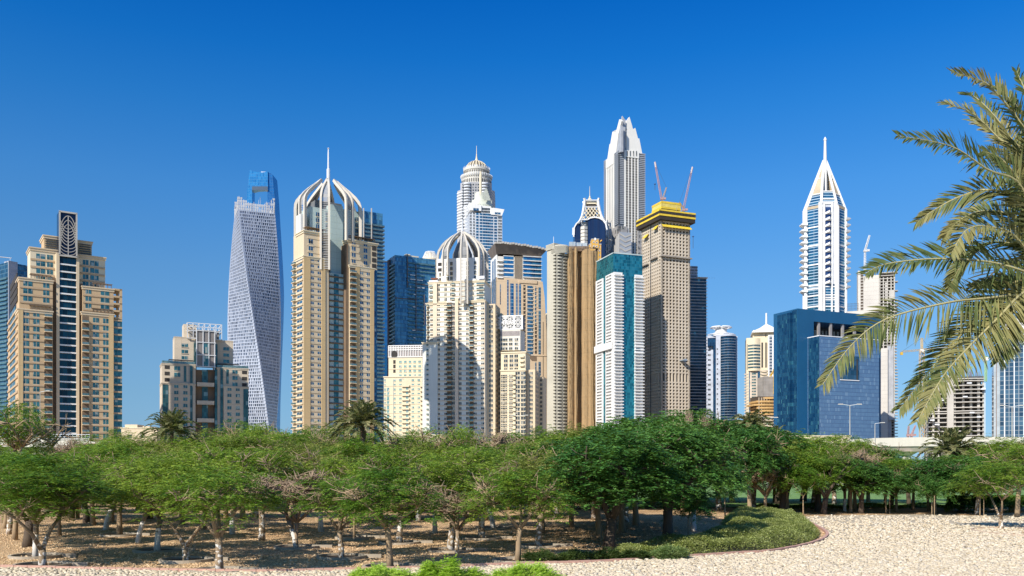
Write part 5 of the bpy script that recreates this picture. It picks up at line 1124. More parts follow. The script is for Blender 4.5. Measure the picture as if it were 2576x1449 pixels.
# ---- unfinished concrete tower with yellow top --------------------------------------------------------------------
def concrete_tower():
    t = T('unfinished_tower', 'unfinished beige concrete grid tower with yellow formwork floors on top', 'tower', 1663, 1614, 1736, 885, 22, None, (1597.4, 660.3, .2734))
    C1 = (1597.4, 389.9, .2083); G = t.crop; zp = t.px(30.8); z = lambda c, cy, o=0: t.R(c, cy, o)[1]; u = lambda c: t.R(c, 0)[0]; v = lambda c: t.L(c, 0)[0]
    def Z1(cy): return HC+(HY-(C1[1]+cy*C1[2]))/F*t.D
    con = plain('raw_concrete', (.66, .57, .45), .9, .10, .05, col2=(.55, .46, .35), fine=.6)
    H = Z1(790); W, Dp = t.W, t.Dp
    core = M(); core.box(1.72, W-1.7, 1.72, Dp-1.6, 0, H); t.part('dark_interior', core, plain('interior_shade', (.035, .027, .02), .9))  # room shade behind the grid put into a near-black core
    f = M(); n = 8; pit = (W-3.0)/n
    cols = [0, *[1.8+pit*(i+.5) for i in range(n-0)]]
    for i in range(n+1): x = 1.5+pit*i; f.box(x-.78, x+.78, 0, 1.7, 0, H)
    f.box(0, 2.2, 0, 1.8, 0, H); f.box(W-1.6, W, 0, 1.8, 0, H)
    m_ = 10; pv = (Dp-2.4)/m_
    for i in range(m_+1): y = 1.2+pv*i; f.box(0, 1.7, y-.6, y+.6, 0, H)
    f.box(W-1.7, W, 0, Dp, 0, H); f.box(0, W, Dp-1.7, Dp, 0, H)
    t.part('column_grid', f, con)
    zz = H; tall = z(300, 1050)
    while zz > t.zmin:
        s = M(); s.box(-.02, W+.02, .12, 1.6, zz-1.4, zz)
        s.box(.12, 1.6, 0, Dp, zz-1.4, zz)
        if abs(zz-tall) > 2.2: t.rep('floor_spandrel', s, con, 5)
        zz -= zp
    # vertical slot on the left face, with hoist
    sl = M(); sl.box(-.3, .3, Dp*.50, Dp*.53, 0, H); t.part('hoist_rail', sl, dgrey)
    pl = M(); zl = Z1(1215); pl.box(-1, W+1, -2.6, .2, zl-1, zl+.2); pl.box(-2.4, .2, Dp*.15, Dp*.5, zl-1, zl+.2); pl.box(-2.4, .2, Dp*.6, Dp, zl-4, zl-3)
    for k in range(9): x = W*k/9; pl.box(x, x+.3, -2.6, -2.3, zl, zl+1.8)
    t.part('safety_platform', pl, plain('dusty_platform', (.34, .30, .25), .8))
    yel = plain('yellow_formwork', (.80, .58, .05), .6, .10, .2, col2=(.62, .42, .04)); yd = plain('yellow_edge_mesh', (.74, .60, .16), .7, .10, .3)
    # yellow nets
    for x0, x1 in [(W*k/8+.3, W*(k+1)/8) for k in range(8)]:
        ynet = M(); zt = Z1(825); ynet.add([(x0, -.2, zt), (x1, -.2, zt-.4), (x1+.2, -3.2, zt-3.2), (x0-.2, -3.2, zt-3.4), (x0, -.4, zt-.5), (x1, -.4, zt-.9), (x1+.2, -3.2, zt-3.9), (x0-.2, -3.2, zt-4)], [(3, 2, 1, 0), (4, 5, 6, 7), (0, 4, 7, 3), (1, 2, 6, 5), (2, 3, 7, 6)]); t.part('catch_net', ynet, yel)
    for y0, y1, dz in ((Dp*.12, Dp*.3, 0), (Dp*.62, Dp*.82, -4)):
        ynet = M(); zt = Z1(830)+dz; ynet.add([(-.2, y0, zt), (-.2, y1, zt), (-3.2, y1, zt-3.6), (-3.2, y0, zt-3.6), (-.4, y0, zt-.6), (-.4, y1, zt-.6), (-3.2, y1, zt-4.2), (-3.2, y0, zt-4.2)], [(0, 1, 2, 3), (7, 6, 5, 4), (2, 6, 7, 3), (0, 3, 7, 4), (1, 5, 6, 2)]); t.part('catch_net', ynet, yel)
    # yellow overhanging deck floors
    o = 4.2
    def ring(z0, z1, oo, mt, nm):
        m = M(); m.box(-oo, W+oo, -oo, -oo+.5, z0, z1); m.box(-oo, -oo+.5, -oo, Dp+oo, z0, z1); m.box(W+oo-.5, W+oo, -oo, Dp+oo, z0, z1); m.box(-oo, W+oo, Dp+oo-.5, Dp+oo, z0, z1); t.part(nm, m, mt)
    ring(Z1(687), Z1(668), o, yel, 'deck_edge'); ring(Z1(744), Z1(722), o, yel, 'deck_edge'); ring(Z1(768), Z1(752), o-2, yel, 'deck_edge')
    dk = M(); dk.box(-o+.3, W+o-.3, -o+.3, Dp+o-.3, Z1(723), Z1(688)); dk.box(-o+.5, W+o-.5, -o+.5, Dp+o-.5, Z1(790), Z1(742)); t.part('deck_floor', dk, plain('interior_shade', (.035, .027, .02)))  # shade between the decks put into near-black boxes
    cl = M()
    for k in range(26): x = -o+(W+2*o)*k/25; cl.box(x-.15, x+.15, -o-.05, -o+.2, Z1(715), Z1(692))
    for k in range(24): y = -o+(Dp+2*o)*k/23; cl.box(-o-.05, -o+.2, y-.15, y+.15, Z1(715), Z1(692))
    t.part('formwork_post', cl, dgrey)
    # top core box
    bx0, bx1, by0, by1 = W*.06, W*.72, 2, Dp*.55; z0, z1 = Z1(632), Z1(548)
    tb = M()
    for (a, b, c, d) in ((bx0, bx1, by0, by0+.4), (bx0, bx0+.4, by0, by1), (bx1-.4, bx1, by0, by1), (bx0, bx1, by1-.4, by1)): tb.box(a, b, c, d, z0, z1)
    t.part('core_formwork', tb, yd)
    ed = M()
    for zz in (z0+1.2, z1-.3): ed.box(bx0-.2, bx1+.2, by0-.2, by0+.1, zz-1.4, zz+.7); ed.box(bx0-.2, bx0+.1, by0-.2, by1, zz-1.4, zz+.7)
    t.part('formwork_band', ed, yel)
    ps = M()
    for k in range(34): x = random.uniform(-2, W); y = random.uniform(0, Dp); ps.box(x, x+.25, y, y+.25, Z1(670), Z1(670)+random.uniform(2, 5.5))
    ps.box(bx0+1, bx1-1, by0+1, by1-1, Z1(700), z0+1); t.part('prop', ps, grey)
    wt = M(); wt.lathe(W*.8, 2, [(1.6, Z1(675)), (1.6, Z1(650))], 12); t.part('water_tank', wt, white)
    # column-less tall floor and the hoist lower on the face
    tf = M(); 
    for i in range(n): x = 1.5+pit*i+pit*.5; tf.box(x-pit*.5+1.0, x+pit*.5-1.0, 1.5, 1.62, z(300, 1075), z(300, 1030))
    t.part('dark_interior', tf, dark)
    hp = M(); x = u(415); zz = z(415, 905); hp.box(x-.5, x+5, -6, .3, zz-.3, zz+.4); hp.box(x+1, x+4.5, -5.5, -5.1, zz+.4, zz+1.6); hp.box(x+1.5, x+4, -5, 0, zz-1.6, zz-.3); t.part('loading_platform', hp, plain('blue_grey_steel', (.30, .36, .42), .5))
    return t.done()
concrete_tower()

def luffing_crane(label, base_px, base_py, tip_px, tip_py, D, col, strut=None, mast=0, white_tip=True, group='tower cranes on rooftops'):
    b = dp(base_px, base_py, D); root = empty('tower_crane', b); tag(root, label, 'crane', group)
    tv = dp(tip_px, tip_py, D)-b; cm = plain('crane_'+col, {'red': (.45, .28, .26), 'yellow': (.75, .48, .05), 'white': (.7, .7, .68), 'green': (.35, .55, .12), 'grey': (.45, .45, .45)}[col], .5)
    def lattice(p0, p1, w, n):
        m = M(); p0, p1 = Vector(p0), Vector(p1); d = (p1-p0).normalized(); s = d.cross(Vector((0, 1, 0))).normalized(); q = Vector((0, 1, 0)); r = w*.11
        c4 = [(s*a+q*b_)*w/2 for a, b_ in ((-1, -1), (1, -1), (1, 1), (-1, 1))]
        for c in c4: m.tube([p0+c, p1+c*.7], r, 4)
        for k in range(n):
            f0, f1 = k/n, (k+1)/n
            for i in range(4): m.tube([p0+(p1-p0)*f0+c4[i]*(1-.3*f0), p0+(p1-p0)*f1+c4[(i+1) % 4]*(1-.3*f1)], r*.75, 3)
        return m
    s = D/F
    if mast: mkobj('mast', lattice((0, 0, 0), (0, 0, mast), 4.2*s, max(8, int(mast/3))), cm, root)
    top = Vector((0, 0, mast)); L_ = tv-top
    mkobj('jib', lattice(top, tv, 4.0*s, 22), cm, root)
    if white_tip: mkobj('jib_tip', M().tube([top+L_*.86, top+L_*1.0], 2.0*s, 4), white, root)
    cab = M(); cab.box(-3*s, 5*s, -3*s, 3*s, mast-3*s, mast+2*s); cab.box(4*s, 11*s, -2*s, 2*s, mast-2*s, mast+3*s); mkobj('machine_deck', cab, lgrey if col == 'grey' else cm, root)
    if strut:
        p = dp(strut[0], strut[1], D)-b; mkobj('back_mast', lattice(top+Vector((3*s, 0, 0)), p, 3*s, 7), plain('crane_orange', (.62, .40, .12), .5), root)
        mkobj('cable', M().tube([p, tv], .25*s, 4), dgrey, root); mkobj('cable', M().tube([p, top+Vector((9*s, 0, 0))], .25*s, 4), dgrey, root)
    return root
luffing_crane('left luffing crane leaning left above the yellow-topped unfinished tower', 1664, 500, 1647.5, 407.5, 895, 'red', (1676.5, 471.5))
luffing_crane('right luffing crane leaning right above the yellow-topped unfinished tower', 1719, 528, 1742, 420, 892, 'red', (1709, 509))
for (px, p0, p1, D, lb) in ((1647.5, 465, 478, 895, 'small hook block hanging left of the yellow-topped tower'), (1743.5, 597, 625, 892, 'small hook block hanging in the sky right of the yellow-topped tower')):
    b = dp(px, p1, D); r = empty('hook_block', b); tag(r, lb, 'hook', 'crane hooks'); m = M(); m.tube([(0, 0, 0), (0, 0, (p1-p0)*D/F)], .22, 4); mkobj('hook_cable', m, dgrey, r); m = M(); m.lathe(0, 0, [(.3, (p1-p0)*D/F), (1.1, (p1-p0)*D/F+.8), (.3, (p1-p0)*D/F+1.6)], 8); mkobj('pulley', m, plain('hook_blue', (.05, .12, .3)), r)

# ---- dark towers right of it -------------------------------------------------------------------------------------------
def dark_right():
    t = T('dark_glass_tower', 'dark glass tower with thin white balcony edges hugging the right side of the unfinished tower', 'tower', 1731, 1725, 1777, 960, 8, None, (1597.4, 660.3, .2734))
    z = lambda c, cy: t.R(c, cy)[1]; u = lambda c: t.R(c, 0)[0]; H = z(600, 145)
    g = M(); g.box(0, t.W, 0, 24, 0, H); t.part('glass_wall', g, glass('ink_glass', (.01, .03, .05), (.03, .08, .12), 2.2, 3.35, .12, (.04, .06, .08), hl=.35, hlc=(.10, .13, .16), metal=.45, pale=(.1, .3, .35), palep=.02))
    zz = H; k = 0
    while zz > t.zmin: m = M(); m.box(-.3, t.W+1.2, -1.1, 14, zz-.35, zz-.05); t.rep('balcony', m, plain('pale_blue_edge', (.34, .40, .46), .5) if k > 6 else whitec, 3); zz -= 3.35; k += 1
    up = M(); up.box(-2, u(593), 6, 24, H-2, z(590, 22)); t.part('upper_wall', up, plain('pale_lilac_grey', (.42, .42, .46), .6))
    zz = z(590, 30); lb = M()
    while zz > H: lb.box(-2.3, u(594), 5.6, 7, zz-.9, zz); zz -= 3.2
    t.part('ribbon_window', lb, darkw)
    rf = M(); rf.box(u(560), t.W+1.5, -2, 12, H+.6, H+1.0)
    for k in range(8): x = u(575)+k*2.6; rf.box(x, x+.25, -1.8, -1.5, H-.1, H+.7)
    t.part('roof_canopy', rf, white)
    return t.done()
dark_right()
def oval_tower():
    D = 1150; S = .2518/F*D; X0 = (1761+278*.2518-CX)/F*D; root = empty('oval_glass_tower', (X0, D, 0), R_(-11)); tag(root, 'rounded blue glass tower with white piers and ring crown on its roof', 'tower')
    q = lambda c: (c-278)*S; Z = lambda c: HC+(HY-(754.7+c*.2518))/F*D
    wl = plain('lavender_white_cladding', (.52, .56, .64), .5)
    b = M(); b.box(q(68), q(205), 2, 30, 0, Z(355)); b.box(q(160), q(206), -6, 20, 0, Z(352)); b.box(q(350), q(370), -3, 26, 0, Z(366)); mkobj('wall', b, wl, root)
    g = M(); pts = [(q(205)+(q(352)-q(205))*k/14, -7.5-5.5*math.sin(math.pi*k/14)) for k in range(15)]; g.prism(pts+[(q(352), 20), (q(205), 20)], 0, Z(372)); mkobj('curved_glass', g, glass('navy_curved_glass', (.008, .03, .07), (.02, .085, .16), 2.0, 3.4, .1, (.03, .07, .12), metal=.6, wob=.03), root)
    cr = M(); zz = Z(372)
    while zz > Z(1200):
        p2 = [(x, y-.5) for x, y in pts]; cr.prism(p2+[(q(352), -5), (q(205), -5)], zz-.35, zz); zz -= 3.4*2/1.02*.52*1.0
    cap = M(); p3 = [(x*1.0, y-1.2) for x, y in pts]; cap.prism(p3+[(q(352), 20), (q(205), 20)], Z(372), Z(356)); cap.box(q(80), q(165), -1, 20, Z(375), Z(350)); mkobj('roof_cap', cap, wl, root)
    mkobj('floor_line', cr, plain('pale_floor_line', (.42, .48, .56), .5), root)
    g2 = M(); g2.box(q(80), q(160), -3.0, 4, Z(460), Z(382)); g2.box(q(134), q(160), -3.0, 4, 0, Z(450)); mkobj('dark_glass', g2, glass('navy_curved_glass', (.008, .03, .07), (.02, .085, .16)), root)
    k = 0; zz = Z(492)
    while zz > Z(1180):
        m = M(); m.box(q(84), q(110), 1.5, 2.3, zz-1.0, zz+1.0)
        m2 = M(); m2.box(q(168), q(180), -6.3, -5.5, zz-1, zz+.8)
        if k < 48: mkobj('window', m, darkw, root); mkobj('window', m2, darkw, root)
        k += 1; zz -= 3.4*1.9
    c = M(); cx = q(213)
    c.lathe(cx, 6, [(78*S, Z(352)), (78*S, Z(322)), (70*S, Z(320)), (60*S, Z(318))], 28); c.lathe(cx, 6, [(58*S, Z(335)), (56*S, Z(285)), (60*S, Z(268)), (60*S, Z(262))], 28); mkobj('crown_drum', c, white, root)
    r = M()
    for rr, zc in ((104, 268), (96, 262), (128, 340)):
        pts2 = [(cx+rr*S*math.cos(2*math.pi*i/36), 6+rr*S*math.sin(2*math.pi*i/36)*.8, Z(zc)) for i in range(37)]; r.tube(pts2, .8, 4)
    for i in range(18): a = 2*math.pi*i/18; r.tube([(cx+58*S*math.cos(a), 6+58*S*math.sin(a), Z(285)), (cx+100*S*math.cos(a), 6+80*S*math.sin(a), Z(266))], .4, 4)
    mkobj('crown_ring', r, whitec, root)
oval_tower()
def pyramid_tower():
    t = T('pyramid_roof_tower', 'cream tower with white pyramid roof and spire, left of the big blue glass block', 'tower', 1877.5, 1875, 1962.5, 1000, -12, None, (1761, 754.7, .2518))
    z = lambda c, cy: t.R(c, cy)[1]; u = lambda c: t.R(c, 0)[0]; zp = t.px(29)
    pk = plain('blush_render', (.62, .53, .43), .8)
    w = M(); w.box(0, u(680), 0, 26, 0, z(460, 380)); w.box(u(530), u(800), 1, 28, 0, z(530, 300)); t.part('wall', w, cream)
    bw = M(); pts = [(u(478)+(u(602)-u(478))*k/10, -.2-3.5*math.sin(math.pi*k/10)) for k in range(11)]; bw.prism(pts, z(500, 710), z(500, 385)); t.part('curved_bay', bw, cream)
    zz = z(500, 455)
    for k in range(8): m = M(); m.prism([(x, y-.12) for x, y in pts[:]], zz-1.4, zz+.6); t.part('ribbon_window', m, glass('teal_ribbon', (.03, .10, .12), (.12, .26, .28), 4, 8, .3, (.3, .25, .2))); zz -= t.px(31)
    s = M()
    for c in (613, 621, 651, 663): s.box(u(c), u(c)+.9, -.15, .4, z(c, 675), z(c, 425))
    s.box(u(470), u(474), -.15, .4, z(470, 700), z(470, 440)); s.box(u(655), u(656)+.6, .8, 1.2, z(655, 390), z(655, 335)); t.part('slot_window', s, dark)
    r = M(); c0, c1 = u(518), u(830); zb = z(530, 320); zt = z(670, 215); xm = u(672); ym = 15
    for (fx, fy, f2x, f2y) in ((c0, -4, c1, -4), (c1, -4, c1, 34), (c1, 34, c0, 34), (c0, 34, c0, -4)):
        mx0, my0, mx1, my1 = xm+(fx-xm)*.45, ym+(fy-ym)*.45, xm+(f2x-xm)*.45, ym+(f2y-ym)*.45; zmid = zb+(zt-zb)*.48
        r.add([(fx, fy, zb), (f2x, f2y, zb), (mx1, my1, zmid), (mx0, my0, zmid), (xm, ym, zt)], [(0, 1, 2, 3), (3, 2, 4)])
    r.box(c0, c1, -4, 34, zb-1, zb+.2); t.part('pyramid_roof', r, white)
    t.part('spire', M().lathe(xm, ym, [(1.1, zt-2), (.9, zt+12), (.25, z(670, 108))], 8), white)
    wh = M(); wh.box(u(680), u(800), -1, 20, 0, z(690, 350)); t.part('side_block', wh, white)
    g = M()
    for c in (690, 742): g.box(u(c), u(c+28), -1.2, 0, 0, z(700, 358))
    t.part('glass_strip', g, glass('slate_strip', (.05, .08, .12), (.12, .17, .22), 3, 3.4, .4, (.5, .5, .5), hl=1.1, hlc=(.45, .46, .48)))
    # lower half: rounded balconies each side
    ins = M(); ins.box(u(492), u(600), -.2, 3, 0, z(500, 708)); t.part('lower_wall', ins, pk); g = M(); g.box(u(575), u(600), -.5, 2, 0, z(590, 715)); g.box(u(488), u(497), -.4, 2, 0, z(490, 715)); t.part('glass_strip', g, bluew)
    t.wgrid('window', [tealw, pk], 'R', [u(538)], t.px(40), z(538, 738), zp, t.px(13), fr=.2, off=.2, zlo=z(500, 1140))
    zz = z(600, 705)
    while zz > z(600, 1150):
        m = M(); m.lathe(u(638), 0, [(t.px(36), zz-1.3), (t.px(38), zz)], 14, 180, 360, 1, .5); t.rep('balcony', m, pk, 3)
        m = M(); m.lathe(u(466), 1, [(t.px(24), zz-t.px(28)-1.3), (t.px(26), zz-t.px(28))], 14, 150, 360, 1, .5); t.rep('balcony', m, pk, 2); zz -= zp
    return t.done()
pyramid_tower()
def ochre_site():
    t = T('unfinished_building', 'low unfinished building with curved orange-edged floors beside the big blue glass block', 'building', 1903, 1899, 1966, 880, 6, None, (1761, 754.7, .2518))
    z = lambda c, cy: t.R(c, cy)[1]; u = lambda c: t.R(c, 0)[0]
    d = M(); d.box(u(590), u(800), 3, 24, 0, z(600, 960)); t.part('dark_interior', d, plain('shadowed_room', (.10, .075, .055)))
    oc = plain('orange_shuttering', (.58, .36, .14), .8, .12, .4); cn = plain('pale_slab_concrete', (.55, .45, .33), .85)
    rows = [(975, 640, 800), (1010, 570, 800), (1042, 545, 800), (1072, 575, 800), (1102, 585, 800), (1135, 580, 800), (1165, 578, 800), (1195, 578, 800), (1225, 580, 800), (1255, 580, 800), (1285, 580, 800), (1315, 580, 800), (1345, 580, 800)]
    for i, (cy, c0, c1) in enumerate(rows):
        n = 8; p = [(u(c0)+(u(c1)-u(c0))*k/n, 1.0-3*math.sin(math.pi*k/n*.9)) for k in range(n+1)]; zz = z(700, cy)
        m = M(); m.prism(p+[(u(c1), 22), (u(c0), 22)], zz-1.4, zz+.5); t.part('floor_slab', m, oc if i < 6 else cn)
    c = M()
    for i in range(8): x = u(590)+i*(u(800)-u(590))/8; c.box(x-.35, x+.35, 0, .8, 0, z(700, 975))
    t.part('column', c, cn)
    k = M(); k.box(u(672), u(800), 8, 26, 0, z(700, 755)); t.part('core_wall', k, plain('grey_block_core', (.36, .33, .30), .9, joints=(4, 3.2, .2)))
    ms = M(); ms.box(u(744), u(748), -3, -2, 0, z(744, 945)); t.part('hoist_mast', ms, dgrey)
    return t.done()
ochre_site()
r = luffing_crane('yellow-masted crane with white jib over the orange-edged unfinished building', 1948, 992, 1936.5, 948.5, 875, 'yellow', mast=24)
# ---- big blue glass block on the right -----------------------------------------------------------------------------------
def big_blue():
    t = T('blue_office_block', 'broad blue glass office block with open terrace slot near its top, right of centre', 'building', 2006, 1961, 2216, 740, 23, 'blue glass towers', (1936.9, 754.7, .2517))
    z = lambda c, cy, o=0: t.R(c, cy, o)[1]; u = lambda c, o=0: t.R(c, 0, o)[0]; v = lambda c, o=0: t.L(c, 0, o)[0]
    H = z(275, 84); ga = glass('deep_blue_office_glass', (.008, .06, .15), (.03, .14, .25), 1.5, 3.2, .08, (.004, .03, .07), hl=.15, metal=.55, pale=(.06, .22, .30), palep=.06, wob=.02)
    gt = plain('blue_top_cladding', (.012, .085, .19), .35, .04, .1)
    gb = glass('hazy_blue_office_glass', (.10, .19, .33), (.12, .225, .37), 1.5, 3.3, .08, (.06, .13, .25), hl=.45, hlc=(.045, .10, .21), metal=.25, rough=.25, pale=(.17, .28, .42), palep=.10, wob=.01)
    W = t.W; zs0, zs1 = z(440, 365), z(440, 215); x0, x1 = u(438), u(1015)
    m = M(); m.box(0, x0, 0, 30, 0, H); m.box(x0, x1, 0, 30, zs1, H); m.box(x1, W, 0, 30, 0, H); m.box(x0, x1, 8, 30, 0, zs0); t.part('upper_body', m, gt)
    lf = M(); lf.box(-.3, 1, .5, v(222), 0, H-1.0); t.part('glass_wall', lf, ga); lf = M(); lf.box(-2.5, 1, v(222), t.Dp, 0, H-2.5); t.part('glass_wall', lf, ga)
    # open slot: back wall, columns
    b = M(); b.box(x0, x1, 26, 27, zs0, zs1); t.part('slot_back', b, dgrey)
    c = M()
    for k in (490, 610, 730, 850, 965): c.box(u(k), u(k)+2.0, .8, 2.6, zs0-1, zs1+.5)
    t.part('column', c, plain('slot_column_grey', (.30, .28, .27)))
    wh = M()
    for k in range(14): xx = x0+2+(x1-x0-4)*k/14; wh.box(xx, xx+random.uniform(1.5, 3.5), 25.5, 25.9, zs1-7-random.uniform(0, 2), zs1-2)
    t.part('bright_opening_panel', wh, offw)  # off-white panels carry the brightness of openings on the back wall
    # lower front block
    zf = z(495, 357, 14); f0, f1 = u(495, 14), u(1090, 14)
    f = M(); f.box(f0, f1, -14, 8, 0, zf); t.part('front_block', f, gb)
    fl = M(); fl.box(f0-.2, f0+.8, -13.8, -1, 0, zf-.3); t.part('glass_wall', fl, ga)
    fl = M(); fl.box(u(388, 0)-1, f0+.2, -10, 2, 0, z(388, 384)); t.part('glass_wall', fl, ga)
    e = M(); e.box(f0-.3, f1+.2, -14.3, -13.9, zf-.2, zf+.5); e.box(f0-.3, f0, -14.3, 0, zf-.2, zf+.5); t.part('parapet', e, whitec)
    n = M(); n.box(u(700, 14), u(890, 14), -14.15, -13.5, z(800, 800, 14), z(800, 560, 14)); t.part('recessed_window', n, glass('slot_teal_glass', (.02, .08, .14), (.06, .16, .26), 3, 4, .15, (.02, .03, .05)))
    n = M(); n.box(u(700, 14), u(890, 14), -14.6, -14.0, z(800, 806, 14), z(800, 798, 14)); t.part('sill', n, whitec)
    d = M(); d.box(u(865, 14), u(875, 14), -14.4, -14.0, z(800, 800, 14), z(800, 590, 14)); t.part('pier', d, dark)
    return t.done()
big_blue()

# ---- white and blue spired tower --------------------------------------------------------------------------------------------
def spired():
    D = 1000; S = .3167/F*D; X0 = (1987.3+277*.3167-CX)/F*D; root = empty('spired_tower', (X0, D, 0)); tag(root, 'white and blue tower tapering to a white spire, behind the blue office block', 'tower')
    q = lambda c: (c-277)*S; Z = lambda c: HC+(HY-(333.3+c*.3167))/F*D
    hw = 157*S; fr = 64*S; dpt = 100*S   # octagon: front half width, side half width
    def oct(k, z): return [(-hw*k, (-20*S)*k), (-(fr*(.6+.4*k)) if k < .99 else -fr, -dpt*k), ((fr*(.6+.4*k)) if k < .99 else fr, -dpt*k), (hw*k, (-20*S)*k), (hw*k, 20*S*k), (fr*k, dpt*k), (-fr*k, dpt*k), (-hw*k, 20*S*k)]
    p = oct(1, 0); H = Z(622)
    b = M(); b.prism(p, 0, H); mkobj('glass_wall', b, glass('cerulean_banded_glass', (.01, .08, .17), (.03, .18, .30), 2.2, 3.2, .12, (.05, .12, .2), hl=.8, hlc=(.34, .46, .56), metal=.5), root)
    fr_ = M()
    for i in (0, 1, 2, 3, 4, 7):
        x, y = p[i]; fr_.lathe(x, y, [(1.9, 0), (1.9, H+.5)], 8)
    def edge(i, j, z, h, o=.6):
        (x0, y0), (x1, y1) = p[i], p[j]; L_ = math.hypot(x1-x0, y1-y0); nx, ny = (y1-y0)/L_, -(x1-x0)/L_
        fr_.prism([(x0+nx*o, y0+ny*o), (x1+nx*o, y1+ny*o), (x1-nx*.5, y1-ny*.5), (x0-nx*.5, y0-ny*.5)], z-h/2, z+h/2)
    for i, j in ((0, 1), (2, 3), (3, 4), (7, 0)):
        for c in (770, 915, 1065, 1230, 1255, 1310, 1395): edge(i, j, Z(c), 1.4)
    for c in (1245, 1310, 1400, 1330, 1345): edge(1, 2, Z(c), 1.2)
    mkobj('white_frame', fr_, white, root)
    tb = M()
    for i, j in ((0, 1), (2, 3)):
        (x0, y0), (x1, y1) = p[i], p[j]; L_ = math.hypot(x1-x0, y1-y0); nx, ny = (y1-y0)/L_, -(x1-x0)/L_; tb.prism([(x0+nx*.3, y0+ny*.3), (x1+nx*.3, y1+ny*.3), (x1-nx*.5, y1-ny*.5), (x0-nx*.5, y0-ny*.5)], Z(625), Z(603))
    mkobj('tan_panel', tb, plain('tan_cap_panel', (.52, .42, .28)), root)
    # central white bay with chevron balconies
    cb = M(); 
    for c0, c1 in ((192, 214), (226, 240), (289, 300), (318, 334)): cb.box(q(c0), q(c1), -dpt-1.6, -dpt+1, 0, Z(585))
    cb.box(q(226), q(300), -dpt-1.2, -dpt, Z(600), Z(583)); mkobj('pier', cb, white, root)
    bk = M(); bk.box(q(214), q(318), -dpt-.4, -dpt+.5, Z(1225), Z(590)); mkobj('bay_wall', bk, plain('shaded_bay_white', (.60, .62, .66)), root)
    for k in range(12):
        zz = Z(668+k*49.5); m = M(); m.add([(q(238), -dpt-1.2, zz-2), (q(265), -dpt-6.0, zz-1.0), (q(292), -dpt-1.2, zz-2), (q(238), -dpt-1.2, zz), (q(265), -dpt-6.5, zz+1.6), (q(292), -dpt-1.2, zz)], [(0, 3, 4, 1), (1, 4, 5, 2), (3, 5, 4), (0, 1, 2), (0, 2, 5, 3)]); mkobj('balcony', m, white, root)
        m = M(); m.box(q(242), q(285), -dpt-1.3, -dpt-.3, zz+.8, zz+6.2); mkobj('bay_window', m, glass('indigo_bay_glass', (.02, .05, .14), (.06, .12, .26), 2, 3, .1, (.1, .12, .2)), root)
    # side balcony fins
    for k in range(12):
        zz = Z(695+k*49); m = M(); m.add([(q(430), -8, zz-1.6), (q(476), -3, zz+.2), (q(476), 5, zz+.2), (q(430), 8, zz-1.6), (q(430), -8, zz+1.4), (q(476), -3, zz+1.4), (q(476), 5, zz+1.4), (q(430), 8, zz+1.4)], [(0, 3, 2, 1), (4, 5, 6, 7), (0, 1, 5, 4), (1, 2, 6, 5), (2, 3, 7, 6), (3, 0, 4, 7)]); mkobj('balcony_fin', m, white, root)
        zz = Z(740+k*48); m = M(); m.add([(q(122), -8, zz-1.6), (q(85), -3, zz+.2), (q(85), 5, zz+.2), (q(122), 8, zz-1.6), (q(122), -8, zz+1.4), (q(85), -3, zz+1.4), (q(85), 5, zz+1.4), (q(122), 8, zz+1.4)], [(0, 1, 2, 3), (7, 6, 5, 4), (4, 5, 1, 0), (5, 6, 2, 1), (6, 7, 3, 2), (7, 4, 0, 3)]); mkobj('balcony_fin', m, white, root)
    # tapering top: four tilted facets with frames
    tp = M(); apex = Z(222); ra = M(); gl = M(); tn = M()
    def at(i, f): # f 0 bottom..1 apex
        x, y = p[i]; k = 1-f; return (x*k*(1)+(2.5*S*8 if x > 0 else -2.5*S*8)*f*.5, y*k*.98, H+(apex-H)*f)
    for i in (0, 1, 2, 3, 4, 5, 6, 7):
        if i in (1, 2): ra.tube([at(i, 0), at(i, .33), (at(i, .62)[0], at(i, .62)[1], at(i, .62)[2]), at(i, .99)], [1.5, 1.5, 1.4, 1.0], 5)
        else: ra.tube([at(i, 0), at(i, .5), at(i, 1.0)], [1.7, 1.6, 1.2], 5)
    for i, j in ((0, 1), (2, 3), (3, 4), (7, 0), (4, 5), (6, 7)):
        gl.add([at(i, 0.02), at(j, 0.02), at(j, .28), at(i, .28)], [(0, 1, 2, 3)]); tn.add([at(i, .30), at(j, .30), at(j, .86), at(i, .86)], [(0, 1, 2, 3)])
        ra.tube([at(i, .29), at(j, .29)], 1.0, 4); ra.tube([at(i, .62), at(j, .62)], .7, 4)
    gl.add([at(1, .0), at(2, .0), at(2, .32), at(1, .32)], [(0, 1, 2, 3)]); gl.add([at(5, 0), at(6, 0), at(6, .32), at(5, .32)], [(0, 1, 2, 3)])
    for f in (.1, .17, .33): ra.tube([at(1, f), at(2, f)], 1.1, 4)
    mkobj('top_glass', gl, glass('cerulean_banded_glass', (.01, .08, .17), (.03, .18, .30)), root); mkobj('top_panel', tn, plain('tan_cap_panel', (.52, .42, .28)), root); mkobj('top_frame', ra, white, root)
    sp = M(); sp.lathe(0, -6*S, [(16*S, Z(480)), (15*S, Z(330)), (9*S, Z(68)), (13*S, Z(64)), (12*S, Z(58)), (.3, Z(38))], 14); mkobj('spire', sp, white, root)
spired()

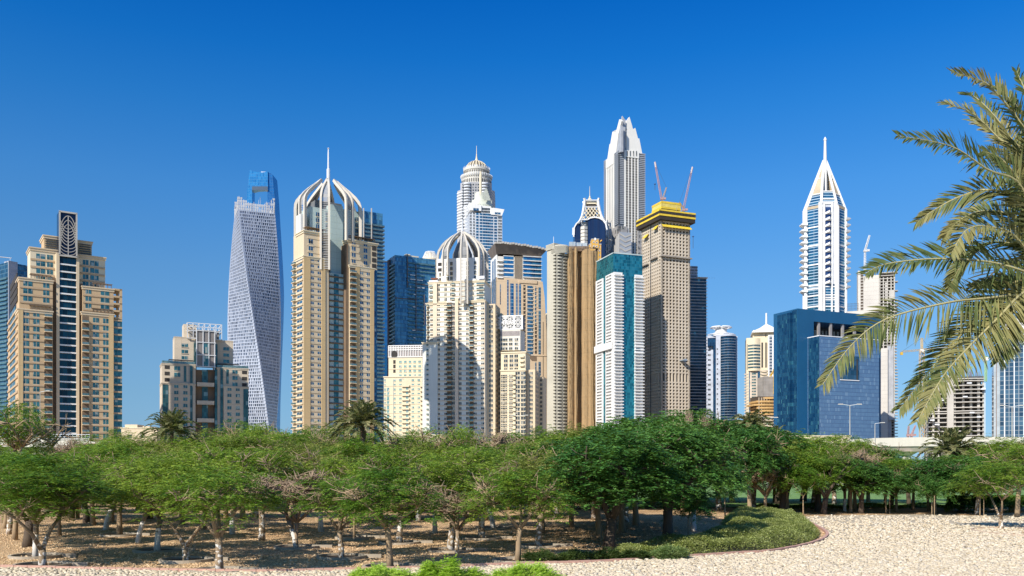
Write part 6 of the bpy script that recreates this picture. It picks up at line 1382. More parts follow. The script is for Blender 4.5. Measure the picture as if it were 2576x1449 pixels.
# ---- unfinished concrete tower behind the palm ------------------------------------------------------------------------------
def core_tower():
    D = 900; S0 = .2082/F*D; X0 = (2158-CX)/F*D; root = empty('unfinished_core_tower', (X0, D, 0), R_(-19)); tag(root, 'unfinished concrete tower with blank pale wall and stub floors, partly behind the palm fronds', 'tower')
    q = lambda px: ((px-CX)/F*D-X0)*.93; Z = lambda py: HC+(HY-py)/F*D
    pw = plain('pale_core_wall', (.62, .58, .52), .9, .08, .05, joints=(40, 4.2, .2))
    w = M(); w.box(q(2158), q(2165), 0, 24, 0, Z(681)); w.box(q(2172), q(2211), -.2, 24, 0, Z(695)); mkobj('core_wall', w, pw, root)
    d = M(); d.box(q(2165), q(2172), .6, 20, 0, Z(688)); d.box(q(2211), q(2250), 3, 22, 0, Z(700)); mkobj('dark_interior', d, plain('shadowed_room', (.10, .075, .055)), root)
    z = Z(690); s = M(); k = 0; st = []
    while z > Z(1100):
        m = M(); m.box(q(2164.5), q(2172.5), .2, 2, z-.6, z+.3); m.box(q(2211), q(2250)+.5, 0, 20, z-.35, z+.3)
        if z < Z(760) or k % 3 == 0: m.box(q(2250), q(2258.5 if z < Z(930) or z > Z(800) else 2256), 2, 10, z-.3, z+.3)
        mkobj('floor_slab', m, lgrey, root); z -= 3.05; k += 1
    c = M()
    for px in (2213, 2222, 2232, 2241, 2249): c.box(q(px)-.5, q(px)+.5, .2, 1.3, 0, Z(702))
    c.box(q(2226), q(2231), 0, 4, Z(760), Z(715)); c.box(q(2236), q(2249), -.4, 3, Z(760), Z(735)); mkobj('column', c, lgrey, root)
    p = M(); p.box(q(2232), q(2247), -1.2, 4, Z(1036), Z(874)); p.box(q(2232), q(2240), -1.0, 4, 0, Z(950)); p.box(q(2222), q(2249), -3, 6, Z(1058), Z(1042)); mkobj('smooth_pier', p, plain('smooth_grey_pier', (.42, .43, .45), .7), root)
    lw = M(); lw.box(q(2130), q(2190), -10, 4, 0, Z(786)); lw.box(q(2211), q(2232), -4, 0, 0, Z(880)); mkobj('lower_wing', lw, pw, root)
    f = M()
    for k in range(9): x = q(2131+k*3.4); f.box(x-.12, x+.12, -9, -8.7, Z(786), Z(766))
    for py in (767, 773, 780): f.box(q(2131), q(2159), -9, -8.8, Z(py)-.1, Z(py)+.1)
    mkobj('roof_fence', f, dgrey, root)
core_tower()
luffing_crane('thin pale crane on the blank concrete tower above the palm fronds', 2176, 680, 2187.5, 592, 900, 'white', None, 20, False)

# ---- open concrete frame on the far right ------------------------------------------------------------------------------------------
def frame_building():
    t = T('concrete_frame_building', 'unfinished open concrete frame building with rebar tufts on its roof, right side behind fronds', 'building', 2330, 2326, 2475, 800, -18, None, (2226.3, 779.8, .2692))
    z = lambda c, cy: t.R(c, cy)[1]; u = lambda c: t.R(c, 0)[0]; H = z(700, 625)
    d = M(); d.box(1, t.W-1, 7, 22, 0, H-1); t.part('dark_interior', d, plain('grey_interior', (.14, .13, .12)))
    cn = plain('grey_white_concrete', (.52, .49, .44), .9, .1, .08)
    for i, cy in enumerate([645, 665, 707, 745, 780, 822, 862, 912, 945, 965, 1005, 1048, 1088, 1132, 1175]):
        zz = z(700, cy); n = 10; p = [(t.W*k/n, -.5-3.2*math.sin(math.pi*max(0, (k-4)/(n-4))) if k > 4 else 0) for k in range(n+1)]
        if cy in (645,): p = [(x, y) for x, y in p if x > t.W*.42]
        m = M(); m.prism(p+[(t.W, 20), (p[0][0], 20)], zz-.45, zz+.35); t.part('floor_slab', m, cn)
    c = M()
    for a, wd in ((390, 3), (450, 2), (500, 2), (640, 2), (650, 2), (730, 2.4), (802, 2.6), (872, 2.8), (918, 1.5)): c.box(u(a)-wd/4, u(a)+wd/2, .8, 2.4, 0, H)
    c.box(u(580), u(640), -1.2, 3, 0, z(600, 610)); t.part('column', c, cn)
    rb = M()
    for a in (655, 727, 802, 870):
        for k in range(8): x = u(a)+random.uniform(-1.8, 1.8); y = 1+random.uniform(-.8, .8); rb.box(x-.12, x+.12, y, y+.2, H-.5, z(a, 560)+random.uniform(-2, .5))
    t.part('rebar', rb, plain('purple_rust', (.20, .15, .18)))
    rf = M()
    for k in range(26): x = u(580)+k*(u(920)-u(580))/26; rf.box(x, x+.15, .4, .6, H, H+1.6)
    rf.box(u(640), u(922), .4, .7, H-1.2, H+.2); t.part('guard_rail', rf, dgrey)
    pn = M()
    for a, cy in ((760, 685), (722, 812), (785, 960), (850, 1000), (460, 1070), (415, 1030), (890, 740), (505, 845)): pn.box(u(a), u(a+42), -4.5, -1, z(a, cy+8), z(a, cy-4))
    t.part('loading_platform', pn, whitec)
    ed = M(); ed.box(t.W, t.W+1.2, -1, 20, 0, H-6); t.part('side_net', ed, plain('pale_blue_net', (.45, .55, .62), .8))
    return t.done()
frame_building()
def right_glass():
    t = T('glass_office_tower', 'blue-grey glass tower with slanted row of white roof fins at the right edge', 'tower', 2500, 2499, 2640, 650, -26, 'blue glass towers', (2226.3, 779.8, .2692))
    z = lambda c, cy: t.R(c, cy)[1]; u = lambda c: t.R(c, 0)[0]; H = z(1105, 222)
    g = M(); g.box(u(1075), t.W, 0, 30, 0, H); g.box(u(1105), t.W, -.3, 30, 0, H); t.part('glass_wall', g, glass('greyblue_grid_glass', (.03, .07, .12), (.09, .17, .24), 3.1, 3.3, .35, (.30, .34, .36), hl=.25, metal=.5))
    s = M(); s.box(0, u(1078), 1, 30, 0, z(1040, 475)); t.part('side_wall', s, glass('grey_side_glass', (.34, .38, .40), (.42, .46, .48), 2.5, 3.3, .2, (.25, .28, .3), metal=.1))
    b = M(); b.box(u(1038), u(1044), .6, 2, 0, z(1040, 480)); t.part('pier', b, plain('brown_pier', (.22, .15, .12)))
    v = M()
    for k in range(11): x = u(1118)+k*3.1*1.95; v.box(x-.3, x+.3, -.9, 0, 0, H)
    t.part('mullion', v, whitec)
    f = M(); p = M()
    for k in range(24):
        c = 1145+k*11; f.box(u(c), u(c)+.9, 1, 6, H, z(c, 48+(k*11)*.38))
    t.part('roof_fin', f, white); p.slab([(u(1105), H), (t.W, H), (t.W, H+6), (u(1190), H+4), (u(1150), H+9), (u(1120), H+7)], 0, 12); t.part('parapet', p, white)
    return t.done()
right_glass()

# ---- cranes, far right ---------------------------------------------------------------------------------------------------------------
def hammer_crane(label, px, py_base, py_slew, py_top, jib, cj, D, col, group='tower cranes on rooftops'):
    s = D/F; b = dp(px, py_base, D); root = empty('tower_crane', b); tag(root, label, 'crane', group)
    cm = plain('crane_'+col, {'yellow': (.75, .48, .05), 'green': (.42, .62, .12), 'red': (.45, .28, .26)}[col], .5); tan = plain('crane_mast_tan', (.50, .36, .20), .6)
    def lat(p0, p1, w, n, side=(0, 1, 0)):
        m = M(); p0, p1 = Vector(p0), Vector(p1); d = (p1-p0).normalized(); q = Vector(side); sd = d.cross(q).normalized(); c4 = [(sd*a+q*b_)*w/2 for a, b_ in ((-1, -1), (1, -1), (1, 1), (-1, 1))]
        for c in c4: m.tube([p0+c, p1+c], w*.1, 4)
        for k in range(n):
            for i in range(4): m.tube([p0+(p1-p0)*(k/n)+c4[i], p0+(p1-p0)*((k+1)/n)+c4[(i+1) % 4]], w*.07, 3)
        return m
    zs = (py_base-py_slew)*s; zt = (py_base-py_top)*s
    if zs > 1: mkobj('mast', lat((0, 0, 0), (0, 0, zs), 9*s if col == 'yellow' else 4*s, 26), tan if col == 'yellow' else cm, root)
    mkobj('apex', lat((0, 0, zs), (0, 0, zt), 4*s, 6), cm, root)
    j = Vector(((jib[0]-px)*s, 0, (py_base-jib[1])*s)); c = Vector(((cj[0]-px)*s, 0, (py_base-cj[1])*s))
    mkobj('jib', lat((0, 0, zs+2*s), j, 3.4*s, 22), cm, root); mkobj('counter_jib', lat((0, 0, zs+2*s), c, 3.4*s, 7), cm, root)
    m = M(); m.box(c.x-3*s, c.x+3*s, -2*s, 2*s, c.z-8*s, c.z-1*s); mkobj('counterweight', m, cm, root)
    m = M(); m.box(-5*s, 5*s, -3*s, 3*s, zs-5*s, zs+3*s); mkobj('cab', m, white, root)
    m = M(); m.tube([(0, 0, zt), tuple(j*.7)], .3*s, 3); m.tube([(0, 0, zt), tuple(c)], .3*s, 3); mkobj('tie', m, dgrey, root)
hammer_crane('tall yellow tower crane on tan lattice mast, in the gap left of the concrete frame', 2319, 1140, 882, 850, (2420, 866), (2268, 885), 780, 'yellow')
hammer_crane('pale green crane jib spanning behind the fronds to the right-edge glass tower', 2480, 960, 902, 896, (2404, 910), (2560, 896), 900, 'green')
hammer_crane('short green crane standing on the roof of the concrete frame building', 2413, 948, 927, 920, (2448, 924), (2409, 928), 810, 'green')
luffing_crane('small distant reddish crane, left of two low on the horizon', 2284, 1102, 2286, 1072, 1500, 'red', None, 5, False); luffing_crane('small distant reddish crane, right of two low on the horizon', 2293, 1102, 2303, 1070, 1500, 'red', None, 5, False)

# ---- viaduct and low buildings behind the trees ----------------------------------------------------------------------------------
conc = plain('viaduct_concrete', (.66, .60, .52), .85, .05, .1)
def viaduct(label, pts, wd, th, zb=None):
    """pts = (px, py_top, D) along the visible parapet"""
    P = [dp(*p) for p in pts]; root = empty('viaduct', (P[0].x, P[0].y, 0)); tag(root, label, 'viaduct', 'elevated roadway')
    o = Vector((P[0].x, P[0].y, 0)); Q = [p-o for p in P]
    pa = M()
    for a, b in zip(Q, Q[1:]): pa.add([(a.x, a.y, a.z-th), (b.x, b.y, b.z-th), (b.x, b.y, b.z), (a.x, a.y, a.z), (a.x, a.y+.5, a.z-th), (b.x, b.y+.5, b.z-th), (b.x, b.y+.5, b.z), (a.x, a.y+.5, a.z)], [(0, 1, 2, 3), (3, 2, 6, 7), (5, 4, 7, 6), (4, 5, 1, 0)])
    mkobj('parapet', pa, conc, root)
    dk = M()
    for a, b in zip(Q, Q[1:]): dk.add([(a.x, a.y+.5, a.z-th+.2), (b.x, b.y+.5, b.z-th+.2), (b.x, b.y+2.5, b.z-th-1.3), (a.x, a.y+2.5, a.z-th-1.3), (a.x, a.y+wd, a.z-th-1.3), (b.x, b.y+wd, b.z-th-1.3), (a.x, a.y+wd, a.z-1), (b.x, b.y+wd, b.z-1), (a.x, a.y+.5, a.z-1), (b.x, b.y+.5, b.z-1)], [(0, 1, 2, 3), (3, 2, 5, 4), (4, 5, 7, 6), (6, 7, 9, 8)])
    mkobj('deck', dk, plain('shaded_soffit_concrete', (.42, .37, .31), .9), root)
    for i in range(0, len(Q)-1, 2):
        a = Q[i]; m = M(); m.lathe(a.x, a.y+wd/2, [(1.1, 0), (1.1, a.z-th-2.4), (3.0, a.z-th-1.3)], 16); mkobj('pier', m, conc, root)
viaduct('white concrete viaduct rising past the far side of the trees on the right', [(2130, 1106, 250), (2205, 1102, 240), (2300, 1100, 228), (2400, 1099, 216), (2500, 1099, 206), (2640, 1100, 195)], 9, 2.3)
viaduct('pale concrete flyover behind bare branches at the far left', [(-60, 1104, 240), (30, 1106, 240), (120, 1108, 240), (230, 1110, 240), (330, 1112, 240)], 10, 1.9)
rr = empty('road_barrier', dp(100, HY, 262)); rr.location.z = 0; tag(rr, 'grey barrier and railing along the top of the far left flyover', 'barrier')
m = M(); L0 = dp(-60, 1098, 262)-dp(100, HY, 262); L1 = dp(225, 1094, 262)-dp(100, HY, 262)
zz = HC+(HY-1096)/F*262; m.box(L0.x, L1.x, 0, .5, 5, zz-.7); mkobj('wall', m, lgrey, rr)
m = M(); m.box(L0.x, L1.x, 0, .1, zz+.3, zz+.45); m.box(L0.x, L1.x, 0, .1, zz-.3, zz-.2)
for k in range(28): x = L0.x+(L1.x-L0.x)*k/27; m.box(x-.05, x+.05, 0, .1, zz-.8, zz+.45)
mkobj('rail', m, whitec, rr)
def low_house(label, p0, p1, ptop, D, mt, steps=()):
    x0 = (p0-CX)/F*D; r = empty('low_building', (x0, D, 0)); tag(r, label, 'building'); W = (p1-p0)/F*D; H = HC+(HY-ptop)/F*D
    m = M(); m.box(0, W, 0, 14, 0, H)
    for a, b, c in steps: m.box(W*a, W*b, 2, 10, H-1, H+c)
    mkobj('wall', m, mt, r)
    for k in range(int(W/6)): w_ = M(); w_.box(3+k*6, 5+k*6, -.12, .3, H-4.5, H-2.8); mkobj('window', w_, darkw, r)
    c = M(); c.box(-.3, W+.3, -.3, 14.3, H, H+.5); mkobj('parapet', c, cream, r)
low_house('low tan building with blocky roof beside the left palm', 305, 395, 1078, 420, beige2, ((.05, .4, 2.0), (.55, .75, 1.2)))
low_house('low cream building behind the trees, under the arch-screened block', 990, 1110, 1096, 360, cream, ((.3, .6, 2),))
low_house('long low pale building right under the blue office block', 1960, 2140, 1098, 420, cream)

# ---- street lamps ---------------------------------------------------------------------------------------------------------------
def lamp(label, px, ptop, D, arms=(1,)):
    x = (px-CX)/F*D; H = HC+(HY-ptop)/F*D; r = empty('street_lamp', (x, D, 0)); tag(r, label, 'street lamp', 'street lamps along the road')
    mkobj('pole', M().lathe(0, 0, [(.14, 0), (.10, H*.6), (.07, H)], 8), lgrey, r)
    for a in arms:
        mkobj('arm', M().tube([(0, 0, H-.1), (a*1.6, 0, H+.15)], .06, 5), whitec, r); m = M(); m.taper((min(a*1.5, a*2.7), max(a*1.5, a*2.7), -.2, .2), (min(a*1.6, a*2.6), max(a*1.6, a*2.6), -.14, .14), H+.1, H+.3); mkobj('lamp_head', m, lgrey, r)
lamp('double-armed street lamp in front of the big blue glass block', 2138, 1019, 200, (-1, 1)); lamp('short street lamp pole at the right end of the blue glass block', 2201, 1065, 240)
lamp('double-armed street lamp before the right-edge glass tower', 2546, 1022, 190, (-1, 1)); lamp('street lamp in front of the wide beige tower at far left', 101, 985, 240, (1,))
lamp('tall street lamp before the arch-screened cream block', 990, 955, 230, (1,)); lamp('street lamp before the lattice-topped cream block', 1306, 1046, 260, (-1, 1)); lamp('street lamp before the orange-edged unfinished building', 1930, 1052, 220, (-1, 1)); lamp('street lamp by the yellow tower crane', 2316, 1040, 300, (-1,))
# ================================================================ ground
def ground_mat(name, c1, c2, c3, vs_, bump=.6, dark=(0.03, 0.022, 0.015), gap=.08, leafy=0.0):
    m, n, b = nodes(name); tc = N(n, 'ShaderNodeTexCoord')
    v = N(n, 'ShaderNodeTexVoronoi'); v.inputs['Scale'].default_value = vs_; n.links.new(tc.outputs['Object'], v.inputs['Vector'])
    v2 = N(n, 'ShaderNodeTexVoronoi', feature='DISTANCE_TO_EDGE'); v2.inputs['Scale'].default_value = vs_; n.links.new(tc.outputs['Object'], v2.inputs['Vector'])
    sp = N(n, 'ShaderNodeSeparateColor'); n.links.new(v.outputs['Color'], sp.inputs[0])
    big = N(n, 'ShaderNodeTexNoise'); big.inputs['Scale'].default_value = .22; big.inputs['Detail'].default_value = 6; n.links.new(tc.outputs['Object'], big.inputs['Vector'])
    out = mixc(n, sp.outputs[0], c1, c2)
    r = N(n, 'ShaderNodeMapRange'); r.inputs[1].default_value = .42; r.inputs[2].default_value = .68; n.links.new(big.outputs[0], r.inputs[0])
    out = mixc(n, mth(n, 'MULTIPLY', r.outputs[0], .75), out, c3)
    out = mixc(n, mth(n, 'LESS_THAN', v2.outputs['Distance'], gap), out, dark)
    if leafy:
        v3 = N(n, 'ShaderNodeTexNoise'); v3.inputs['Scale'].default_value = 5; v3.inputs['Detail'].default_value = 8; v3.inputs['Roughness'].default_value = .8; n.links.new(tc.outputs['Object'], v3.inputs['Vector'])
        out = mixc(n, mth(n, 'MULTIPLY', mth(n, 'GREATER_THAN', v3.outputs[0], .56), leafy), out, (.10, .055, .03))
    n.links.new(out, b.inputs['Base Color']); b.inputs['Roughness'].default_value = .95
    bp = N(n, 'ShaderNodeBump'); bp.inputs['Strength'].default_value = bump; bp.inputs['Distance'].default_value = .08
    n.links.new(v2.outputs['Distance'], bp.inputs['Height']); n.links.new(bp.outputs[0], b.inputs['Normal']); return m
gravel = ground_mat('brown_gravel', (.66, .43, .22), (.80, .55, .31), (.50, .30, .15), 8, .6, gap=.05, leafy=.3)
sand = ground_mat('far_sand', (.48, .38, .26), (.52, .42, .28), (.42, .32, .2), 3, .2, gap=.0)
pebm = ground_mat('pebble_bed', (.46, .39, .27), (.56, .48, .35), (.42, .35, .24), 6.5, .8, gap=.04, dark=(.26, .21, .15))
lawnm = ground_mat('lawn_green', (.12, .24, .05), (.16, .30, .07), (.20, .30, .09), 9, .3, gap=0.02, dark=(.06, .12, .03))
def sheet(name, poly, z, mt, kind='structure'):
    me = bpy.data.meshes.new(name); me.from_pydata([(x, y, z) for x, y in poly], [], [tuple(range(len(poly)))]); me.materials.append(mt)
    if me.polygons[0].normal.z < 0: me.flip_normals()
    o = bpy.data.objects.new(name, me); scene.collection.objects.link(o); o['kind'] = kind; return o
sheet('ground', [(-9000, -200), (9000, -200), (9000, 14000), (-9000, 14000)], -.25, sand)
# gently uneven gravel floor of the grove
gx, gy = np.meshgrid(np.linspace(-75, 75, 121), np.linspace(20, 135, 93))
def hgt(x, y): return .05*np.sin(x*.9+1.3*np.sin(y*.35))+.04*np.sin(y*1.3+x*.5)+.03*np.sin(x*2.7+y*1.9)
gz = -.05+.5*hgt(gx, gy); nx_, ny_ = 121, 93
idx = np.arange(nx_*ny_).reshape(ny_, nx_); q = np.stack([idx[:-1, :-1], idx[:-1, 1:], idx[1:, 1:], idx[1:, :-1]], -1).reshape(-1, 4)
me = npmesh('gravel_ground', np.stack([gx, gy, gz], -1).reshape(-1, 3), q, gravel, 4); o = bpy.data.objects.new('gravel_ground', me); scene.collection.objects.link(o); o['kind'] = 'structure'
KERB = [(-260, 1424), (0, 1429), (290, 1436), (644, 1441), (838, 1437), (1048, 1432), (1288, 1423), (1514, 1416), (1708, 1404), (1860, 1394), (1932, 1390), (1997, 1380), (2045, 1369), (2074, 1358), (2085, 1348), (2080, 1338), (2062, 1327), (2030, 1312), (1995, 1301)]
KP = [gp(*p) for p in KERB]
def smooth_path(P, k=8):
    out = []
    for i in range(len(P)-1):
        p0, p1, p2, p3 = P[max(i-1, 0)], P[i], P[i+1], P[min(i+2, len(P)-1)]
        for j in range(k):
            t = j/k; out.append(tuple(.5*((2*b)+(-a+c)*t+(2*a-5*b+4*c-d)*t*t+(-a+3*b-3*c+d)*t**3) for a, b, c, d in zip(p0, p1, p2, p3)))
    out.append(P[-1]); return out
KS = smooth_path(KP, 8)
far = [gp(2120, 1296), gp(2300, 1294), gp(2450, 1297), gp(2700, 1297)]
peb_poly = KS+far+[(60, 20), (-40, 20)]
def tri_sheet(name, poly, z, mt, kind='structure'):
    import mathutils
    me = bpy.data.meshes.new(name); from mathutils.geometry import tessellate_polygon
    tr = tessellate_polygon([[Vector((x, y, 0)) for x, y in poly]]); me.from_pydata([(x, y, z) for x, y in poly], [], [tuple(t) for t in tr]); me.materials.append(mt)
    for p in me.polygons:
        if p.normal.z < 0: me.flip_normals(); break
    o = bpy.data.objects.new(name, me); scene.collection.objects.link(o); o['kind'] = kind; return o
tri_sheet('pebble_ground', peb_poly, .0, pebm)
# lawn beyond the grove
sheet('lawn', [gp(1500, 1277), gp(2700, 1276), (260, 380), (-20, 380)], .05, lawnm); sheet('lawn', [gp(-100, 1262), gp(1480, 1262), (-10, 300), (-200, 300)], .05, lawnm)
# kerb of reddish blocks
km, kn, kb = nodes('pink_kerb_block'); tc = N(kn, 'ShaderNodeTexCoord'); br = N(kn, 'ShaderNodeTexNoise'); br.inputs['Scale'].default_value = 2.2; kn.links.new(tc.outputs['Object'], br.inputs['Vector'])
kn.links.new(mixc(kn, br.outputs[0], (.58, .34, .26), (.42, .26, .20)), kb.inputs['Base Color']); kb.inputs['Roughness'].default_value = .85
km2 = plain('pale_tan_kerb', (.60, .46, .34), .85, .1, .6, streak=False)
def kerb(name, P, z0, z1, wd, mt, label, block=.5):
    m = M(); d = 0
    for (a, b) in zip(P, P[1:]):
        L_ = math.hypot(b[0]-a[0], b[1]-a[1]); n = max(1, round(L_/block)); ux, uy = (b[0]-a[0])/L_, (b[1]-a[1])/L_
        for k in range(n):
            s0, s1 = L_*k/n+.012, L_*(k+1)/n-.012; jz = random.uniform(-.008, .008)
            m.prism([(a[0]+ux*s0, a[1]+uy*s0), (a[0]+ux*s1, a[1]+uy*s1), (a[0]+ux*s1-uy*wd, a[1]+uy*s1+ux*wd), (a[0]+ux*s0-uy*wd, a[1]+uy*s0+ux*wd)], z0, z1+jz)
    o = mkobj(name, m, mt); tag(o, label, 'kerb'); return o
kerb('kerb', KS, -.12, .14, .20, km, 'pinkish block kerb curving between the pebble field and the grove'); 
ring_c = gp(2600, 1340); RK = [(ring_c[0]+3.6*math.cos(a), ring_c[1]+5.0*math.sin(a)) for a in np.linspace(0, 2*math.pi, 40)]
kerb('kerb', RK, -.1, .10, .16, km2, 'low tan kerb ring round the lone tree on the pebble field, far right')
tri_sheet('planting_bed', RK[:-1], .02, gravel)

# ---------------------------------------------------------------- stones
def inpoly(P, x, y):
    c = np.zeros(len(x), bool); n = len(P); j = n-1
    for i in range(n):
        xi, yi = P[i]; xj, yj = P[j]; cond = ((yi > y) != (yj > y)) & (x < (xj-xi)*(y-yi)/(yj-yi+1e-12)+xi); c ^= cond; j = i
    return c
phi = (1+5**.5)/2; ICO = np.array([(-1, phi, 0), (1, phi, 0), (-1, -phi, 0), (1, -phi, 0), (0, -1, phi), (0, 1, phi), (0, -1, -phi), (0, 1, -phi), (phi, 0, -1), (phi, 0, 1), (-phi, 0, -1), (-phi, 0, 1)])/1.9
ICF = np.array([(0, 11, 5), (0, 5, 1), (0, 1, 7), (0, 7, 10), (0, 10, 11), (1, 5, 9), (5, 11, 4), (11, 10, 2), (10, 7, 6), (7, 1, 8), (3, 9, 4), (3, 4, 2), (3, 2, 6), (3, 6, 8), (3, 8, 9), (4, 9, 5), (2, 4, 11), (6, 2, 10), (8, 6, 7), (9, 8, 1)])
def stones(name, x, y, z, s, mt, label, cat, flat=.5):
    n = len(x); a = rng.uniform(0, 6.28, n); V = ICO[None]*(1+rng.uniform(-.22, .22, (n, 12, 1)))
    sx, sy, sz = s*rng.uniform(.8, 1.5, n), s*rng.uniform(.6, 1, n), s*flat*rng.uniform(.6, 1.2, n)
    V = V*np.stack([sx, sy, sz], -1)[:, None]; tl = rng.uniform(-.35, .35, (n, 1)); vx, vz = V[..., 0]*np.cos(tl)-V[..., 2]*np.sin(tl), V[..., 0]*np.sin(tl)+V[..., 2]*np.cos(tl)
    X = vx*np.cos(a)[:, None]-V[..., 1]*np.sin(a)[:, None]+x[:, None]; Y = vx*np.sin(a)[:, None]+V[..., 1]*np.cos(a)[:, None]+y[:, None]; Z = vz+z[:, None]
    P = np.stack([X, Y, Z], -1).reshape(-1, 3); Fq = (ICF[None]+12*np.arange(n)[:, None, None]).reshape(-1, 3)
    me = npmesh(name, P, Fq, mt, 3); o = bpy.data.objects.new(name, me); scene.collection.objects.link(o); tag(o, label, cat, kind='stuff'); return o
def stone_mat(name, c1, c2, c3):
    m, n, b = nodes(name); g = N(n, 'ShaderNodeNewGeometry'); cr = N(n, 'ShaderNodeValToRGB'); n.links.new(g.outputs['Random Per Island'], cr.inputs[0])
    e = cr.color_ramp.elements; e[0].color = (*c1, 1); e[1].color = (*c3, 1); k = e.new(.45); k.color = (*c2, 1); k = e.new(.85); k.color = (*c2, 1)
    n.links.new(cr.outputs[0], b.inputs['Base Color']); b.inputs['Roughness'].default_value = .85; return m
sm = stone_mat('cream_pebble', (.43, .35, .23), (.59, .50, .36), (.69, .62, .49)); sg = stone_mat('brown_stone_chip', (.42, .26, .14), (.72, .52, .31), (.84, .66, .44))
# sample in picture space density so that near ground is densest
def scatter(n, px0, px1, py0, py1, poly, inside=True):
    px = rng.uniform(px0, px1, n); py = py0+(py1-py0)*rng.uniform(0, 1, n)**.75; d = HC*F/(py-HY); x = (px-CX)/F*d; y = d; k = inpoly(poly, x, y) == inside; return x[k], y[k]
x, y = scatter(95000, -60, 2680, 1296, 1475, peb_poly); n = len(x); stones('pebbles', x, y, np.full(n, .01)+rng.uniform(-.02, .04, n), rng.uniform(.045, .11, n)*(.8+y/110), sm, 'cream rounded pebbles covering the open field', 'pebbles', .55)
x, y = scatter(26000, -60, 2200, 1300, 1440, peb_poly, False); n = len(x); stones('gravel_chips', x, y, .5*hgt(x, y)-.04, rng.uniform(.025, .055, n)*(.8+y/120), sg, 'brown stone chips and dry leaves under the grove trees', 'gravel', .45)

# ================================================================ foliage
def leaf_mat(name, c1, c2, c3, tr=.35):
    m, n, b = nodes(name); tc = N(n, 'ShaderNodeTexCoord'); g = N(n, 'ShaderNodeNewGeometry'); oi = N(n, 'ShaderNodeObjectInfo')
    no = N(n, 'ShaderNodeTexNoise'); no.inputs['Scale'].default_value = 1.3; no.inputs['Detail'].default_value = 3; n.links.new(tc.outputs['Object'], no.inputs['Vector'])
    f = mth(n, 'ADD', mth(n, 'MULTIPLY', mth(n, 'SUBTRACT', no.outputs[0], .18), 1.5), mth(n, 'ADD', mth(n, 'MULTIPLY', g.outputs['Random Per Island'], .3), mth(n, 'MULTIPLY', oi.outputs['Random'], .35)))
    cr = N(n, 'ShaderNodeValToRGB'); n.links.new(f, cr.inputs[0]); e = cr.color_ramp.elements
    e[0].position = .38; e[0].color = (*c1, 1); e[1].position = 1.1 if False else 1.0; e[1].color = (*c3, 1); k = e.new(.68); k.color = (*c2, 1)
    n.links.new(cr.outputs[0], b.inputs['Base Color']); b.inputs['Roughness'].default_value = .6; b.inputs['Specular IOR Level'].default_value = .25
    t = N(n, 'ShaderNodeBsdfTranslucent'); mx = N(n, 'ShaderNodeMixShader'); mx.inputs[0].default_value = tr
    n.links.new(mixc(n, .45, cr.outputs[0], (.30, .42, .03)), t.inputs['Color'])
    n.links.new(b.outputs[0], mx.inputs[1]); n.links.new(t.outputs[0], mx.inputs[2]); n.links.new(mx.outputs[0], n.nodes['Material Output'].inputs['Surface']); return m
LM = dict(bright=leaf_mat('feathery_leaf_green', (.04, .12, .010), (.12, .25, .025), (.29, .39, .05), .28),
          deep=leaf_mat('deep_leaf_green', (.03, .11, .02), (.065, .18, .035), (.13, .26, .05), .2),
          olive=leaf_mat('olive_leaf_green', (.08, .13, .02), (.18, .23, .04), (.32, .34, .08), .28))
def fronds(base, d, ln, npair, pl, pw, droop=.35, r=rng):
    """bipinnate leaves: base (n,3), d unit (n,3), ln (n,) -> quads"""
    n = len(base); up = np.array([0, 0, 1.0]); side = np.cross(d, up); side /= np.linalg.norm(side, axis=1, keepdims=True)+1e-9
    s = (np.arange(npair)+.7)/npair; pos = base[:, None]+d[:, None]*(ln[:, None]*s)[..., None]+np.array([0, 0, -1.0])*(ln[:, None]*droop*s**2)[..., None]
    prof = np.sin(np.pi*(.18+.78*s))**.7; out = []
    for sg in (-1, 1):
        jl = r.uniform(.8, 1.15, (n, npair)); L_ = pl*prof[None]*jl
        dr = side[:, None]*sg*.85+d[:, None]*.5+r.normal(0, .10, (n, npair, 3)); dr[..., 2] -= .15
        dr /= np.linalg.norm(dr, axis=-1, keepdims=True); w_ = np.cross(dr, up+r.normal(0, .25, (n, npair, 3))); w_ /= np.linalg.norm(w_, axis=-1, keepdims=True)+1e-9
        tip = pos+dr*L_[..., None]; mid = pos+dr*(L_*.5)[..., None]; hw = w_*(pw/2)
        out.append(np.stack([pos, mid+hw, tip, mid-hw], -2))
    V = np.concatenate(out, 1).reshape(-1, 4, 3); return V
def quads_mesh(name, V, mt):
    return npmesh(name, V.reshape(-1, 3), np.arange(len(V)*4).reshape(-1, 4), mt, 4)
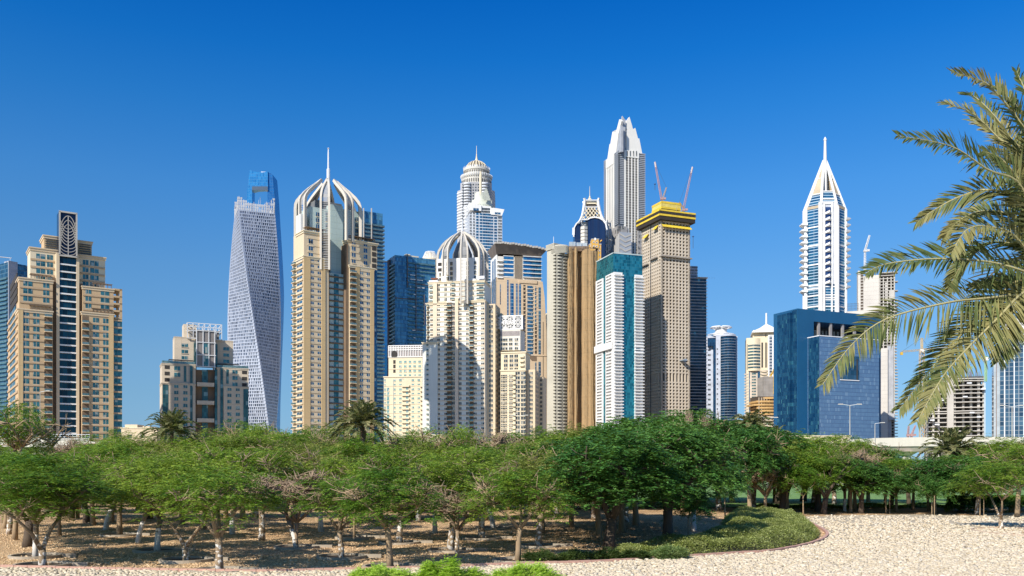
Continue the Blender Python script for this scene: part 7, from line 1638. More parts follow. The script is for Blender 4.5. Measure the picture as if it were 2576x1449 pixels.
def crown_mesh(name, seed, mt, Rc=3.0, zb=2.0, H=3.0, ncl=85, nfr=15, npair=6, fl=.62, pl=.20, pw=.07, flat=.45, dens=1.0, hole=.0):
    r = np.random.default_rng(seed); k = int(ncl*dens); ang = r.uniform(0, 2*np.pi, k); rr = Rc*np.sqrt(r.uniform(0, 1, k))*.93
    lob = 1+.20*np.sin(3*ang+seed)+.14*np.sin(5*ang+2*seed); rr = rr*lob
    dome = np.sqrt(np.clip(1-(rr/(Rc*1.25))**2, 0, 1)); t = r.uniform(0, 1, k)**.55
    z = zb+H*dome*(.18+.82*t)-.25+.35*np.sin(ang*4+rr*2+seed)*.6
    C = np.stack([rr*np.cos(ang), rr*np.sin(ang), z], -1); V = []
    cs = r.uniform(.32, .80, k)
    n = k*nfr; ci = np.repeat(np.arange(k), nfr); a = r.uniform(0, 2*np.pi, n); ro = cs[ci]*np.sqrt(r.uniform(0, 1, n))
    base = C[ci]+np.stack([ro*np.cos(a), ro*np.sin(a), r.normal(0, .10, n)+(.22-.3*(ro/cs[ci])**2)], -1)
    outw = C[ci, :2]/(Rc+1e-9); d = np.stack([np.cos(a)*.9+outw[:, 0]*.7, np.sin(a)*.9+outw[:, 1]*.7, r.uniform(-.15, .45, n)], -1); d /= np.linalg.norm(d, axis=1, keepdims=True)
    return quads_mesh(name, fronds(base, d, fl*r.uniform(.6, 1.2, n), npair, pl, pw, .4, r), mt)
CROWNS = {}
for i in range(5): CROWNS['bright', i] = crown_mesh('crown', 11+i, LM['bright'], Rc=2.75, zb=1.75, H=3.3, ncl=66, nfr=21, fl=.62)
for i in range(3): CROWNS['olive', i] = crown_mesh('crown', 31+i, LM['olive'], Rc=2.8, zb=1.8, H=3.2, ncl=56, nfr=17, fl=.64)
for i in range(4): CROWNS['deep', i] = crown_mesh('crown', 51+i, LM['deep'], Rc=3.2, zb=1.5, H=3.5, ncl=115, nfr=17, fl=.62, pl=.24, pw=.10)
for i in range(2): CROWNS['wispy', i] = crown_mesh('crown', 71+i, LM['bright'], Rc=3.0, zb=2.4, H=2.6, ncl=50, nfr=18)
# ---- trunks: forking limbs and twigs, bark with or without whitewash
def bark_mat(name, c, wash=0, zw=1.2):
    m, n, b = nodes(name); tc = N(n, 'ShaderNodeTexCoord'); mp = N(n, 'ShaderNodeMapping'); mp.inputs['Scale'].default_value = (6, 6, 1.5); n.links.new(tc.outputs['Object'], mp.inputs[0])
    no = N(n, 'ShaderNodeTexNoise'); no.inputs['Scale'].default_value = 1.5; no.inputs['Detail'].default_value = 5; n.links.new(mp.outputs[0], no.inputs['Vector'])
    out = mixc(n, no.outputs[0], tuple(x*.55 for x in c), tuple(min(1, x*1.35) for x in c))
    if wash:
        sx = N(n, 'ShaderNodeSeparateXYZ'); n.links.new(tc.outputs['Object'], sx.inputs[0]); n2 = N(n, 'ShaderNodeTexNoise'); n2.inputs['Scale'].default_value = 5; n2.inputs['Detail'].default_value = 6; n.links.new(tc.outputs['Object'], n2.inputs['Vector'])
        msk = mth(n, 'MULTIPLY', mth(n, 'LESS_THAN', sx.outputs[2], zw), mth(n, 'LESS_THAN', n2.outputs[0], wash)); out = mixc(n, msk, out, (.70, .66, .60))
    n.links.new(out, b.inputs['Base Color']); b.inputs['Roughness'].default_value = .9
    bp = N(n, 'ShaderNodeBump'); bp.inputs['Strength'].default_value = .6; bp.inputs['Distance'].default_value = .03; n.links.new(no.outputs[0], bp.inputs['Height']); n.links.new(bp.outputs[0], b.inputs['Normal']); return m
BARK = dict(plain=bark_mat('tan_bark', (.35, .25, .15)), white=bark_mat('whitewashed_bark', (.30, .22, .14), .62, 1.15), half=bark_mat('patchy_whitewashed_bark', (.30, .22, .14), .47, 1.3), dark=bark_mat('dark_bark', (.09, .065, .045)), dead=bark_mat('dead_branch_bark', (.32, .23, .15)))
def trunk_mesh(seed, mt, fork=1.7, r0=.16, lean=.1, nl=3, H=4.4, Rc=2.6, twigs=26, thick_twig=.018, curl=False, low=False):
    r = random.Random(seed); m = M(); la = r.uniform(0, 6.28); lx, ly = lean*math.cos(la), lean*math.sin(la)
    pts = [(0, 0, -.1), (lx*.2+r.uniform(-.03, .03), ly*.2, fork*.35), (lx*.6, ly*.6+r.uniform(-.03, .03), fork*.7), (lx, ly, fork)]
    m.tube(pts, [r0*1.25, r0, r0*.9, r0*.95], 9); tips = []
    for i in range(nl):
        a = la+6.283*i/nl+r.uniform(-.4, .4); R1 = Rc*r.uniform(.35, .6); z1 = fork+(H-fork)*r.uniform(.35, .55)
        p0 = Vector((lx, ly, fork-.08)); p1 = p0+Vector((math.cos(a)*R1*.4, math.sin(a)*R1*.4, (z1-fork)*.55)); p2 = Vector((math.cos(a)*R1, math.sin(a)*R1, z1))
        mid = p1+Vector((r.uniform(-.1, .1), r.uniform(-.1, .1), 0)); m.tube([p0, mid, p2], [r0*.7, r0*.5, r0*.36], 7)
        for j in range(3):
            a2 = a+r.uniform(-.9, .9); R2 = Rc*r.uniform(.65, .95); z2 = min(H, z1+(H-fork)*r.uniform(.1, .45)); p3 = Vector((math.cos(a2)*R2, math.sin(a2)*R2, z2)); q_ = (p2+p3)/2+Vector((r.uniform(-.25, .25), r.uniform(-.25, .25), r.uniform(-.05, .25)))
            m.tube([p2, q_, p3], [r0*.36, r0*.22, r0*.1], 5); tips += [(p2, q_), (q_, p3), (q_, p3)]
    for k in range(twigs):
        a_, b_ = r.choice(tips); p = a_+(b_-a_)*r.random(); dv = Vector((r.uniform(-1, 1), r.uniform(-1, 1), r.uniform(-.1, .8))).normalized()*r.uniform(.5, 1.15); e = p+dv
        if curl: w1 = p+dv*.5+Vector((r.uniform(-.35, .35), r.uniform(-.35, .35), r.uniform(-.2, .3)))
        else: w1 = p+dv*.5+Vector((r.uniform(-.12, .12), r.uniform(-.12, .12), r.uniform(-.1, .15)))
        m.tube([p, w1, e], [thick_twig*1.3, thick_twig, thick_twig*.5], 4)
        if r.random() < .6: e2 = w1+Vector((r.uniform(-.5, .5), r.uniform(-.5, .5), r.uniform(-.1, .4))); m.tube([w1, e2], [thick_twig*.8, thick_twig*.4], 3)
    d = bpy.data.meshes.new('trunk'); d.from_pydata(m.v, [], m.f); d.materials.append(mt); d.polygons.foreach_set('use_smooth', [True]*len(m.f)); d.update(); return d
TR = {}
for i in range(3):
    TR['plain', i] = trunk_mesh(100+i, BARK['plain'], 1.6+.2*i, .15, .15, 3, twigs=90, thick_twig=.024); TR['white', i] = trunk_mesh(200+i, BARK['white'], 1.7, .14, .3*i, 3, twigs=80, thick_twig=.024); TR['half', i] = trunk_mesh(300+i, BARK['half'], 1.8-.2*i, .17, .12, 4, twigs=90, thick_twig=.024)
    TR['dark', i] = trunk_mesh(400+i, BARK['dark'], 1.3, .24, .2, 3, twigs=16)
    TR['vee', i] = trunk_mesh(500+i, BARK['half'], .75, .15, .05, 2, Rc=2.9, twigs=36); TR['thin', i] = trunk_mesh(600+i, BARK['plain'], 1.9, .07, .05, 3, twigs=20)
DEADCROWN = [trunk_mesh(700+i, BARK['dead'], 1.6, .10, .05, 7, 4.3, 3.0, 900, .030, True) for i in range(2)]
TREES = []
LOOK = {'bright': 'bright feathery green tree', 'olive': 'olive-green thin-leaved tree', 'deep': 'dense dark green tree', 'wispy': 'wispy open-crowned tree', 'bare': 'bare brown leafless tree'}
TRK = {'plain': 'tan trunk', 'white': 'whitewashed trunk', 'half': 'patchy whitewashed trunk', 'dark': 'dark trunk', 'vee': 'low-forked trunk', 'thin': 'slim trunk', None: ''}
_k = [0]
def tree(px, pyb, pyt, crown, trunk, sx=None, D=None, flip=None):
    if D is None: x, d = gp(px, pyb)
    else: d = D; x = (px-CX)/F*D
    h = HC+(HY-pyt)/F*d; h = max(h, 2.2); s = h/5.0; sx = (sx or 1.0)*s*(1 if crown != 'deep' else 1.0)
    _k[0] += 1; r = random.Random(_k[0]*13+5); z0 = -.05
    root = empty('shade_tree', (x, d, z0), r.uniform(0, 6.28)); root.scale = (1, 1, 1)
    ti = r.randrange(3); t = bpy.data.objects.new('trunk', TR[trunk, ti]); scene.collection.objects.link(t); t.parent = root; t.scale = ((sx+s)/2, (sx+s)/2, s)
    if crown == 'bare': c = bpy.data.objects.new('crown', DEADCROWN[r.randrange(2)])
    else:
        keys = [k for k in CROWNS if k[0] == crown]; c = bpy.data.objects.new('crown', CROWNS[r.choice(keys)])
    scene.collection.objects.link(c); c.parent = root; c.scale = (sx, sx, s); c.rotation_euler.z = r.uniform(0, 6.28)
    TREES.append((root, px, d, crown, trunk)); return root
# visible trunks, read from the photograph in four quarter-width strips (strip unit .323)
def st(i, cx, cy): return i*644+cx*.323, 981+cy*.323
FT = [ # strip, cx, cy(base), top row, crown, trunk, width
 (0, 335, 1365, 1130, 'bright', 'vee', 1.25), (0, 280, 1295, 1150, 'bright', 'white', 1.1), (0, 215, 1215, 1120, 'bright', 'dark', 1.1), (0, 115, 1160, 1110, 'olive', 'plain', 1), (0, 75, 1120, 1100, 'bright', 'half', 1), (0, 40, 1075, 1080, 'bright', 'plain', 1),
 (0, 820, 1085, 1105, 'bright', 'white', 1), (0, 930, 1130, 1115, 'bright', 'plain', 1), (0, 725, 1050, 1108, 'bright', 'plain', 1), (0, 675, 1030, 1105, 'bright', 'dark', 1), (0, 1075, 1180, 1135, 'bright', 'white', 1), (0, 1225, 1250, 1135, 'bright', 'white', 1.1), (0, 1450, 1325, 1140, 'bright', 'vee', 1.15),
 (0, 1710, 1410, 1160, 'bright', 'half', 1.1), (0, 1590, 1080, 1110, 'bright', 'plain', .9), (0, 1810, 1120, 1110, 'bright', 'white', 1), (0, 1420, 1045, 1100, 'olive', 'plain', 1), (0, 1890, 1005, 1085, 'olive', 'plain', 1), (0, 555, 1000, 1095, 'bright', 'dark', 1), (0, 500, 970, 1100, 'bright', 'dark', 1),
 (1, 45, 1165, 1110, 'bright', 'half', .9), (1, 315, 1225, 1168, 'bare', 'white', 1.25), (1, 665, 1300, 1185, 'bright', 'half', .95), (1, 1045, 1380, 1170, 'bright', 'plain', 1.15), (1, 270, 1065, 1100, 'olive', 'plain', 1), (1, 505, 1100, 1110, 'olive', 'white', 1), (1, 765, 1150, 1130, 'bright', 'thin', .9), (1, 1115, 1190, 1120, 'bright', 'half', 1),
 (1, 1395, 1110, 1120, 'olive', 'white', 1), (1, 1515, 1250, 1140, 'bright', 'half', 1.1), (1, 1755, 1155, 1110, 'bright', 'half', 1.1), (1, 1850, 1075, 1100, 'bright', 'white', 1), (1, 1260, 1015, 1100, 'olive', 'white', 1), (1, 700, 1040, 1100, 'bright', 'thin', 1),
 (2, 45, 1330, 1170, 'bright', 'plain', 1.05), (2, 205, 1215, 1130, 'olive', 'half', 1), (2, 235, 1110, 1105, 'olive', 'plain', 1), (2, 465, 1070, 1100, 'deep', 'plain', 1), (2, 680, 1160, 1100, 'deep', 'plain', .95), (2, 755, 1240, 1082, 'deep', 'dark', 1.0), (2, 860, 1110, 1065, 'deep', 'plain', 1), (2, 965, 1055, 1060, 'deep', 'plain', 1), (2, 1215, 1180, 1062, 'deep', 'dark', .85),
 (2, 1372, 1150, 1215, 'deep', 'thin', .7), (2, 1415, 1090, 1060, 'deep', 'white', .75), (2, 1660, 1020, 1150, 'deep', 'thin', .6), (2, 1855, 970, 1075, 'deep', 'plain', .8), (2, 1960, 955, 1180, 'olive', 'vee', .9), (2, 330, 960, 1090, 'bright', 'dark', 1),
 (3, 108, 955, 1112, 'bright', 'dark', 1), (3, 150, 945, 1105, 'olive', 'plain', 1), (3, 275, 975, 1165, 'bright', 'thin', .8), (3, 390, 945, 1110, 'bright', 'dark', 1), (3, 435, 965, 1130, 'bright', 'dark', 1), (3, 598, 945, 1140, 'deep', 'white', 1), (3, 680, 935, 1120, 'olive', 'plain', 1), (3, 725, 960, 1150, 'deep', 'dark', 1.05), (3, 920, 960, 1170, 'deep', 'thin', .9), (3, 955, 920, 1130, 'olive', 'dark', 1), (3, 1000, 945, 1150, 'bright', 'plain', .9),
 (3, 1277, 975, 1190, 'deep', 'thin', .7), (3, 1298, 960, 1150, 'deep', 'plain', 1), (3, 1510, 950, 1140, 'deep', 'dark', 1), (3, 1625, 970, 1150, 'deep', 'half', 1), (3, 1650, 980, 1170, 'bright', 'thin', .8), (3, 1815, 1080, 1148, 'bright', 'vee', 1.15), (3, 1940, 990, 1105, 'bright', 'plain', 1.1), (3, 1400, 935, 1145, 'bright', 'plain', 1), (3, 1130, 930, 1150, 'bright', 'plain', 1)]
for s_, cx_, cy_, top, cr_, tk_, w_ in FT:
    p = st(s_, cx_, cy_); top = max(top, 1134) if p[0] < 232 else top
    tree(p[0], p[1], top, cr_, tk_, w_*(.93 if p[1] > 1340 else .88))
# two bare ones seen from the side of the visible rows
tree(1925, 1292, 1150, 'bare', 'plain', .9)
# rows further back whose crowns make the skyline of the grove
SKYL = [(-60, 1124), (200, 1128), (245, 1092), (300, 1086), (400, 1086), (470, 1086), (560, 1074), (640, 1056), (700, 1085), (770, 1070), (830, 1080), (900, 1088), (1000, 1088), (1060, 1094), (1130, 1096), (1200, 1096), (1260, 1096), (1340, 1088), (1420, 1074), (1500, 1070), (1560, 1050), (1620, 1044), (1700, 1036), (1780, 1044), (1850, 1050), (1910, 1070), (1960, 1088), (2050, 1088), (2130, 1094), (2190, 1100), (2230, 1138), (2320, 1152), (2390, 1140), (2450, 1104), (2520, 1092), (2580, 1098), (2660, 1090)]
sx_, sy_ = zip(*SKYL); rb = random.Random(3)
for row, (D0, drop, step) in enumerate(((118, 0, 66), (98, 14, 78), (80, 30, 92))):
    px = -60+rb.uniform(0, 40)
    while px < 2650:
        top = np.interp(px, sx_, sy_)-5+drop+rb.uniform(-9, 11); D_ = D0+rb.uniform(-6, 6)
        open_right = px > 2000
        if not (row == 2 and (1640 < px or px < 120 or 650 < px < 760)):
            cr_ = 'deep' if 1480 < px < 1960 else rb.choice(['bright', 'bright', 'olive', 'bright', 'deep' if px > 1900 else 'olive'])
            if 0: pass
            if px < 130 and row == 0: cr_ = 'wispy'
            tree(px, 0, top, cr_, rb.choice(['plain', 'half', 'dark', 'plain']), rb.uniform(.8, 1.0), D=D_)
        px += step*rb.uniform(.8, 1.2)*(1.3 if px > 1980 else 1.0)
tree(10, 0, 1008, 'wispy', 'plain', .5, D=74); tree(75, 0, 1014, 'wispy', 'plain', .38, D=78); tree(650, 0, 1044, 'wispy', 'plain', .5, D=104); tree(775, 0, 1056, 'wispy', 'plain', .5, D=104); tree(1100, 0, 1056, 'wispy', 'plain', .55, D=92); tree(1165, 0, 1050, 'wispy', 'half', .4, D=96); tree(1035, 0, 1072, 'wispy', 'plain', .45, D=90)
tree(175, 0, 1088, 'bare', 'plain', .5, D=112); tree(1758, 0, 1014, 'bare', 'plain', .22, D=100); tree(2140, 0, 1120, 'bare', 'plain', .6, D=92); tree(1350, 0, 1085, 'bare', 'plain', .7, D=96)
tree(1230, 0, 1075, 'bare', 'plain', .7, D=110); tree(150, 0, 1180, 'bare', 'plain', .8, D=60); tree(1150, 0, 1215, 'bare', 'half', .8, D=47)
# labels: look + trunk + what stands above it in the skyline
LAND = [(-400, 'far left glass tower'), (30, 'wide beige stepped tower'), (320, 'open sky left of the low block'), (405, 'low grey-beige block'), (625, 'twisted tower'), (715, 'sandy crowned tower'), (955, 'arch-screened block'), (1068, 'cream crowned tower'), (1258, 'lattice-topped block'), (1350, 'canopied tower'), (1393, 'balcony tower'), (1430, 'cloth-wrapped tower'), (1503, 'white and teal tower'), (1617, 'yellow-topped tower'), (1778, 'oval glass tower'), (1870, 'pyramid-roofed tower'), (1961, 'blue block left half'), (2090, 'blue block right half'), (2212, 'yellow crane'), (2330, 'concrete frame building'), (2480, 'right-edge glass tower')]
def land(px):
    n_ = LAND[0][1]
    for a_, b_ in LAND:
        if px >= a_: n_ = b_
    return n_
ORD = ['first', 'second', 'third', 'fourth', 'fifth', 'sixth', 'seventh', 'eighth', 'ninth', 'tenth', 'eleventh', 'twelfth', 'thirteenth', 'fourteenth', 'fifteenth', 'sixteenth', 'seventeenth', 'eighteenth', 'nineteenth', 'twentieth']+['farthest']*20
bins = {}
for tr_ in TREES: bins.setdefault(land(tr_[1]), []).append(tr_)
for nm, ls in bins.items():
    ls.sort(key=lambda t_: t_[2])
    for i, (root, px, d, cr_, tk_) in enumerate(ls):
        tag(root, '%s below the %s, %s' % (LOOK[cr_], nm, 'nearest there' if i == 0 else '%s nearest there' % ORD[i]), 'tree', 'trees of the grove')
# ---- concrete rings round the nearer trunks
ringm = plain('tree_ring_concrete', (.42, .36, .28), .9, .1, .8, streak=False); soil = plain('dark_soil', (.07, .045, .03), .95, .1, 2, streak=False)
RG = [(0, 335, 1365, 'leftmost front tree'), (0, 280, 1295, 'whitewashed trunk behind the leftmost front tree'), (0, 1225, 1250, 'small whitewashed forked trunk on the left'), (0, 1450, 1325, 'low-forked trunk left of the nearest whitewashed one'), (0, 1710, 1410, 'nearest patchy whitewashed trunk on the left'), (0, 930, 1130, 'tan trunk in the third row at left'), (1, 315, 1225, 'whitewashed trunk of the bare brown tree'), (1, 665, 1300, 'patchy trunk left of centre'), (1, 1045, 1380, 'nearest tan trunk at centre'), (1, 1515, 1250, 'patchy trunk right of the nearest centre tree'), (1, 1115, 1190, 'leaning trunk behind the centre tree'), (1, 765, 1150, 'slim stake-like trunk'), (1, 1755, 1155, 'patchy forked trunk right of centre'), (1, 1850, 1075, 'far whitewashed trunk'), (2, 205, 1215, 'olive tree behind the shrubs'), (2, 45, 1330, 'front tree beside the dark shrubs')]
for i, cx_, cy_, lb in RG:
    x_, d_ = gp(*st(i, cx_, cy_)); r_ = empty('tree_ring', (x_, d_, -.04)); tag(r_, 'concrete planting ring around the '+lb, 'planting ring', 'concrete rings around trunks')
    mkobj('ring', M().lathe(0, 0, [(1.12, -.1), (1.12, .13), (1.26, .13), (1.26, -.1)], 28), ringm, r_); mkobj('soil', M().lathe(0, 0, [(.01, .03), (1.12, .02)], 24), soil, r_)
    b_ = M(); a_ = random.uniform(-.3, .3); b_.box(.85, 2.0, .1, .35, -.05, .16); mkobj('block', b_, ringm, r_)

# ---------------------------------------------------------------- low planting
def blades(name, poly, n, hfun, mt, ln, wd, label, cat, z0=.1, kind='stuff', up=.8, seed=1, clump=None):
    r = np.random.default_rng(seed); P = np.array(poly); x = r.uniform(P[:, 0].min(), P[:, 0].max(), n*3); y = r.uniform(P[:, 1].min(), P[:, 1].max(), n*3); k = inpoly(poly, x, y); x, y = x[k][:n], y[k][:n]; n = len(x)
    # distance to boundary for a rounded edge
    seg = np.array([[*a, *b] for a, b in zip(poly, poly[1:]+poly[:1])]); dm = np.full(n, 1e9)
    for a, b, c, d in seg:
        L2 = (c-a)**2+(d-b)**2+1e-9; t = np.clip(((x-a)*(c-a)+(y-b)*(d-b))/L2, 0, 1); dm = np.minimum(dm, np.hypot(x-a-t*(c-a), y-b-t*(d-b)))
    h = hfun(x, y)*np.clip(dm/.7, 0, 1)**.5; z = z0+h*r.uniform(0, 1, n)**.25
    a = r.uniform(0, 6.28, n); el = r.uniform(.1, 1, n)*up; d = np.stack([np.cos(a)*np.cos(el), np.sin(a)*np.cos(el), np.sin(el)], -1); L_ = ln*r.uniform(.6, 1.3, n)[:, None]
    b0 = np.stack([x, y, z], -1); w_ = np.cross(d, np.array([0, 0, 1.0])); w_ /= np.linalg.norm(w_, axis=1, keepdims=True)+1e-9; w_ *= wd/2
    V = np.stack([b0, b0+d*L_*.5+w_, b0+d*L_-np.array([0, 0, .25])*L_, b0+d*L_*.5-w_], 1)
    o = bpy.data.objects.new(name, quads_mesh(name, V, mt)); scene.collection.objects.link(o); tag(o, label, cat, kind=kind); return o
hedgem = leaf_mat('grey_green_groundcover', (.19, .25, .06), (.36, .42, .12), (.52, .56, .22), .25)
lush = leaf_mat('lush_lime_leaf', (.40, .62, .05), (.52, .74, .09), (.62, .82, .16), .45)
brushm = leaf_mat('shaded_shrub_leaf', (.03, .06, .018), (.055, .10, .028), (.10, .15, .04), .2)  # leaf colour lowered to carry the shade under the trees
HP = [gp(*p) for p in [(1560, 1408), (1700, 1399), (1860, 1389), (1932, 1384), (1995, 1374), (2036, 1364), (2058, 1352), (2062, 1342), (2048, 1330), (2020, 1314), (1990, 1300), (1930, 1294), (1880, 1294), (1830, 1303), (1815, 1318), (1822, 1335), (1780, 1352), (1700, 1366), (1600, 1380), (1540, 1395)]]
hf = lambda x, y: .55+.18*np.sin(x*.8+y*.5)+.12*np.sin(x*2.1-y*1.3)+.25*np.clip((x-9)/8, 0, 1)
blades('hedge', HP, 90000, hf, hedgem, .16, .05, 'grey-green ground cover mound inside the curved kerb', 'ground cover', -.05)
m_ = M(); tri = tri_sheet('planting_bed', HP, .02, plain('shaded_soil', (.05, .05, .02), .95, streak=False))
def shrub(px, pyb, pyt, wpx, mt, label, n, ln, wd, seed, group):
    x, d = gp(px, pyb); k = d/F; h = (pyb-pyt)*k; rx = wpx/2*k; r = np.random.default_rng(seed); a = r.uniform(0, 6.28, n); u = r.uniform(-.1, 1, n); rad = np.sqrt(np.clip(1-u**2, 0, 1))*(.85+.25*np.sin(a*3+seed)*.5)*r.uniform(.6, 1, n)**.3
    b0 = np.stack([rx*rad*np.cos(a), rx*.8*rad*np.sin(a), .1+h*.82*np.clip(u, 0, 1)*r.uniform(.8, 1.05, n)], -1)
    dd = np.stack([np.cos(a)*.7, np.sin(a)*.7, r.uniform(.1, 1.2, n)], -1)+r.normal(0, .35, (n, 3)); dd /= np.linalg.norm(dd, axis=1, keepdims=True)
    b0[:, 2] *= .72+.30*np.sin(a*2.3+seed*1.7+b0[:, 0]*3.1)+.12*np.sin(b0[:, 0]*9+seed); b0[:, :2] *= (1+.16*np.sin(a*4+seed))[:, None]
    V = fronds(b0, dd, ln*r.uniform(.6, 2.3, n), 5, ln*.5, wd, .35, r)
    root = empty('shrub', (x, d, 0)); tag(root, label, 'shrub', group); o = bpy.data.objects.new('leaves', quads_mesh('leaves', V, mt)); scene.collection.objects.link(o); o.parent = root
    s = M()
    for q_ in range(12): a_ = q_*.52; s.tube([(0, 0, 0), (rx*.4*math.cos(a_), rx*.3*math.sin(a_), h*.4), (rx*.7*math.cos(a_), rx*.55*math.sin(a_), h*.8)], [.02, .015, .006], 4)
    mkobj('stems', s, BARK['plain'], root)
shrub(1128, 1470, 1408, 160, lush, 'largest lime-green shrub at the bottom edge, below centre', 3200, .26, .045, 1, 'lime-green shrubs'); shrub(955, 1468, 1434, 150, lush, 'low lime-green shrub at the bottom edge, leftmost of three', 2400, .24, .045, 2, 'lime-green shrubs'); shrub(1318, 1470, 1426, 180, lush, 'low lime-green shrub at the bottom edge, rightmost of three', 2600, .24, .045, 3, 'lime-green shrubs')
for i, (px, pyb, pyt, w_, nm) in enumerate(((1370, 1412, 1392, 120, 'left of the row below the balcony tower'), (1450, 1410, 1392, 90, 'below the cloth-wrapped tower'), (1525, 1410, 1386, 70, 'beside the big dark trunk'), (1600, 1408, 1390, 60, 'between the big dark trunk and the pale shrub'))): shrub(px, pyb, pyt, w_, brushm, 'dark straggly shrub behind the kerb, '+nm, 900, .22, .05, 20+i, 'shrubs behind the kerb')
shrub(1678, 1406, 1380, 88, leaf_mat('pale_shrub_leaf', (.12, .22, .06), (.2, .3, .1), (.3, .38, .15)), 'pale narrow-leaved shrub catching sun behind the kerb', 1200, .24, .04, 40, 'shrubs behind the kerb')
# far hedge strips under the trees
blades('hedge', [gp(640, 1286), gp(1130, 1284), gp(1130, 1277), gp(640, 1278)], 30000, lambda x, y: 1.5+0*x, brushm, .3, .12, 'dark clipped hedge at the back of the grove, left of centre', 'hedge', 0, seed=4)
blades('hedge', [gp(1140, 1282), gp(1560, 1281), gp(1560, 1276), gp(1140, 1277)], 24000, lambda x, y: 1.5+0*x, LM['bright'], .3, .12, 'sunlit hedge at the back of the grove, centre', 'hedge', 0, seed=5)
blades('hedge', [gp(1900, 1281), gp(2420, 1280), gp(2420, 1277), gp(1900, 1278)], 12000, lambda x, y: .25+.35*np.sin(x*.5)**2, LM['bright'], .22, .1, 'loose low bushes along the far lawn edge at right', 'hedge', 0, seed=6)
blades('hedge', [gp(2380, 1290), gp(2640, 1290), gp(2640, 1283), gp(2380, 1283)], 20000, lambda x, y: 1.6+0*x, LM['deep'], .3, .12, 'tall dark hedge beneath the trees at far right', 'hedge', 0, seed=7)
blades('hedge', [gp(-60, 1276), gp(620, 1276), gp(620, 1271), gp(-60, 1271)], 24000, lambda x, y: 1.6+0*x, brushm, .3, .12, 'dark hedge behind the trunks at far left', 'hedge', 0, seed=8)

# ================================================================ palms
palm_top = leaf_mat('dusty_palm_leaf', (.05, .08, .025), (.11, .14, .045), (.25, .23, .09), .12)
palm_far = leaf_mat('far_palm_leaf', (.09, .12, .04), (.15, .17, .06), (.26, .24, .11), .2)
rachm = plain('palm_midrib', (.42, .38, .18), .5, .1, 3, streak=False); pbark = plain('palm_fibre_bark', (.20, .14, .09), .95, .2, 3, streak=False, fine=12)
def catmull(P, k):
    P = [np.array(p, float) for p in P]; out = []
    for i in range(len(P)-1):
        p0, p1, p2, p3 = P[max(i-1, 0)], P[i], P[i+1], P[min(i+2, len(P)-1)]
        for j in range(k): t = j/k; out.append(.5*((2*p1)+(-p0+p2)*t+(2*p0-5*p1+4*p2-p3)*t*t+(-p0+3*p1-3*p2+p3)*t**3))
    out.append(P[-1]); return np.array(out)
def frond_geo(pts, nl, L0, wd, plane, r, up_bias=.1, sag=.25, start=.12):
    """pinnate leaf along pts; plane = vector roughly normal to the blade; returns quads"""
    seg = np.linalg.norm(np.diff(pts, axis=0), axis=1); cum = np.concatenate([[0], np.cumsum(seg)]); T_ = cum[-1]; out = []
    for sg in (-1, 1):
        s = np.sort(np.clip(start+(1-start)*(np.arange(nl)+r.uniform(-.35, .35, nl))/nl, 0, .995)); p = np.stack([np.interp(s*T_, cum, pts[:, i]) for i in range(3)], -1); q_ = np.stack([np.interp(np.minimum(s*T_+.04*T_, T_), cum, pts[:, i]) for i in range(3)], -1)
        q0 = np.stack([np.interp(np.maximum(s*T_-.04*T_, 0), cum, pts[:, i]) for i in range(3)], -1); tg = q_-q0; tg /= np.linalg.norm(tg, axis=1, keepdims=True)+1e-9
        sd = np.cross(tg, plane); sd /= np.linalg.norm(sd, axis=1, keepdims=True)+1e-9; nn = np.cross(sd, tg)
        fw = .55+.65*s; ll = L0*(np.clip(s/.25, .45, 1))*(1-.72*np.clip((s-.45)/.55, 0, 1)**1.3)*r.uniform(.85, 1.12, nl)
        d = sd*sg*(1-.25*s)[:, None]+tg*fw[:, None]+nn*(.28+r.normal(0, .16, nl))[:, None]+r.normal(0, .06, (nl, 3)); d /= np.linalg.norm(d, axis=1, keepdims=True)
        wv = np.cross(d, nn+r.normal(0, .5, (nl, 3))); wv /= np.linalg.norm(wv, axis=1, keepdims=True)+1e-9; wv *= wd/2
        g_ = np.array([0, 0, -1.0]); m1 = p+d*(ll*.4)[:, None]+g_*(sag*ll*.10)[:, None]; tip = p+d*ll[:, None]+g_*(sag*ll*.7)[:, None]; m2 = p+d*(ll*.72)[:, None]+g_*(sag*ll*.36)[:, None]
        out += [np.stack([p-wv*.4, m1-wv, m1+wv, p+wv*.4], 1), np.stack([m1-wv, m2-wv*.75, m2+wv*.75, m1+wv], 1), np.stack([m2-wv*.75, tip-wv*.06, tip+wv*.06, m2+wv*.75], 1)]
    V = np.concatenate(out, 0); return V
def add_frond(root, pts, nl, L0, wd, plane, r, rr=.02, mt=palm_top, **kw):
    f = bpy.data.objects.new('frond', quads_mesh('frond', frond_geo(pts, nl, L0, wd, plane, r, **kw), mt)); scene.collection.objects.link(f); f.parent = root
    k = len(pts); m = M().tube([tuple(p) for p in pts[::2]], [rr*(1-.85*i/(len(pts[::2])-1)) for i in range(len(pts[::2]))], 5); mkobj('midrib', m, rachm, f)
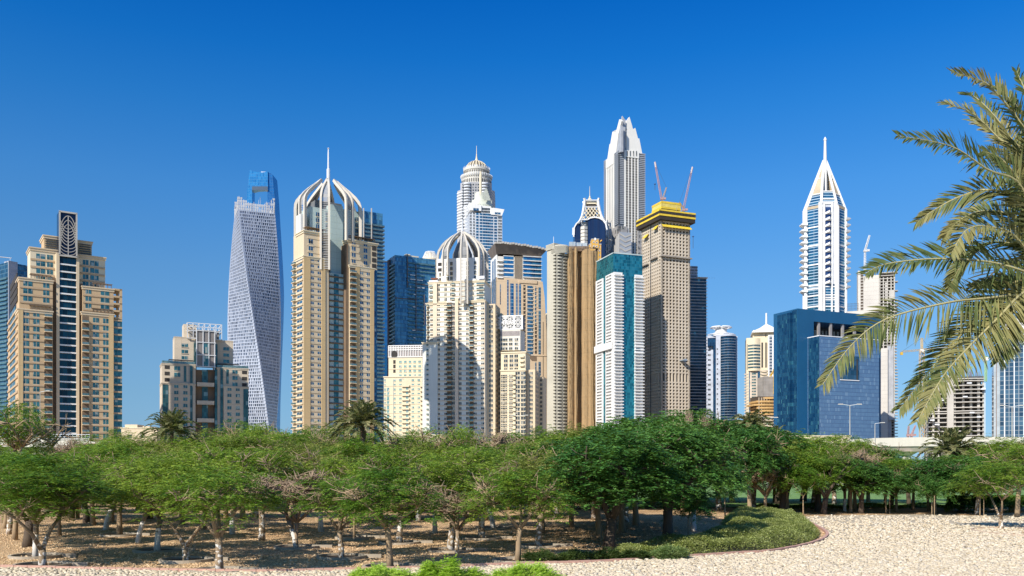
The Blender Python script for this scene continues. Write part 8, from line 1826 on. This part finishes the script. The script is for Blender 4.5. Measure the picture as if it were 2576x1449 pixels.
# the near palm on the right: only its crown's left side is in the frame
PD = 11.0; pc = dp(2640, 735, PD); proot = empty('date_palm', (pc.x, pc.y, 0)); tag(proot, 'large date palm with dusty green fronds reaching in from the right edge', 'palm')
mkobj('trunk', M().lathe(0, 0, [(.30, 0), (.24, 1.5)]+[(.22+.03*(i % 2), 1.5+(pc.z-1.7)*i/24) for i in range(25)]+[(.3, pc.z-.1), (.12, pc.z+.25)], 14), pbark, proot)
FR = [([(2650, 560), (2620, 420), (2576, 322), (2494, 221), (2443, 195), (2392, 180)], 10.2, .46), ([(2650, 600), (2576, 398), (2519, 354), (2443, 284), (2367, 258)], 11.4, .44), ([(2650, 620), (2576, 480), (2481, 425), (2392, 368), (2256, 341)], 10.0, .48),
      ([(2650, 650), (2576, 520), (2494, 478), (2418, 493), (2350, 528), (2304, 560)], 11.6, .42), ([(2650, 680), (2557, 598), (2481, 570), (2430, 580), (2392, 640)], 10.4, .46), ([(2650, 720), (2576, 683), (2481, 658), (2354, 651), (2230, 664), (2174, 690)], 10.2, .50),
      ([(2650, 740), (2576, 740), (2481, 750), (2380, 762), (2228, 803), (2140, 870), (2069, 968)], 9.8, .52), ([(2650, 720), (2563, 705), (2481, 778), (2410, 850), (2340, 930), (2262, 1030)], 10.6, .46), ([(2650, 730), (2575, 735), (2510, 800), (2430, 880), (2370, 950), (2306, 1062)], 9.8, .46),
      ([(2650, 740), (2580, 740), (2545, 790), (2525, 850), (2510, 912)], 10.3, .44), ([(2650, 500), (2610, 300), (2580, 230), (2555, 176)], 11.2, .42), ([(2650, 560), (2600, 470), (2560, 400), (2500, 330), (2440, 300)], 12.0, .42),
      ([(2650, 700), (2600, 640), (2530, 610), (2470, 620), (2420, 665), (2385, 730)], 12.0, .42), ([(2650, 520), (2600, 380), (2572, 330), (2540, 250)], 10.6, .42), ([(2660, 640), (2620, 560), (2575, 470), (2520, 400), (2470, 380)], 10.8, .44), ([(2650, 730), (2590, 715), (2520, 708), (2440, 722)], 12.0, .36), ([(2650, 600), (2590, 450), (2530, 330), (2460, 250), (2420, 235)], 12.2, .42), ([(2650, 640), (2560, 560), (2490, 530), (2420, 550), (2370, 600)], 12.4, .40), ([(2650, 600), (2600, 350), (2560, 270), (2500, 215)], 11.6, .42)]
r5 = np.random.default_rng(5)
for i, (pp, Dt, L0) in enumerate(FR):
    n_ = len(pp); P3 = [np.array(dp(x_, y_, PD+(Dt-PD)*k/(n_-1)))-np.array([pc.x, pc.y, 0]) for k, (x_, y_) in enumerate(pp)]; P3[0] = np.array([0, 0, pc.z+.05*(i % 3)])
    cur = catmull(P3, 10); plane = np.array([.15*math.sin(i*2.1), -1, .55+.35*math.sin(i*1.7)]); plane /= np.linalg.norm(plane)
    add_frond(proot, cur, 112, L0*.94, .025, plane, r5, .022, sag=.35 if i in (6, 8, 9) else .22)
# fronds on the far side, outside the frame, so the palm is whole
for i in range(12):
    a_ = -1.2+i*.24; L_ = 2.6; el = .9-.12*(i % 5); p0 = np.array([0, 0, pc.z]); dr = np.array([math.cos(a_), math.sin(a_), 0]); cur = catmull([p0, p0+dr*L_*.4+[0, 0, L_*.3*el], p0+dr*L_*.8+[0, 0, L_*.25*el], p0+dr*L_*1.1+[0, 0, -L_*.1]], 8)
    add_frond(proot, cur, 44, .42, .03, np.array([0, 0, 1.0]), r5, .02)
def small_palm(px, pyc, D, L_, n, label, seed, spread=1.0, trunk_r=.2, droop=0.0):
    c = dp(px, pyc, D); root = empty('date_palm', (c.x, c.y, 0)); tag(root, label, 'palm', 'date palms among the trees'); r = np.random.default_rng(seed); rr = random.Random(seed)
    mkobj('trunk', M().lathe(0, 0, [(trunk_r*1.2, 0)]+[(trunk_r*(1+.12*(i % 2)), c.z*i/20) for i in range(1, 21)]+[(trunk_r*.6, c.z+.3)], 10), pbark, root)
    for i in range(n):
        a_ = i*2.399+rr.uniform(-.2, .2); el = (1.35-1.55*(i/n)**.9)*spread+rr.uniform(-.1, .1)-droop; l_ = L_*rr.uniform(.85, 1.1); dr = np.array([math.cos(a_)*math.cos(el), math.sin(a_)*math.cos(el), math.sin(el)]); p0 = np.array([0, 0, c.z]); g_ = np.array([0, 0, -1.0])
        cur = catmull([p0, p0+dr*l_*.35+g_*l_*.01, p0+dr*l_*.7+g_*l_*.10, p0+dr*l_*.95+g_*l_*.30], 5); out = np.array([dr[0], dr[1], 0]); pl_ = np.array([0, 0, 1.0])*math.cos(el)-out*math.sin(el)
        add_frond(root, cur, 34, l_*.19, l_*.030, pl_, r, .035, palm_far, sag=.3)
small_palm(432, 1082, 100, 3.7, 46, 'date palm rising above the trees below the low grey-beige block', 1, 1.0); small_palm(912, 1066, 84, 3.6, 60, 'tall dark date palm rising above the trees below the sandy crowned tower', 2, 1.0)
small_palm(2398, 1132, 100, 4.3, 46, 'date palm standing before the white viaduct on the right', 3, 1.0); small_palm(1890, 1066, 108, 3.4, 40, 'drooping palm at the right end of the dense dark trees', 4, .8, droop=.2)
small_palm(1948, 1108, 118, 3.4, 36, 'small palm top at the left foot of the blue office block', 5, .8)
# thin support stakes by the young trees
for i, cx_, cy_ in ((3, 50, 905), (3, 925, 962), (3, 1272, 978), (3, 1656, 982)):
    px_, py_ = st(i, cx_, cy_); x_, d_ = gp(px_, py_); o = mkobj('tree_stake', M().tube([(x_+.3, d_, 0), (x_+.3, d_, 1.9)], .035, 5), BARK['plain']); tag(o, 'thin wooden stake at the far pebble edge, below the '+land(px_), 'stake', 'stakes by young trees')
